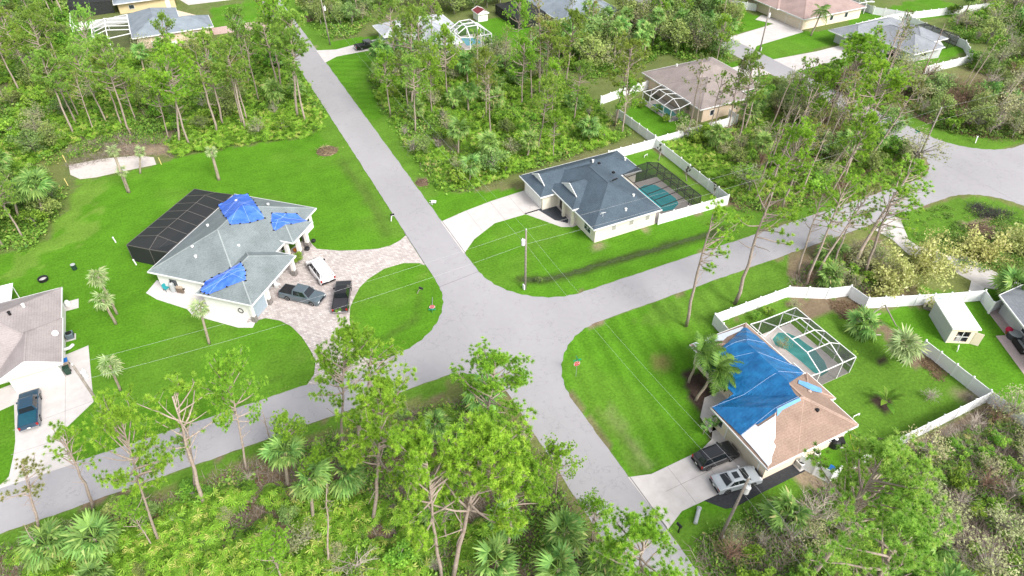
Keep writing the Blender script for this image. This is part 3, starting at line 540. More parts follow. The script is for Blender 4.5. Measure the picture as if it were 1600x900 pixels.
SH_LGREY = shingle('shingle_light_grey', (.20, .215, .24), (.28, .295, .32)); SH_PINK = shingle('shingle_pink_brown', (.29, .21, .19), (.38, .285, .265)); SH_SLATE = shingle('shingle_slate', (.19, .225, .265), (.26, .295, .33))
CAPG = shingle('cap_grey', (.27, .30, .30)); CAPT = shingle('cap_tan', (.38, .275, .225)); CAPB = shingle('cap_blue', (.075, .10, .125))
FRW = mat('cage_white', (.80, .80, .80), .4, .03); FRB = mat('cage_bronze', (.03, .028, .025), .4, .1); FRT = mat('cage_tan', (.13, .12, .11), .5, .1)
SCR_D = screenmat('screen_black', (.020, .022, .024), .86); SCR_M = screenmat('screen_bronze', (.02, .02, .02), .36); SCR_L = screenmat('screen_light', (.05, .055, .06), .22)
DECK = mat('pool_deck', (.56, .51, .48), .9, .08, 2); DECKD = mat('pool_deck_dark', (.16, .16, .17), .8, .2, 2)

# grey-green hip roofed house with three tarps, set at an angle on the corner
H1 = thing('house', 'white house with grey hip roof patched by three bright blue tarps', 'house', (-12, 84.7, 0), R(47.3))
walls(H1, [(.6, -.6), (19.3, -.6), (19.3, -13.3), (16.6, -13.3), (16.6, -11.8), (9.6, -11.8), (9.6, -13.1), (8.1, -13.1), (8.1, -14.6), (1.6, -14.6), (1.6, -16.3), (-1.5, -16.3), (-1.5, -9.4), (.6, -9.4)], 3.15, WHITEW)
hip(H1, 0, 19.9, -14, 0, 3.2, .5, 'x', SH_GREY, CAPG); hip(H1, -2, 8.7, -17, -8.8, 3.17, .5, 'x', SH_GREY, CAPG); hip(H1, 10.8, 16.2, -15.5, -7, 3.5, .5, 'y', SH_GREY, CAPG)
opening(H1, 'window', 17.9, -13.3, .9, -90, 1.3, 1.4, bars=(2, 2)); opening(H1, 'window', .6, -3.0, .9, 180, 1.2, 1.2); opening(H1, 'door', 13.4, -11.8, .05, -90, 1.8, 2.3, DKDOOR); opening(H1, 'window', 11, -11.8, .6, -90, .8, 1.9); opening(H1, 'window', 15.8, -11.8, .6, -90, .8, 1.9)
garage(H1, .05, -16.3, -90, 2.6, 2.3, BLUEG); garage(H1, 5, -14.6, -90, 4.2, 2.3, BLUEG)
for u, v in ((1.9, -16.4), (8.2, -16.5)): column(H1, u, v, 3.0, .45, WHITEW, STONE)
column(H1, -1.65, -16.45, 3.0, .35, WHITEW, STONE)
for u, v in ((11.2, -13.9), (12.4, -15.0), (14.6, -15.0), (15.8, -13.9)): column(H1, u, v, 3.35, .5, WHITEW, STONE)
vents(H1, [(4.2, -4.6, 5.2), (9.5, -3.1, 4.85), (15.9, -3.5, 5.0), (6.4, -10.2, 5.0), (3.0, -5.8, 4.75), (16.4, -8.5, 5.0)])
RC1 = [(0, 19.9, -14, 0), (-2, 8.7, -17, -8.8), (10.8, 16.2, -15.5, -7)]; RC4 = [(40.3, 52.5, 24.5, 33.2), (44.2, 52.65, 24.62, 41.9), (49, 53.3, 28.3, 32.5)]
h1 = hfun([(0, 19.9, -14, 0, 3.2, .5, 'x'), (-2, 8.7, -17, -8.8, 3.17, .5, 'x'), (10.8, 16.2, -15.5, -7, 3.5, .5, 'y')])
TARPB = mat('tarp_bright_blue', (.022, .105, .56), .38, scale=.8, col2=(.09, .22, .82), spec=.5, bump=.5); TARPD = mat('tarp_deep_blue', (.006, .080, .225), .30, scale=.9, col2=(.014, .16, .38), spec=.5, bump=.5); TARPL = mat('tarp_light_blue', (.15, .36, .68), .5, .12, 1)
WMEM = mat('roof_membrane', (.74, .79, .88), .6, .06, 1.5)
M1 = Matrix.Translation((-12, 84.7, 0)) @ Matrix.Rotation(R(47.3), 4, 'Z')
tarp('roof_tarp', 'bright blue tarp over the rear ridge of the grey roof', [(16.50,0.52),(19.07,-0.49),(20.41,-2.03),(17.33,-5.33),(14.21,-8.36),(12.93,-10.16),(10.82,-9.27),(8.75,-7.72),(11.28,-4.76)], h1, M1, TARPB, rects=RC1, lift=.09, wr=.045, step=.3, straps=((0, 5), (1, 6), (2, 8), (3, 7)), seed=3, weights=2)
tarp('roof_tarp', 'bright blue tarp over the entrance hip of the grey roof', [(14.45,-10.34),(15.84,-11.63),(16.82,-12.71),(15.91,-15.06),(13.61,-13.76),(11.78,-12.05),(12.79,-11.15)], h1, M1, TARPB, rects=RC1, lift=.09, wr=.045, step=.3, straps=((0, 3), (1, 5), (6, 4)), seed=4, weights=1)
tarp('roof_tarp', 'long bright blue tarp on the garage slope of the grey roof', [(-1.74,-9.50),(-1.86,-10.71),(0.78,-14.70),(2.20,-13.90),(3.14,-12.64),(1.45,-10.26),(0.17,-8.72)], h1, M1, TARPB, rects=RC1, lift=.09, wr=.045, step=.3, straps=((0, 3), (1, 4), (6, 3), (5, 2)), seed=5, weights=2)
nd, bs, ps = cage_nodes(4.5, 19.8, 7.2, .35, 7, [(0, 2.9), (.55, 3.75), (1, 3.05)], along='x', hipped=(1, 1))
cage('black screened pool cage behind the house with three tarps', nd, bs, ps, FRT, SCR_D, .07, (-12, 84.7, 0), R(47.3))
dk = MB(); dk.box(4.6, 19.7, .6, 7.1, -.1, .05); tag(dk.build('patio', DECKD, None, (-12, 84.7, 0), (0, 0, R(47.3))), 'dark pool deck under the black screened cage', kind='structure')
q_ = thing('swimming_pool', 'dim pool inside the black screened cage', 'pool', (-12, 84.7, 0), R(47.3))
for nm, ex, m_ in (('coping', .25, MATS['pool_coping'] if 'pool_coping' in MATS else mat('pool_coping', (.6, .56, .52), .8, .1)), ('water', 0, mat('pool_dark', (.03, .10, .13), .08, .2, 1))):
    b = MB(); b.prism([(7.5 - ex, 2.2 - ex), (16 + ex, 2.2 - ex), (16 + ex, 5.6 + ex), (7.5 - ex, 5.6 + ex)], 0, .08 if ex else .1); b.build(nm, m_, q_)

# slate-blue roofed house in the middle
H3 = thing('house', 'cream house with dark slate blue hip roof behind the centre utility pole', 'house')
walls(H3, [(44.2, 84.6), (44.2, 78.5), (47.0, 78.5), (47.0, 67.5), (57.7, 67.5), (57.7, 78.5), (61.6, 78.5), (61.6, 84.6)], 2.85, CREAM)
hip(H3, 43.5, 62.1, 77.9, 85.1, 2.9, .5, 'x', SH_BLUE, CAPB, ('dutch', 'hip')); hip(H3, 46.3, 58.2, 66.9, 84.2, 2.92, .5, 'y', SH_BLUE, CAPB); hip(H3, 45.9, 54, 72.3, 80.1, 3.25, .5, 'x', SH_BLUE, CAPB, ('dutch', 'hip'))
garage(H3, 44.2, 81.6, 180, 4.9, 2.25, WHITEW)
for x in (50.2, 53.3, 56.2): opening(H3, 'window', x, 67.5, 1.3, -90, .75, .8, mat('blinded_glass', (.38, .36, .33), .2, .1, 2))
opening(H3, 'window', 47, 69.6, .8, 180, 1.7, 1.4, bars=(2, 2)); opening(H3, 'window', 47, 73.8, .8, 180, 1.1, 1.4, bars=(1, 2)); opening(H3, 'door', 47, 77.3, .05, 180, 1.3, 2.3, DKDOOR)
for y in (72.9, 75.6, 79.2): column(H3, 46.35, y, 3.1, .4, CREAM)
vents(H3, [(54.6, 81.0, 4.9), (60.4, 80.3, 4.2), (55.0, 70.0, 4.55), (52.6, 68.3, 3.75)])
b = MB(); b.box(-.5, .5, -.08, .08, 0, .18); b.build('roof_vent', DARK, H3, (53.6, 73.2, 5.85), (0, 0, .2))
for x, y, z in ((54.6, 79.2, 5.3), (55.6, 76.5, 4.8)):
    b = MB(); b.box(-.2, .2, -.2, .2, 0, .2); b.build('roof_vent', DARK, H3, (x, y, z))
b = MB(); b.tube([(0, 0, 0), (0, 0, .9)], .02, 4); b.beam((-.5, 0, .7), (.5, 0, .75), .03); b.beam((-.3, .1, .85), (.35, -.1, .85), .03); b.build('antenna', FASC, H3, (48.6, 68.3, 3.55))
nd, bs, ps = cage_nodes(66.2, 58.6, 67.6, 78.8, 6, [(0, 2.7), (.3, 3.4), (1, 2.95)], along='y')
cage('bronze pool cage with open mesh behind the slate blue roof', nd, bs, ps, FRB, screenmat('screen_dark_mesh', (.02, .02, .02), .48), .09)
pool('turquoise pool inside the bronze cage', [(61.0, 76.9), (62.8, 77.4), (64.4, 76.8), (64.9, 74.4), (65.0, 71.9), (64.5, 70.4), (62.7, 69.4), (61.0, 69.6), (60.4, 71), (61.2, 73.3), (60.4, 75.4)], mat('pool_turquoise', (.02, .40, .44), .06, scale=.6, col2=(.05, .52, .55), spec=.5), [(57.8, 67.6), (66.2, 67.6), (66.2, 78.8), (57.8, 78.8)], DECK)
fence('white vinyl fence round the back yard of the slate blue roofed house', [(58.2, 67.2), (71.2, 66.8), (71.9, 87.3), (61.8, 87.1)])
fence('white vinyl fence joining the slate blue house yard to the brown house yard', [(72.2, 87.6), (84.5, 87.8), (91.2, 88.0), (91.4, 90.6)])
fence('grey white fence on the west side of the brown roofed house yard', [(72.4, 88.2), (72.4, 100.8)])
fence('white fence at the wood side of the brown roofed house', [(72.4, 106.5), (80, 108), (87, 108.6)])

# tan roofed house under the big deep blue tarp
H4 = thing('house', 'peach house with tan roof largely covered by a deep blue tarp', 'house')
walls(H4, [(40.9, 25.1), (40.9, 32.7), (44.8, 32.7), (44.8, 41.3), (52.1, 41.3), (52.1, 25.1)], 2.85, PEACH)
hip(H4, 40.3, 52.5, 24.5, 33.2, 2.9, .5, 'x', SH_TAN, CAPT); hip(H4, 44.2, 52.65, 24.62, 41.9, 2.92, .5, 'y', SH_TAN, CAPT); hip(H4, 49, 53.3, 28.3, 32.5, 2.9, .3, 'x', SH_TAN, CAPT)
garage(H4, 40.9, 28.4, 180, 4.8, 2.2, mat('beige_door', (.66, .57, .45), .6, .05)); opening(H4, 'window', 44.8, 39.5, .8, 180, 1.6, 1.3, bars=(2, 1)); opening(H4, 'door', 44.8, 34.4, .05, 180, 1.1, 2.2, DKDOOR); opening(H4, 'window', 40.9, 32.0, .9, 180, .7, 1.2)
opening(H4, 'window', 50.2, 25.1, 1.0, -90, 1.0, 1.1); column(H4, 43.9, 33.9, 2.8, .35, PEACH)
vents(H4, [(49.0, 27.2, 4.3)], DARK); vents(H4, [(50.4, 29.6, 4.0)], mat('vent_tan', (.5, .38, .33), .8))
h4 = hfun([(40.3, 52.5, 24.5, 33.2, 2.9, .5, 'x'), (44.2, 52.65, 24.62, 41.9, 2.92, .5, 'y'), (49, 53.3, 28.3, 32.5, 2.9, .3, 'x')]); I4 = Matrix.Identity(4)
tarp('roof_tarp', 'huge deep blue tarp over most of the tan roof', [(51.34,40.97),(47.29,39.20),(45.58,38.95),(44.21,38.50),(43.65,37.28),(43.65,33.59),(40.30,33.12),(40.51,28.82),(42.27,28.90),(42.31,28.67),(44.35,28.53),(44.75,28.83),(47.84,29.01),(48.30,30.89),(52.70,32.47),(52.96,33.33),(52.21,34.44),(51.84,37.76),(51.60,40.28)], h4, I4, TARPD, rects=RC4, lift=.14, wr=.05, step=.3, straps=((3, 15), (6, 14), (7, 12), (2, 17)), seed=8)
tarp('roof_membrane', 'white membrane sheets beside the deep blue tarp above the garage', [(40.58,28.82),(42.22,28.85),(42.23,28.47),(44.19,28.32),(42.75,26.55),(42.33,26.33),(42.38,25.95),(41.39,25.31),(40.97,24.86),(40.44,24.70),(40.54,26.66)], h4, I4, WMEM, rects=RC4, lift=.085, cat='roof cover', wr=.012, seed=9)
tarp('roof_membrane', 'white membrane strip along the eave behind the queen palms', [(44.48,41.84),(51.53,41.36),(51.11,40.65),(48.31,40.46),(47.30,40.00),(46.49,40.64),(45.14,40.19),(44.21,38.41),(44.20,39.25)], h4, I4, WMEM, rects=RC4, lift=.08, cat='roof cover', wr=.01, seed=10)
tarp('roof_tarp', 'pale blue hem strip between deep blue tarp and bare tan shingles', [(44.71,28.78),(47.86,28.96),(47.79,28.59),(45.19,28.50),(44.25,28.18)], h4, I4, TARPL, rects=RC4, lift=.10, wr=.01, seed=11)
tarp('roof_tarp', 'small pale blue tarp strip on the lanai edge of the tan roof', [(50.60,31.39),(51.72,30.98),(52.69,29.85),(52.23,29.35),(51.00,29.64),(49.88,30.87)], h4, I4, TARPL, rects=RC4, lift=.10, wr=.02, seed=12)
# storm-torn white cage: frame only bent on the house side, roof mesh mostly gone
nd, bs, ps = cage_nodes(60.4, 53.0, 31.9, 41.5, 4, [(0, 2.7), (.28, 3.8), (.76, 3.8), (1, 2.9)], along='y', hipped=(1, 1))
bs = [x for x in bs if not ((x[0][1] == 3 or x[1][1] == 3) and x[0][0] in (1, 2))]; ps = [x for x in ps if x[0][1] in ('g',) or (x[0][1] == 0) or x[0] == (0, 1)]
cage('white storm torn pool cage beside the deep blue tarp', nd, bs, ps, FRW, screenmat('screen_grey', (.03, .032, .036), .50), .09)
pool('teal pool under the torn white cage', [(56.2, 40.2), (57.7, 40.8), (58.7, 40.2), (59.3, 38.9), (59.4, 37.7), (59.6, 36.5), (59.1, 34.4), (58.3, 33.1), (57.0, 32.9), (56.6, 33.8), (56.6, 35.8), (56.4, 38.1), (55.8, 39.2)], mat('pool_teal', (.05, .24, .22), .08, scale=.8, col2=(.10, .36, .34), spec=.5), [(52.2, 31.9), (60.4, 31.9), (60.4, 41.5), (52.2, 41.5)], DECK)
fence('long white vinyl fence from the torn pool cage to the bamboo', [(50.9, 42.0), (51.3, 45.7), (63.6, 45.6), (68.1, 43.0), (71.1, 42.1), (71.2, 39.3), (81.7, 35.2), (86.2, 33.6), (84.9, 31.4)])
fence('short white fence beside the grey house at the right edge', [(84.9, 31.5), (87.2, 31.5)])
fence('grey white fence between the tarped house yard and the shed', [(71.1, 30.6), (70.8, 21.9), (71.1, 10)])
fence('white fence along the overgrown lot behind the tarped house', [(70.6, 21.7), (50.4, 21.9)])
fence('white side gate beside the black asphalt strip', [(45.4, 24.7), (46.7, 21.8), (47.9, 21.9)], span=1.6)

# taupe roofed house at the left edge
H5 = thing('house', 'white house with taupe gable roof and blue pickup outside', 'house')
walls(H5, [(-22.9, 86.0), (-22.9, 72.2), (-27.9, 72.2), (-27.9, 74.5), (-33.5, 74.5), (-42, 74.5), (-42, 86)], 2.85, WHITEW)
hip(H5, -42.6, -22.3, 73.4, 86.6, 2.9, .42, 'x', SH_TAUPE); hip(H5, -28.5, -22.15, 71.5, 80, 2.93, .5, 'y', SH_TAUPE, ends=('gable', 'hip'), gab=mat('gable_grey', (.60, .60, .60), .9)); hip(H5, -34.4, -28.7, 72.4, 82, 3.2, .5, 'y', SH_TAUPE, ends=('gable', 'hip'), gab=MATS['gable_grey'])
garage(H5, -25.4, 72.2, -90, 4.6, 2.15, mat('cream_door', (.78, .70, .60), .5, .04)); opening(H5, 'window', -22.9, 76.2, 1.0, 0, .8, 1.0); opening(H5, 'window', -22.9, 82.4, 1.0, 0, .9, 1.1); opening(H5, 'door', -30.5, 74.5, .05, -90, 1.0, 2.1, DKDOOR)
vents(H5, [(-25.8, 82.2, 4.7), (-29.4, 81.9, 4.9)]); vents(H5, [(-27, 80.6, 5.2)], DARK)
b = MB(); b.lathe([(.03, 0), (.25, .06), (.42, .2), (.44, .22), (.24, .1), (.02, .05)], 12); b.tube([(0, 0, 0), (.1, .0, -.5)], .04, 5); b.build('satellite_dish', FASC, H5, (-22.7, 76.6, 3.5), (1.0, .3, 0)).scale = (.8, .8, .8)
H5p = thing('patio_cover', 'white ribbed patio roof behind the taupe roof', 'patio cover', (-31.8, 89.0, 0)); b = MB(); b.box(-4, 3.6, -1.7, 2.0, 2.5, 2.56); [b.box(-4 + i * .4, -3.94 + i * .4, -1.7, 2.0, 2.56, 2.61) for i in range(19)]; b.build('cover', FASC, H5p)
for x in (-3.5, 3.4):
    b = MB(); b.tube([(x, 1.8, 0), (x, 1.8, 2.5)], .06, 6); b.build('post', FASC, H5p)

# brown-grey roofed house with white cage behind the fences
H6 = thing('house', 'tan house with brown grey roof and white framed pool cage', 'house')
walls(H6, [(85.2, 109.9), (85.2, 94.8), (85.6, 91.5), (96.4, 92.0), (96.6, 94.9), (102.4, 104), (102.4, 109.9)], 2.85, TANW)
hip(H6, 84.8, 103, 94.2, 110.6, 2.9, .42, 'x', SH_BRN); hip(H6, 84.6, 97.1, 91.2, 104, 2.93, .42, 'y', SH_BRN)
opening(H6, 'window', 88, 91.6, 1, -90, 1.0, 1.0); opening(H6, 'window', 93.5, 91.9, 1, -90, .9, .9); vents(H6, [(90.3, 106.6, 4.9)])
nd, bs, ps = cage_nodes(80.3, 84.7, 94.3, 103.5, 4, [(0, 2.4), (.45, 3.4), (1, 3.0)], along='y', hipped=(1, 1))
cage('white framed pool cage of the brown roofed house', nd, bs, ps, FRW, SCR_M, .11)
pool('small teal pool inside the white framed cage', [(81.3, 96), (83.2, 95.8), (83.6, 98), (83, 101.5), (81.6, 102), (81, 99)], MATS['pool_teal'], [(80.3, 94.3), (85, 94.3), (85, 103.5), (80.3, 103.5)], DECK)

# white roofed house across the wood
H7 = thing('house', 'pale house with white grey roof behind the roadside pines', 'house')
walls(H7, [(44.2, 161), (44.2, 155.4), (47.5, 155.2), (49.5, 147), (51.5, 143.4), (56.4, 143.4), (60.2, 150), (60.2, 161)], 2.85, GREYW)
hip(H7, 43.2, 61, 153.4, 162, 2.9, .42, 'x', SH_WHITE); hip(H7, 50.6, 58.2, 142.6, 160, 2.94, .42, 'y', SH_WHITE); hip(H7, 45.8, 54, 147.5, 157, 3.0, .4, 'x', SH_WHITE)
garage(H7, 44.2, 158.2, 180, 4.6, 2.2, BLUEG); opening(H7, 'window', 53.6, 143.4, .8, -90, .9, 1.6, bars=(1, 2)); opening(H7, 'window', 49, 149, 1, 200, 1, 1.2)
nd, bs, ps = cage_nodes(66.6, 58.8, 145.2, 153.5, 4, [(0, 2.6), (.35, 4.4), (.7, 4.4), (1, 3.0)], along='y', hipped=(1, 1))
cage('white framed pool cage beside the pale roofed house', nd, bs, ps, FRW, SCR_L, .16)
pool('pale blue pool inside the far white cage', [(61, 147), (64.5, 146.6), (65.2, 149), (64, 152), (61.6, 152)], mat('pool_pale', (.15, .45, .55), .1), [(58.8, 144.8), (66.8, 144.8), (66.8, 153.5), (58.8, 153.5)], DECK)
SHD = thing('garden_shed', 'small white shed with maroon roof on the far lawn', 'shed', (71.4, 162.2, 0)); walls(SHD, [(-1.3, -1.6), (1.3, -1.6), (1.3, 1.6), (-1.3, 1.6)], 2.0, WHITEW); hip(SHD, -1.5, 1.5, -1.9, 1.9, 2.0, .45, 'y', mat('maroon_roof', (.17, .035, .04), .8), ends=('gable', 'gable')); opening(SHD, 'door', 0, -1.6, .05, -90, .8, 1.7, WHITEW)

# brick house with slate roof, top centre
H9 = thing('house', 'red brick house with slate grey hip roof at the top centre', 'house')
walls(H9, [(86, 166), (86, 144.6), (101, 146.6), (101, 166)], 2.85, BRICK); hip(H9, 84.5, 102, 143.2, 167, 2.9, .42, 'y', SH_SLATE)
for x in (89, 93.5): opening(H9, 'window', x, 145.2, .9, -90, 1.0, 1.3)
opening(H9, 'window', 86, 150, .8, 180, .8, 1.6)
nd, bs, ps = cage_nodes(76.5, 84.3, 151.5, 164, 4, [(0, 2.5), (.4, 3.4), (1, 3.0)], along='y', hipped=(1, 1)); cage('dark screened pool cage beside the red brick house', nd, bs, ps, FRB, SCR_D, .1)

# pink-brown roofed house, top right
H10 = thing('house', 'cream house with pink brown hip roof at the upper right', 'house')
walls(H10, [(139, 140), (139, 120.2), (158.6, 120.2), (158.6, 140)], 2.85, PEACH); hip(H10, 138.2, 159.2, 119.5, 141, 2.9, .4, 'x', SH_PINK); hip(H10, 137.6, 147, 128, 141, 2.95, .4, 'y', SH_PINK)
for x in (148.5, 153.5): opening(H10, 'window', x, 120.2, 1, -90, 1.0, 1.1)
garage(H10, 139, 123.4, 180, 4.6, 2.2, PEACH)
nd, bs, ps = cage_nodes(159.3, 165, 122, 131, 3, [(0, 3.0), (.5, 3.6), (1, 2.6)], along='y', hipped=(1, 1)); cage('white pool cage behind the pink brown roof', nd, bs, ps, FRW, SCR_L, .15)

# grey roofed house, right of it
H11 = thing('house', 'pale grey house with light grey roof and open porch at the upper right', 'house')
walls(H11, [(146.5, 111), (140.2, 111), (140.2, 104), (145.2, 103.5), (145.2, 94.6), (154, 93.2), (157, 97), (157, 111)], 2.85, GREYW)
hip(H11, 138.1, 157.6, 103.2, 111.6, 2.9, .45, 'x', SH_LGREY); hip(H11, 143.4, 153.2, 92.2, 108, 2.94, .45, 'y', SH_LGREY); hip(H11, 150, 158.5, 95.5, 106, 2.92, .35, 'x', SH_LGREY)
opening(H11, 'window', 145.2, 101.5, .5, 180, 1.8, 1.9, bars=(3, 3)); opening(H11, 'door', 145.2, 98.6, .05, 180, 1.6, 2.2, DKDOOR); opening(H11, 'window', 149.5, 93.9, .9, -96, 1.2, 1.1)
for y in (94.4, 97, 100): column(H11, 143.9, y, 2.8, .3, FASC)
nd, bs, ps = cage_nodes(163.2, 157.3, 96, 105.2, 4, [(0, 2.6), (.5, 3.4), (1, 2.9)], along='y', hipped=(1, 1)); cage('dark mesh pool cage behind the light grey roof', nd, bs, ps, FRB, SCR_M, .1)
fence('long pale fence behind the light grey roofed house', [(150, 113.9), (163.7, 114.6), (182, 111.6), (196, 109)]); fence('pale fence at the back of the light grey house yard', [(166.5, 113.6), (163.9, 94.4), (158, 88), (143, 88.3)])
fence('pale fence beyond the pink brown house', [(164, 121), (164, 140)]); fence('pale fence crossing the yard behind the pink brown roof', [(164, 120.6), (168.4, 114.2)])
fence('grey fence left of the pink brown house', [(134, 142), (138.5, 136)])

# grey roofed house cut by the right edge
H12 = thing('house', 'grey house with light shingle roof cut by the right edge', 'house')
walls(H12, [(86.2, 31), (84.6, 27.6), (80.4, 20.2), (92, 14), (98, 25), (97, 31)], 2.85, GREYW)
b = MB(); E_ = [(85.3, 31.6), (79.3, 20.6), (92, 12.6), (98.9, 25), (98, 31.6)]; ap = (90.5, 23, 6.2)
for i in range(5): b.poly([(*E_[i], 2.9), (*E_[(i + 1) % 5], 2.9), ap])
rf = b.build('roof', SH_LGREY, H12); b = MB(); [b.beam((*E_[i], 2.82), (*E_[(i + 1) % 5], 2.82), .12, .2) for i in range(5)]; b.build('fascia', FASC, rf)
opening(H12, 'window', 84.05, 26.6, 1.0, 151, 1.0, 1.1, bars=(1, 2)); sheet('patio', [[(84.98,31.37),(86.13,31.64),(87.11,31.43),(82.17,24.37),(78.46,21.89),(81.85,28.26),(83.11,27.76)]], .04, mat('pink_pavers', (.50, .40, .38), .9, .12, 4), 'pinkish paver patio beside the grey house')

# top-left houses
H8 = thing('house', 'tan walled house with blue grey roof in the upper left wood', 'house')
walls(H8, [(-7.7, 195.5), (-7.7, 178.6), (8, 178.6), (8, 186), (2, 195.5)], 2.85, TANW); hip(H8, -8.5, 9.2, 178.1, 187, 2.9, .42, 'x', SH_SLATE); hip(H8, -8.6, 2.6, 178.3, 196.3, 2.95, .42, 'y', SH_SLATE)
for x in (-3.2, 4.8): opening(H8, 'window', x, 178.6, .9, -90, 1.1, 1.2, bars=(1, 2))
nd, bs, ps = cage_nodes(-16.8, -8.7, 181.5, 196, 5, [(0, 2.6), (.4, 3.6), (1, 3.0)], along='y', hipped=(1, 1)); cage('white framed pool cage of the top left house', nd, bs, ps, FRW, SCR_L, .16)
fence('white fence in front of the tan walled top left house', [(-4.8, 177.6), (-4.8, 175.4), (.2, 175.4)], h=1.8); fence('white fence behind the top left pool cage', [(-21.7, 207), (-21.7, 198.6), (-9, 199.2)])
H8b = thing('house', 'yellow walled house with dark roof cut by the top edge', 'house'); walls(H8b, [(-10.6, 226), (-10.6, 207.3), (3, 206.6), (3, 226)], 2.85, mat('yellow_stucco', (.62, .50, .30), .9, .05)); hip(H8b, -11.4, 3.8, 206, 227, 2.9, .4, 'y', SH_SLATE)
for x in (-7.5, -2.5): opening(H8b, 'window', x, 207, 1, -92, 1.2, .9)
opening(H8b, 'door', 1.2, 206.7, .05, -92, .9, 2, WHITEW)
nd, bs, ps = cage_nodes(-22, -11.8, 209, 224, 4, [(0, 2.6), (.5, 3.2), (1, 3.0)], along='y'); cage('dark pool cage at the top left edge', nd, bs, ps, FRB, SCR_D, .1)

# storage shed in the right yard
SH = thing('storage_shed', 'white flat roofed storage shed with open front in the fenced yard', 'shed', (76.45, 29.5, 0), R(-30)); SL = mat('shed_side', (.45, .46, .47), .7, .08)
b = MB(); b.box(-1.55, -1.47, 0, 5.1, 0, 2.4); b.box(1.47, 1.55, 0, 5.1, 0, 2.4); b.box(-1.47, 1.47, 5.02, 5.1, 0, 2.4); b.box(-1.47, 1.47, .08, 5.02, -.05, .05); b.build('wall', SL, SH)
b = MB(); b.box(-1.47, -.75, 0, .08, 0, 2.4); b.box(.85, 1.47, 0, .08, 0, 2.4); b.box(-.75, .85, 0, .08, 1.95, 2.4); b.box(-.75, .85, 0, .08, 0, .25); b.build('front_wall', PEACH, SH)
b = MB(); b.box(-1.72, 1.72, -.2, 5.3, 2.42, 2.6); b.build('roof', mat('shed_roof', (.86, .85, .86), .5, .03), SH); b = MB(); b.box(0, .9, -.03, .03, .05, 1.95); b.build('door', PEACH, SH, (1.4, -.02, 0), (0, 0, R(-25)))
b = MB(); b.box(-.03, .03, -.02, .06, .25, 1.95); b.box(-.75, .85, -.02, .06, 1.05, 1.1); b.build('mullion', FASC, SH)
for x, z, w, h, c in ((-.5, .1, .5, .9, 'm1'), (.1, .1, .5, .6, 'm2'), (.5, .2, .3, 1.1, 'm3')):
    b = MB(); b.box(-w / 2, w / 2, .5, 1.1, 0, h); b.build('stored_box', mat(c, {'m1': (.25, .2, .15), 'm2': (.5, .5, .48), 'm3': (.1, .1, .12)}[c], .8), SH, (x, 0, z))

# ---------------------------------------------------------------- vehicles
TYRE = mat('tyre', (.018, .018, .018), .85, .1); RIM = mat('rim_alloy', (.45, .46, .48), .3, .05, metal=.8); LAMPR = mat('tail_lamp', (.32, .015, .012), .25); LAMPW = mat('head_lamp', (.75, .78, .8), .12, .03)
CGLASS = mat('car_glass', (.012, .016, .02), .05, .1, spec=.7); PLATE = mat('plate', (.75, .75, .72), .5); CHROME = mat('chrome', (.6, .6, .62), .2, .03, metal=1)
_w = MB()
_pr = [(.0, -.11), (.24, -.11), (.34, -.10), (.375, -.06), (.375, .06), (.34, .10), (.24, .11), (.0, .11)]
_w.lathe([(max(r, .01), z) for r, z in _pr], 16); TYREM = _w.mesh('tyre', TYRE, True)
_w = MB(); _w.lathe([(.23, .08), (.23, .118), (.19, .112), (.06, .10), (.01, .125)], 12); RIMM = _w.mesh('rim', RIM, False)
def paint(name, c): return mat(name, c, .28, .03, 1, spec=.5, coat=.6)
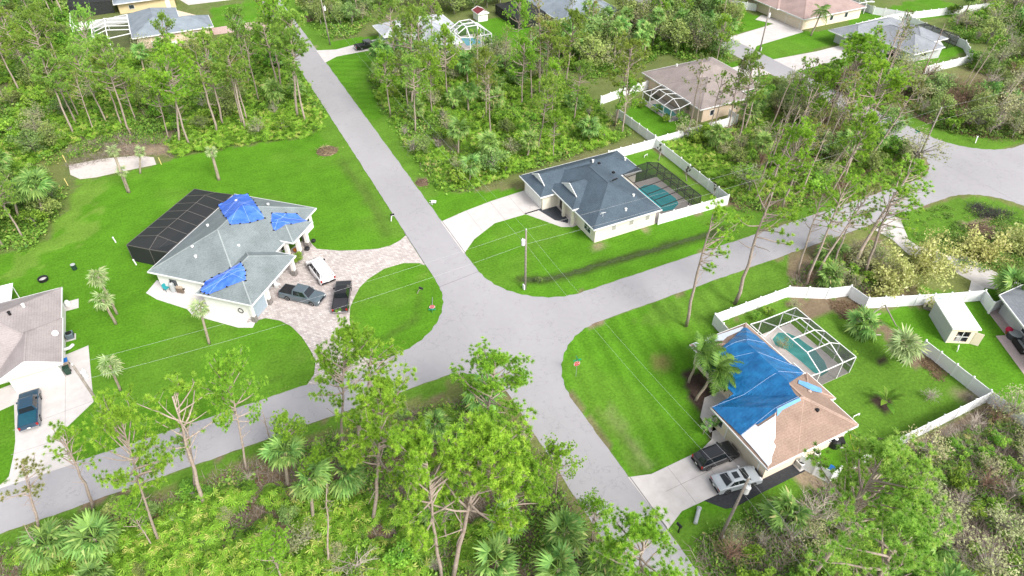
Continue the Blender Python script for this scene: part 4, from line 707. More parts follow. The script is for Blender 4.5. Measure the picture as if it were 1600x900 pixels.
def vehicle(name, label, cat, loc, ang, kind, col, roofcol=None, bed=None, scale=1.0):
    """x forward from the rear bumper; ang = heading in degrees in plan"""
    root = thing(name, label, cat, (loc[0], loc[1], .05), R(ang)); pm = paint('paint_' + name + '_' + str(len(MATS)), col)
    K = dict(pickup=dict(L=5.8, W=1.98, wb=(1.25, 4.75), top=[(0, .58), (.02, 1.08), (2.02, 1.10), (2.05, 1.02), (4.1, 1.08), (4.35, 1.10), (5.45, 1.02), (5.75, .86), (5.8, .55)], cab=(2.0, 4.45, 1.06, 1.86, 2.12, 3.75)),
             suv=dict(L=4.8, W=1.92, wb=(.95, 3.8), top=[(0, .5), (.02, 1.02), (.3, 1.06), (3.5, 1.06), (4.45, 1.0), (4.75, .8), (4.8, .5)], cab=(.12, 3.72, 1.03, 1.72, .55, 2.95)),
             van=dict(L=4.9, W=1.95, wb=(1.0, 3.95), top=[(0, .48), (.02, 1.05), (.3, 1.08), (3.9, 1.06), (4.6, .95), (4.86, .75), (4.9, .45)], cab=(.05, 4.1, 1.04, 1.78, .38, 3.1)),
             sedan=dict(L=4.85, W=1.84, wb=(.98, 3.82), top=[(0, .5), (.05, .92), (.3, 1.0), (1.0, 1.0), (3.35, .96), (4.4, .84), (4.75, .68), (4.85, .42)], cab=(.75, 3.65, .96, 1.43, 1.55, 2.75)))[kind]
    Lg, W = K['L'], K['W']; hw = W / 2; wr = .44 if kind != 'sedan' else .40; zb = .30 if kind != 'sedan' else .24
    out = [(0, zb + .12)] + K['top'] + [(Lg, zb + .1), (Lg - .12, zb)]
    for wx in K['wb'][::-1]:
        out.append((wx + wr, zb)); out += [(wx + wr * math.cos(t), .36 + wr * .98 * math.sin(t)) for t in np.linspace(.15, math.pi - .15, 7)]; out.append((wx - wr, zb))
    out.append((.1, zb))
    def ring(y, s, dz):
        cx = Lg / 2; return [(cx + (x - cx) * s, y, z + (dz if z > .9 else 0)) for x, z in out]
    rings = [ring(-hw, .975, -.05), ring(-hw + .07, .995, -.01), ring(-hw * .5, 1, .015), ring(hw * .5, 1, .015), ring(hw - .07, .995, -.01), ring(hw, .975, -.05)]
    b = MB(); n = len(out)
    for r_ in rings: b.v += r_
    for i in range(5):
        for j in range(n):
            j2 = (j + 1) % n; b.f.append((i * n + j, i * n + j2, (i + 1) * n + j2, (i + 1) * n + j)); b.m.append(0)
    b.f.append(tuple(range(n - 1, -1, -1))); b.f.append(tuple(range(5 * n, 6 * n))); b.m += [0, 0]
    body = b.build('body', pm, root)
    bm = bmesh.new(); bm.from_mesh(body.data); bmesh.ops.recalc_face_normals(bm, faces=bm.faces[:]); bm.to_mesh(body.data); bm.free()
    xa, xb, z0, z1, ta, tb = K['cab']; yi = hw - .06; yt = hw - .27
    base = [(xa, -yi, z0), (xb, -yi, z0), (xb, yi, z0), (xa, yi, z0)]; top = [(ta, -yt, z1 - .05), (tb, -yt, z1 - .05), (tb, yt, z1 - .05), (ta, yt, z1 - .05)]; cr = [(ta + .18, -yt + .18, z1), (tb - .15, -yt + .18, z1), (tb - .15, yt - .18, z1), (ta + .18, yt - .18, z1)]
    c = MB(); c.v = base + top + cr
    for lo in (0, 4):
        for j in range(4): k = (j + 1) % 4; c.f.append((lo + j, lo + k, lo + 4 + k, lo + 4 + j)); c.m.append(0)
    c.f.append((8, 9, 10, 11)); c.m.append(0); cab = c.build('cabin', paint('roof_' + name, roofcol) if roofcol else pm, root, bevel=.03)
    def pane(nm, q, a0, a1, b0, b1):      # glass inset on a cabin face q = (bl, br, tr, tl)
        bl, br, tr, tl = map(Vector, q); nrm = (br - bl).cross(tl - bl).normalized() * .014
        P_ = lambda s, t: (bl + (br - bl) * s) * (1 - t) + (tl + (tr - tl) * s) * t + nrm
        g = MB(); g.poly([P_(a0, b0), P_(a1, b0), P_(a1, b1), P_(a0, b1)]); return g.build(nm, CGLASS, cab)
    RG_ = mat('painted_sky_reflection', (.55, .56, .58), .15, .05, spec=.6)  # sky reflection painted in as a pale colour, for the van's rear window
    pane('windshield', (base[1], base[2], top[2], top[1]), .05, .95, .1, .95); rw = pane('rear_window', (base[3], base[0], top[0], top[3]), .08, .92, .15, .92)
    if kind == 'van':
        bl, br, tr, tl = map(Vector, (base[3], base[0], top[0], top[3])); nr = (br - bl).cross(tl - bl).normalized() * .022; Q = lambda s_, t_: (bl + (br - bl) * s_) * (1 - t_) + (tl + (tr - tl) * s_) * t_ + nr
        g = MB(); g.poly([Q(.12, .2), Q(.88, .2), Q(.88, .87), Q(.12, .87)]); g.build('painted_reflection', RG_, rw)
    for s, q in ((1, (base[0], base[1], top[1], top[0])), (-1, (base[2], base[3], top[3], top[2]))):
        cuts = {'pickup': (.10, .47, .50, .88), 'sedan': (.10, .46, .49, .86)}.get(kind, (.04, .30, .33, .60, .63, .92))
        if s < 0: cuts = tuple(1 - t for t in cuts[::-1])
        for i in range(0, len(cuts), 2): pane('side_window', q, cuts[i], cuts[i + 1], .15, .9)
    for wx in K['wb']:
        for sgn in (-1, 1):
            w = link('wheel', TYREM, root, (wx, sgn * (hw - .10), .36), (R(90) * -sgn, 0, 0)); link('rim', RIMM, w)
    for sgn in (-1, 1):
        g = MB(); zh = .72 if kind != 'sedan' else .62; g.box(Lg - .26, Lg - .03, -.2, .2, -.07, .09); g.build('headlight', LAMPW, root, (0, sgn * (hw - .27), zh), bevel=.02)
        g = MB(); g.box(-.015, .08, -.1 if kind in ('pickup', 'van', 'suv') else -.22, .1 if kind in ('pickup', 'van', 'suv') else .22, -.16, .16) if kind != 'sedan' else g.box(0.03, .1, -.24, .24, -.07, .07); g.build('tail_light', LAMPR, root, (0, sgn * (hw - (.14 if kind != 'sedan' else .28)), .86 if kind != 'sedan' else .78))
        g = MB(); g.box(-.09, .09, 0, .2 * 1, -.06, .1) if sgn > 0 else g.box(-.09, .09, -.2, 0, -.06, .1); g.build('mirror', DARK if kind == 'van' else pm, root, (xb - .55, sgn * (hw - .05), z0 + .08), bevel=.02)
    g = MB(); g.box(-.09, .04, -hw + .08, hw - .08, .42, .60); g.build('rear_bumper', DARK if kind != 'pickup' else CHROME, root, bevel=.03); g = MB(); g.box(Lg - .06, Lg + .05, -hw + .1, hw - .1, .36, .56); g.build('front_bumper', DARK if kind != 'pickup' else CHROME, root, bevel=.03)
    g = MB(); g.box(Lg - .1, Lg + .02, -.5, .5, .58, .78); g.build('grille', DARK, root); g = MB(); g.box(-.105, -.09, -.16, .16, .62, .76); g.build('licence_plate', PLATE, root)
    if kind == 'pickup':
        g = MB(); g.box(.12, 1.96, -hw + .16, hw - .16, 1.085, 1.135); g.build('bed_cover', mat('bed_' + name + str(len(MATS)), bed or (.02, .02, .022), .6, .1), root, bevel=.02)
    if kind == 'suv':
        for sgn in (-1, 1):
            g = MB(); g.beam((ta + .2, sgn * (yt - .08), z1 + .04), (tb - .3, sgn * (yt - .08), z1 + .04), .05); g.build('roof_rail', DARK if kind == 'suv' else pm, root)
    if kind == 'sedan':
        g = MB(); g.box(1.85, 2.45, -.36, .36, z1 + .002, z1 + .012); g.build('sunroof', CGLASS, root)
    root.scale = (scale,) * 3
    return root
def parked(name, label, cat, centre, ang, kind, col, scale=1.0, **kw):
    L_ = {'pickup': 5.8, 'suv': 4.8, 'van': 4.9, 'sedan': 4.85}[kind] * scale; return vehicle(name, label, cat, (centre[0] - L_ / 2 * math.cos(R(ang)), centre[1] - L_ / 2 * math.sin(R(ang))), ang, kind, col, scale=scale, **kw)
parked('pickup_truck', 'grey blue pickup with black bed cover on the pavers', 'pickup truck', (5.5, 74.0), -44, 'pickup', (.085, .115, .135), 1.04)
parked('pickup_truck', 'black pickup parked facing away beside the oval lawn', 'pickup truck', (10.2, 71.4), 69, 'pickup', (.008, .008, .009), 1.04, bed=(.035, .035, .04))
parked('minivan', 'white van parked beside the garage columns on the pavers', 'van', (9.0, 78.0), 98, 'van', (.78, .77, .78), 1.15)
parked('pickup_truck', 'dark blue pickup on the left concrete driveway', 'pickup truck', (-26.2, 68.0), 91, 'pickup', (.010, .045, .085), bed=(.012, .075, .115))
parked('sport_utility_car', 'black sport utility car on the driveway below the blue tarp', 'car', (38.2, 29.2), -3, 'suv', (.010, .011, .014))
parked('sedan', 'silver sedan with dark sunroof on the driveway edge', 'car', (38.2, 26.0), -10, 'sedan', (.40, .43, .46), 1.03)
parked('pickup_truck', 'black and silver pickup on the driveway of the white roofed house', 'pickup truck', (39.8, 156.2), 2, 'pickup', (.012, .012, .014))
vehicle('sport_utility_car', 'white car half hidden by trees at the top edge', 'car', (111.16,149.65), -60, 'suv', (.78, .78, .78))

# ---------------------------------------------------------------- trees and plants
BARK = mat('pine_bark', (.27, .205, .165), .95, scale=4, col2=(.44, .37, .32), bump=.4, objvar=.15); BARKG = mat('grey_bark', (.24, .21, .18), .95, scale=4, col2=(.36, .33, .29), bump=.3, objvar=.2); PALMB = mat('palm_bark', (.25, .20, .15), .95, scale=5, col2=(.42, .36, .29), bump=.4, objvar=.15)
TWIG = mat('bare_twig', (.28, .23, .19), .95, scale=3, col2=(.46, .41, .36), objvar=.2); BRNTW = mat('brown_twig', (.23, .15, .105), .95, .3, 3, objvar=.2)
NEED = leafmat('pine_needles', (.16, .29, .045), (.45, .64, .12), (.55, .50, .18), trans=.42, objvar=.2); NEEDL = leafmat('pine_needles_light', (.13, .30, .030), (.46, .74, .085), (.58, .62, .14), trans=.45, objvar=.10); NEEDD = leafmat('pine_needles_dull', (.20, .25, .07), (.40, .44, .14), (.50, .34, .17), trans=.35, objvar=.25)
FANL = leafmat('fan_leaf', (.10, .22, .05), (.30, .50, .12), (.50, .47, .20), trans=.3, objvar=.2); FANP = leafmat('fan_leaf_pale', (.24, .34, .13), (.45, .55, .25), (.55, .50, .30), trans=.3, objvar=.15); FEATH = leafmat('feather_leaf', (.09, .19, .035), (.24, .40, .08), trans=.3, objvar=.12)
OAKL = leafmat('oak_leaf', (.11, .18, .05), (.33, .45, .13), (.48, .44, .21), trans=.3, objvar=.28); BUSHL = leafmat('bush_leaf', (.10, .24, .028), (.37, .60, .075), (.52, .54, .13), trans=.4, objvar=.2); GREYL = leafmat('storm_stripped_leaf', (.24, .27, .11), (.46, .47, .25), (.52, .42, .28), trans=.25, objvar=.2)
BAMB = leafmat('bamboo_leaf', (.36, .41, .11), (.66, .68, .27), (.78, .74, .42), trans=.3, objvar=.15)

def unit(r, n):
    v = r.normal(size=(n, 3)); return v / np.linalg.norm(v, axis=1, keepdims=True)
def tufts(r, C_, D_, n, L_, w, spread=.85):
    """needle tufts: n thin triangles fanning from every centre"""
    k = len(C_); c = np.repeat(C_, n, 0); d = np.repeat(D_, n, 0) * .55 + unit(r, k * n) * spread; d[:, 2] += .12; d /= np.linalg.norm(d, axis=1, keepdims=True)
    s = np.cross(d, unit(r, k * n)); s /= np.linalg.norm(s, axis=1, keepdims=True) + 1e-6
    ln = L_ * r.uniform(.7, 1.15, (k * n, 1)); V = np.stack([c + s * w * .5, c - s * w * .5, c + d * ln], 1).reshape(-1, 3)
    F = np.arange(k * n * 3).reshape(-1, 3); var = np.clip(np.repeat(r.random(k) * .75, n) + r.random(k * n) * .25, 0, 1); return V, F, var
def pine(seed, H=16., crown=.5, rad=3.6, nb=22, per=11, onesided=0., dead=.15, needles=46, m=None, tl=.36, tw=.060, brown=False):
    """slash pine: tapered bent trunk with limbs (mesh 1), needle tufts at the limb ends (mesh 2)"""
    r = np.random.default_rng(seed); b = MB(); n = 9; zs = np.linspace(0, H, n); off = np.cumsum(r.normal(0, .10, (n, 2)), 0); off[0] = 0
    tp = [(off[i, 0], off[i, 1], zs[i]) for i in range(n)]; tr = .19 * (H / 16)
    b.tube(tp, [tr * (1 - .82 * (i / (n - 1)) ** 1.2) + .02 for i in range(n)], 7)
    Cs, Ds = [], []; tp = np.array(tp)
    for i in range(nb + int(nb * dead)):
        isdead = i >= nb
        t = 1 - crown + crown * ((i + .5) / nb if not isdead else r.uniform(0, .5)) if not isdead else r.uniform(1 - crown - .2, 1 - crown * .4)
        t = min(t, .985); z = t * H; p0 = np.array([np.interp(z, zs, tp[:, 0]), np.interp(z, zs, tp[:, 1]), z]); s = max(0, (t - (1 - crown)) / crown)
        az = r.uniform(0, 2 * math.pi) if r.random() > onesided else r.normal(0, .75); ln = rad * (.45 + .75 * math.sin(math.pi * min(1, .22 + .72 * s))) * r.uniform(.65, 1.1)
        if s > .85: ln *= .6
        el = R(4 + 55 * s ** 1.5 + r.normal(0, 10)); 
        if isdead: ln *= r.uniform(.35, .8); el = R(r.normal(0, 14))
        d = np.array([math.cos(az) * math.cos(el), math.sin(az) * math.cos(el), math.sin(el)]); pts = [p0]; seg = 4
        for q in range(seg): d = d + r.normal(0, .10, 3) + np.array([0, 0, .10]); d /= np.linalg.norm(d); pts.append(pts[-1] + d * ln / seg)
        r0 = .028 + .018 * ln; b.tube(pts, [r0 * (1 - .75 * q / seg) + .006 for q in range(seg + 1)], 4, cap=False)
        pts = np.array(pts)
        if isdead: continue
        for q in range(per):
            u = r.uniform(.38, 1.0) ** .8 * seg; k = min(int(u), seg - 1); base = pts[k] + (pts[k + 1] - pts[k]) * (u - k); sd = unit(r, 1)[0] * [1, 1, .6] + [0, 0, .35] + d * .5; sd /= np.linalg.norm(sd)
            tip = base + sd * r.uniform(.15, .30 * ln + .15)
            if q % 3 == 0: b.tube([base, tip], [.022, .010], 3, cap=False)
            Cs.append(tip); Ds.append(sd)
    V, F, var = tufts(r, np.array(Cs), np.array(Ds), needles, tl, tw)
    return b.mesh('trunk', BARK, True), mesh_np('crown', V, F, m or NEED, var if not brown else np.clip(var + .5, 0, 1)), H
def leaves_at(r, P, size, flat=.5):
    n = len(P); nrm = unit(r, n); nrm[:, 2] = np.abs(nrm[:, 2]) + flat; nrm /= np.linalg.norm(nrm, axis=1, keepdims=True); a = np.cross(nrm, unit(r, n)); a /= np.linalg.norm(a, axis=1, keepdims=True); c = np.cross(nrm, a)
    s = size * r.uniform(.6, 1.3, (n, 1)); V = np.stack([P - a * s * .5, P + c * s * .32, P + a * s * .6, P - c * s * .32], 1).reshape(-1, 3); return V, np.arange(n * 4).reshape(-1, 4)
def broadleaf(seed, H=6., rad=2.6, lobes=26, per=70, size=.34, m=None, bark=None, sparse=1.0, trunk=True, low=.25):
    r = np.random.default_rng(seed); b = MB(); P = []; var = []
    top = np.array([r.normal(0, .3), r.normal(0, .3), H * .45])
    if trunk: b.tube([(0, 0, 0), top * .5 + [r.normal(0, .15), r.normal(0, .15), 0], top], [.05 + H * .018, .04 + H * .013, .03 + H * .010], 6)
    for i in range(lobes):
        u = unit(r, 1)[0]; rr = r.uniform(.45, 1.0); c = np.array([u[0] * rad * rr, u[1] * rad * rr, H * (low + .5 * (1 - low)) + u[2] * H * (1 - low) * .5 * rr]); lr = rad * r.uniform(.22, .42)
        if trunk: mid = (top + c) / 2 + [0, 0, -.2]; b.tube([top * r.uniform(.6, 1), mid, c], [.025 + H * .006, .02 + H * .003, .01], 4, cap=False)
        k = int(per * r.uniform(.5, 1.3) * sparse); q = unit(r, k) * lr * r.uniform(.55, 1.05, (k, 1)); P.append(c + q); var.append(np.clip(r.random() * .65 + r.random(k) * .35, 0, 1))
    V, F = leaves_at(r, np.concatenate(P), size); return (b.mesh('trunk', bark or BARKG, True) if trunk else None), mesh_np('crown', V, F, m or OAKL, np.concatenate(var)), H
def bare(seed, H=5., rad=2., n=26, m=None, droop=0., sub=4, th=1.0):
    """storm-stripped shrub or small tree: forking twigs only"""
    r = np.random.default_rng(seed); b = MB(); t = MB(); b.tube([(0, 0, 0), (r.normal(0, .2), r.normal(0, .2), H * .4)], [(.03 + H * .014) * th, (.02 + H * .009) * th], 6); o = np.array(b.v[-1])
    for i in range(n):
        az = r.uniform(0, 6.283); z0 = H * r.uniform(.1, .42); d = np.array([math.cos(az) * r.uniform(.3, 1), math.sin(az) * r.uniform(.3, 1), r.uniform(.5, 1.4)]); d /= np.linalg.norm(d); ln = H * r.uniform(.35, .62); p = np.array([0, 0, z0]); pts = [p]
        for q in range(4): d = d + r.normal(0, .22, 3) - [0, 0, droop]; d /= np.linalg.norm(d); p = p + d * ln / 4 * [rad * 2 / H, rad * 2 / H, 1]; pts.append(p)
        t.tube(pts, [.035 * th, .028 * th, .02 * th, .014 * th, .006], 3, cap=False)
        for k in range(sub):
            j = r.integers(1, 4); e = pts[j] + (d * .6 + unit(r, 1)[0]) * ln * .32; t.tube([pts[j], (pts[j] + e) / 2 + unit(r, 1)[0] * .1, e], [.018 * th, .012 * th, .005], 3, cap=False)
    return b.mesh('trunk', m or TWIG, True), t.mesh('crown', m or TWIG), H
# fan-palm leaf: stalk plus pleated fan whose tips droop
def fan_leaf(seed, R_=.95, stalk=.9, n=15, droop=.35, arc=250, m=None, w=.17):
    r = np.random.default_rng(seed); V = []; F = []; var = []
    def quad(a, b_, c, d, v): i = len(V); V.extend([a, b_, c, d]); F.append((i, i + 1, i + 2, i + 3)); var.append(v)
    quad((0, -.025, 0), (0, .025, 0), (stalk, .02, .0), (stalk, -.02, .0), .75); quad((0, 0, -.025), (0, 0, .025), (stalk, 0, .02), (stalk, 0, -.02), .75)
    for i in range(n):
        a = R(-arc / 2 + arc * (i + .5) / n + r.normal(0, 2)); ln = R_ * (1 - .18 * abs(i - n / 2) / (n / 2)) * r.uniform(.85, 1.08); ca, sa = math.cos(a), math.sin(a); up = .10 * (1 if i % 2 else -1) * .5
        def P_(s, o, z): return (stalk + ca * s - sa * o, sa * s + ca * o, z)
        z1 = -droop * .25 * ln; z2 = -droop * 1.0 * ln * r.uniform(.6, 1.3); v = r.uniform(.0, .8)
        quad(P_(.03, -.01, 0), P_(.03, .01, 0), P_(ln * .55, w * .5, z1 + up), P_(ln * .55, -w * .5, z1 - up), v); quad(P_(ln * .55, -w * .5, z1 - up), P_(ln * .55, w * .5, z1 + up), P_(ln, .012, z2), P_(ln, -.012, z2), min(1, v + .15))
    return np.array(V), np.array(F), np.array(var)
def feather_leaf(seed, L_=2.6, n=22, droop=1.0):
    r = np.random.default_rng(seed); V = []; F = []; var = []
    cur = lambda t: np.array([L_ * (t - .16 * t * t * droop), 0, L_ * (.42 * t - .72 * droop * t * t)])
    def quad(q, v): i = len(V); V.extend(q); F.append((i, i + 1, i + 2, i + 3)); var.append(v)
    for i in range(7):
        a, b_ = cur(i / 7), cur((i + 1) / 7); w = .035 * (1 - i / 8); quad([a + [0, -w, 0], a + [0, w, 0], b_ + [0, w * .8, 0], b_ + [0, -w * .8, 0]], .9)
    for i in range(n * 2):
        t = .12 + .88 * (i // 2) / n; s = 1 if i % 2 else -1; p = cur(t); ll = L_ * .30 * math.sin(math.pi * min(1, .18 + .78 * t)) * r.uniform(.85, 1.15); dn = r.uniform(.35, .9); fw = r.uniform(.15, .5); v = r.random() * .8
        m1 = p + np.array([fw * ll * .4, s * ll * .5, -dn * ll * .18]); tip = p + np.array([fw * ll, s * ll * .85, -dn * ll * .75]); quad([p + [-.035, 0, 0], p + [.035, 0, 0], m1 + [.05, 0, 0], m1 + [-.05, 0, 0]], v); quad([m1 + [-.05, 0, 0], m1 + [.05, 0, 0], tip + [.008, 0, 0], tip + [-.008, 0, 0]], v)
    return np.array(V), np.array(F), np.array(var)
FRONDS = {k: [mesh_np('frond', *a[:2], mt, a[2]) for a in ls] for k, mt, ls in (
    ('fan', FANL, [fan_leaf(i, droop=.3 + .15 * i) for i in range(4)]), ('pale', FANP, [fan_leaf(i + 9, R_=.75, stalk=.7, n=11, droop=.5, w=.12) for i in range(3)]),
    ('feather', FEATH, [feather_leaf(i, droop=.9 + .15 * i) for i in range(3)]), ('broad', leafmat('banana_leaf', (.10, .22, .02), (.24, .42, .05), trans=.4), [(np.array([(0, -.03, 0), (0, .03, 0), (.5, .05, .12), (.5, -.05, .12), (1.0, .30, .22), (1.0, -.30, .22), (1.7, .26, .12), (1.7, -.26, .12), (2.2, .02, -.2), (2.2, -.02, -.2)]), np.array([(0, 1, 2, 3), (3, 2, 4, 5), (5, 4, 6, 7), (7, 6, 8, 9)]), np.array([.6, .3, .5, .7]))]))}
def frond_dirs(r, n, lo, hi):
    for i in range(n):
        yield i * 2.39996 + r.uniform(-.25, .25), R(lo + (hi - lo) * ((i + .5) / n) ** .8 + r.uniform(-7, 7))
TR_CACHE = {}
def palm_trunk(h, rad, bend, seed, boots=False):
    k = (round(h, 1), rad, round(bend, 1), boots)
    if k in TR_CACHE: return TR_CACHE[k]
    b = MB(); n = 9; b.tube([(bend * (1 - (1 - i / (n - 1)) ** 2) * .5 * (i / (n - 1)), .06 * math.sin(i * 1.3), h * i / (n - 1)) for i in range(n)], [rad * (1.15 if i == 0 else 1.0 - .18 * i / (n - 1) + (.02 if i % 2 else 0)) for i in range(n)], 8)
    TR_CACHE[k] = (b.mesh('trunk', PALMB, True), Vector(b.v[-1])); TR_CACHE[k] = (TR_CACHE[k][0], Vector((bend * .5, .06 * math.sin((n - 1) * 1.3), h))); return TR_CACHE[k]
def set_lean(o, h, lx, ly, rz):
    up = Vector((lx, ly, h)).normalized(); q = Vector((0, 0, 1)).rotation_difference(up) @ Quaternion((0, 0, 1), rz); o.rotation_mode = 'QUATERNION'; o.rotation_quaternion = q
def palm(name, label, x, y, h, lx=0, ly=0, kind='fan', nf=22, size=1.0, lo=75, hi=-45, rad=.17, seed=0, group=None, cat='palm tree', wind=None):
    """palm: trunk plus every frond a part of its own"""
    r = np.random.default_rng(seed + 100); root = thing(name, label, cat, (x, y, 0), 0, group); set_lean(root, max(h, .5), lx, ly, 0)
    tm, topv = palm_trunk(max(.3, h), rad, 0.0, seed); link('trunk', tm, root)
    for az, el in frond_dirs(r, nf, lo, hi):
        if wind is not None: az = wind + (((az - wind + math.pi) % (2 * math.pi)) - math.pi) * .62
        me = FRONDS[kind][int(r.integers(0, len(FRONDS[kind])))]; s = size * r.uniform(.8, 1.12)
        o = link('frond', me, root, (0, 0, h - .05), None, (s, s, s)); o.rotation_mode = 'QUATERNION'; o.rotation_quaternion = Quaternion((0, 0, 1), az) @ Quaternion((0, 1, 0), -el) @ Quaternion((1, 0, 0), r.normal(0, .35))
    return root
def palm_crown_mesh(kind, nf, size, lo, hi, seed, mt):
    """joined head for far palms whose leaves are too small to pick apart"""
    r = np.random.default_rng(seed); Vs, Fs, va = [], [], []; n0 = 0; src = [fan_leaf(i, droop=.3 + .15 * i) for i in range(3)]
    for az, el in frond_dirs(r, nf, lo, hi):
        V, F, v = src[int(r.integers(0, 3))]; q = Quaternion((0, 0, 1), az) @ Quaternion((0, 1, 0), -el) @ Quaternion((1, 0, 0), r.normal(0, .35)); M = np.array(q.to_matrix()); V2 = (V * size * r.uniform(.8, 1.1)) @ M.T; Vs.append(V2); Fs.append(F + n0); n0 += len(V); va.append(np.clip(v + r.uniform(-.1, .2), 0, 1))
    return mesh_np('crown', np.concatenate(Vs), np.concatenate(Fs), mt, np.concatenate(va))
def plant_tree(name, label, cat, var, x, y, h, lx=0, ly=0, rz=None, group=None, wide=1.0):
    root = thing(name, label, cat, (x, y, 0), 0, group); tm, cm, H = var; s = h / H; w = s * wide
    set_lean(root, h, lx, ly, random.uniform(0, 6.28) if rz is None else rz)
    if tm: link('trunk', tm, root, None, None, (w, w, s))
    link('crown', cm, root, None, None, (w, w, s)); return root
PINE = [pine(20 + i, m=NEED, nb=24 + (i % 3) * 3, per=24, rad=3.3 + .3 * (i % 3), crown=.42 + .06 * (i % 3)) for i in range(5)]            # full crowns
PINEL = [pine(40 + i, m=NEEDL, nb=30, per=30, rad=4.2, crown=.5, needles=48, dead=.25) for i in range(4)]                            # big light-green near crowns
NEEDP = leafmat('pine_needles_pale', (.19, .42, .06), (.52, .80, .16), (.64, .68, .22), trans=.45, objvar=.08)
PINEX = [pine(50 + i, m=NEEDP, nb=30, per=26, rad=4.4, crown=.55, needles=48, dead=.4, onesided=.35) for i in range(2)]                  # very dense pale crowns
PINES = [pine(60 + i, m=NEEDL, nb=14, per=11, rad=3.4, crown=.42, onesided=.75, dead=.8) for i in range(4)]                           # wind-stripped, one-sided
PINED = [pine(80 + i, m=NEEDD, nb=16, per=6, rad=2.8, crown=.45, dead=.9, onesided=.3) for i in range(3)]                            # dull, half dead
SNAG = [pine(95 + i, m=NEEDD, nb=5, per=2, rad=1.8, crown=.35, dead=3.0, needles=8) for i in range(2)]                               # nearly bare trunks
OAK = [broadleaf(120 + i, H=6, rad=2.7, m=OAKL) for i in range(3)]; BUSH = [broadleaf(130 + i, H=4, rad=2.0, lobes=18, m=BUSHL, low=.15) for i in range(3)]; STRIP_OAK = [broadleaf(140 + i, H=6, rad=2.6, per=26, m=GREYL, lobes=30, size=.28) for i in range(3)]
BAREB = [bare(150 + i, H=5, rad=2.2, n=30) for i in range(3)]; BARED = [bare(160 + i, H=3, rad=2.4, n=44, droop=.25, sub=5) for i in range(2)]; BARBR = [bare(165 + i, H=6, rad=2.3, n=34, m=BRNTW) for i in range(2)]
PHEAD = [palm_crown_mesh('fan', 20, 1.15, 75, -50, 170 + i, FANL) for i in range(3)]
PVAR = [(palm_trunk(5.0, .17, 0, 1)[0], None, 5.0)]
def far_palm(label, x, y, h, group, seed=0, s=1.0):
    root = thing('cabbage_palm', label, 'palm tree', (x, y, 0), 0, group); r = random.Random(seed); set_lean(root, h, r.uniform(-.6, .6), r.uniform(-.6, .6), r.uniform(0, 6.28))
    link('trunk', palm_trunk(5.0, .17, 0, 1)[0], root, None, None, (1, 1, h / 5)); link('crown', PHEAD[seed % 3], root, (0, 0, h), None, (s, s, s)); return root

# ---------------------------------------------------------------- trees one can tell apart, each where it stands
WINDZ = R(-26)      # crowns are blown towards the right of the photograph
def P_(label, t, v, wide=1.0, rz=None, cat='pine tree', name='pine_tree', group=None, hs=1.0):
    return plant_tree(name, label, cat, v, t[0], t[1], t[2] * hs, t[3], t[4], rz, group, wide)
P_('bare trunked slash pine on the lawn between street and fence', (48.05,46.96,16.90,0.10,0.00), PINES[0], 1.0, WINDZ)
P_('leaning slash pine beside the fence corner of the tarped house', (56.49,47.59,18.05,1.21,0.00), PINES[1], 1.1, WINDZ)
P_('slash pine with tufted crown at the street edge left of the trunk cluster', (68.47,48.71,13.38,-0.15,-0.00), PINES[2], .9, WINDZ)
P_('brown leaning slash pine in the trunk cluster by the street', (67.83,46.24,15.86,0.57,0.00), PINES[3], .9, WINDZ)
P_('slash pine whose branches reach over the far junction', (75.71,46.09,15.84,4.87,0.00), PINES[0], 1.3, WINDZ)
P_('thin dark pine leaning across the street towards the driveway', (76.65,44.35,14.31,-1.05,-0.00), PINES[2], 1.2, WINDZ)
P_('bright tufted pine hanging over the curve of the street', (74.31,47.91,11.22,0.53,0.00), PINES[1], 1.0, WINDZ)
P_('twin brown pine trunk with thin crown near the white fence', (69.64,46.88,14.08,5.58,0.00), PINED[0], .9, WINDZ)
P_('big light green slash pine at the bottom centre', (3.83,38.20,17.36,2.81,0.00), PINEL[0], .85)
P_('tall thin slash pine in front of the paver driveway end', (3.59,47.97,15.80,2.89,0.00), PINEL[1], .72)
P_('slash pine crown reaching over the street beside the paver driveway', (5.36,48.03,12.83,2.87,0.00), PINES[3], 1.2, WINDZ)
P_('dense light green pine by the street corner', (16.58,40.80,12.83,2.14,0.00), PINEL[2], 1.1)
P_('light green pine with bare lower trunk at the bottom edge', (7.69,29.87,19.00,0.46,0.00), PINEL[3], .7)
P_('broad bright pine crown over the bottom edge', (8.62,29.41,18.46,4.60,0.00), PINEL[1], .95, WINDZ)
P_('full bright pine near the lower street corner', (13.54,28.67,14.46,1.51,0.00), PINEL[2], .8)
P_('small bushy young pine on the verge of the lower street', (21.10,32.80,7.84,-0.10,-0.00), PINEL[3], .95)
P_('young pine touching the lower street edge', (21.84,27.04,6.48,-0.11,-0.00), PINEL[0], .95)
P_('bright pine crown cut by the bottom edge beside the street', (21.38,19.89,12.62,-0.83,-0.00), PINEL[1], 1.1)
P_('thin pine in front of the left driveway', (-20.37,51.35,11.16,1.64,0.00), PINES[1], 1.1, R(120))
P_('slash pine with round crown left of the street edge', (-14.83,44.84,17.06,2.69,0.00), PINEL[0], .62)
P_('sparse pine on the near verge below the left lawn', (-10.60,47.30,16.11,1.59,0.00), PINES[2], 1.0, R(60))
P_('light crowned pine in front of the left lawn', (-6.08,49.62,15.14,1.85,0.00), PINEL[3], .6)
P_('storm broken pine with rusty brown needles at the left edge', (-24.73,49.89,10.64,2.38,0.00), PINED[1], 1.1)
P_('thin sparse pine beside the lower verge', (-11.16,49.18,11.11,2.33,0.00), PINES[0], .8, R(200))
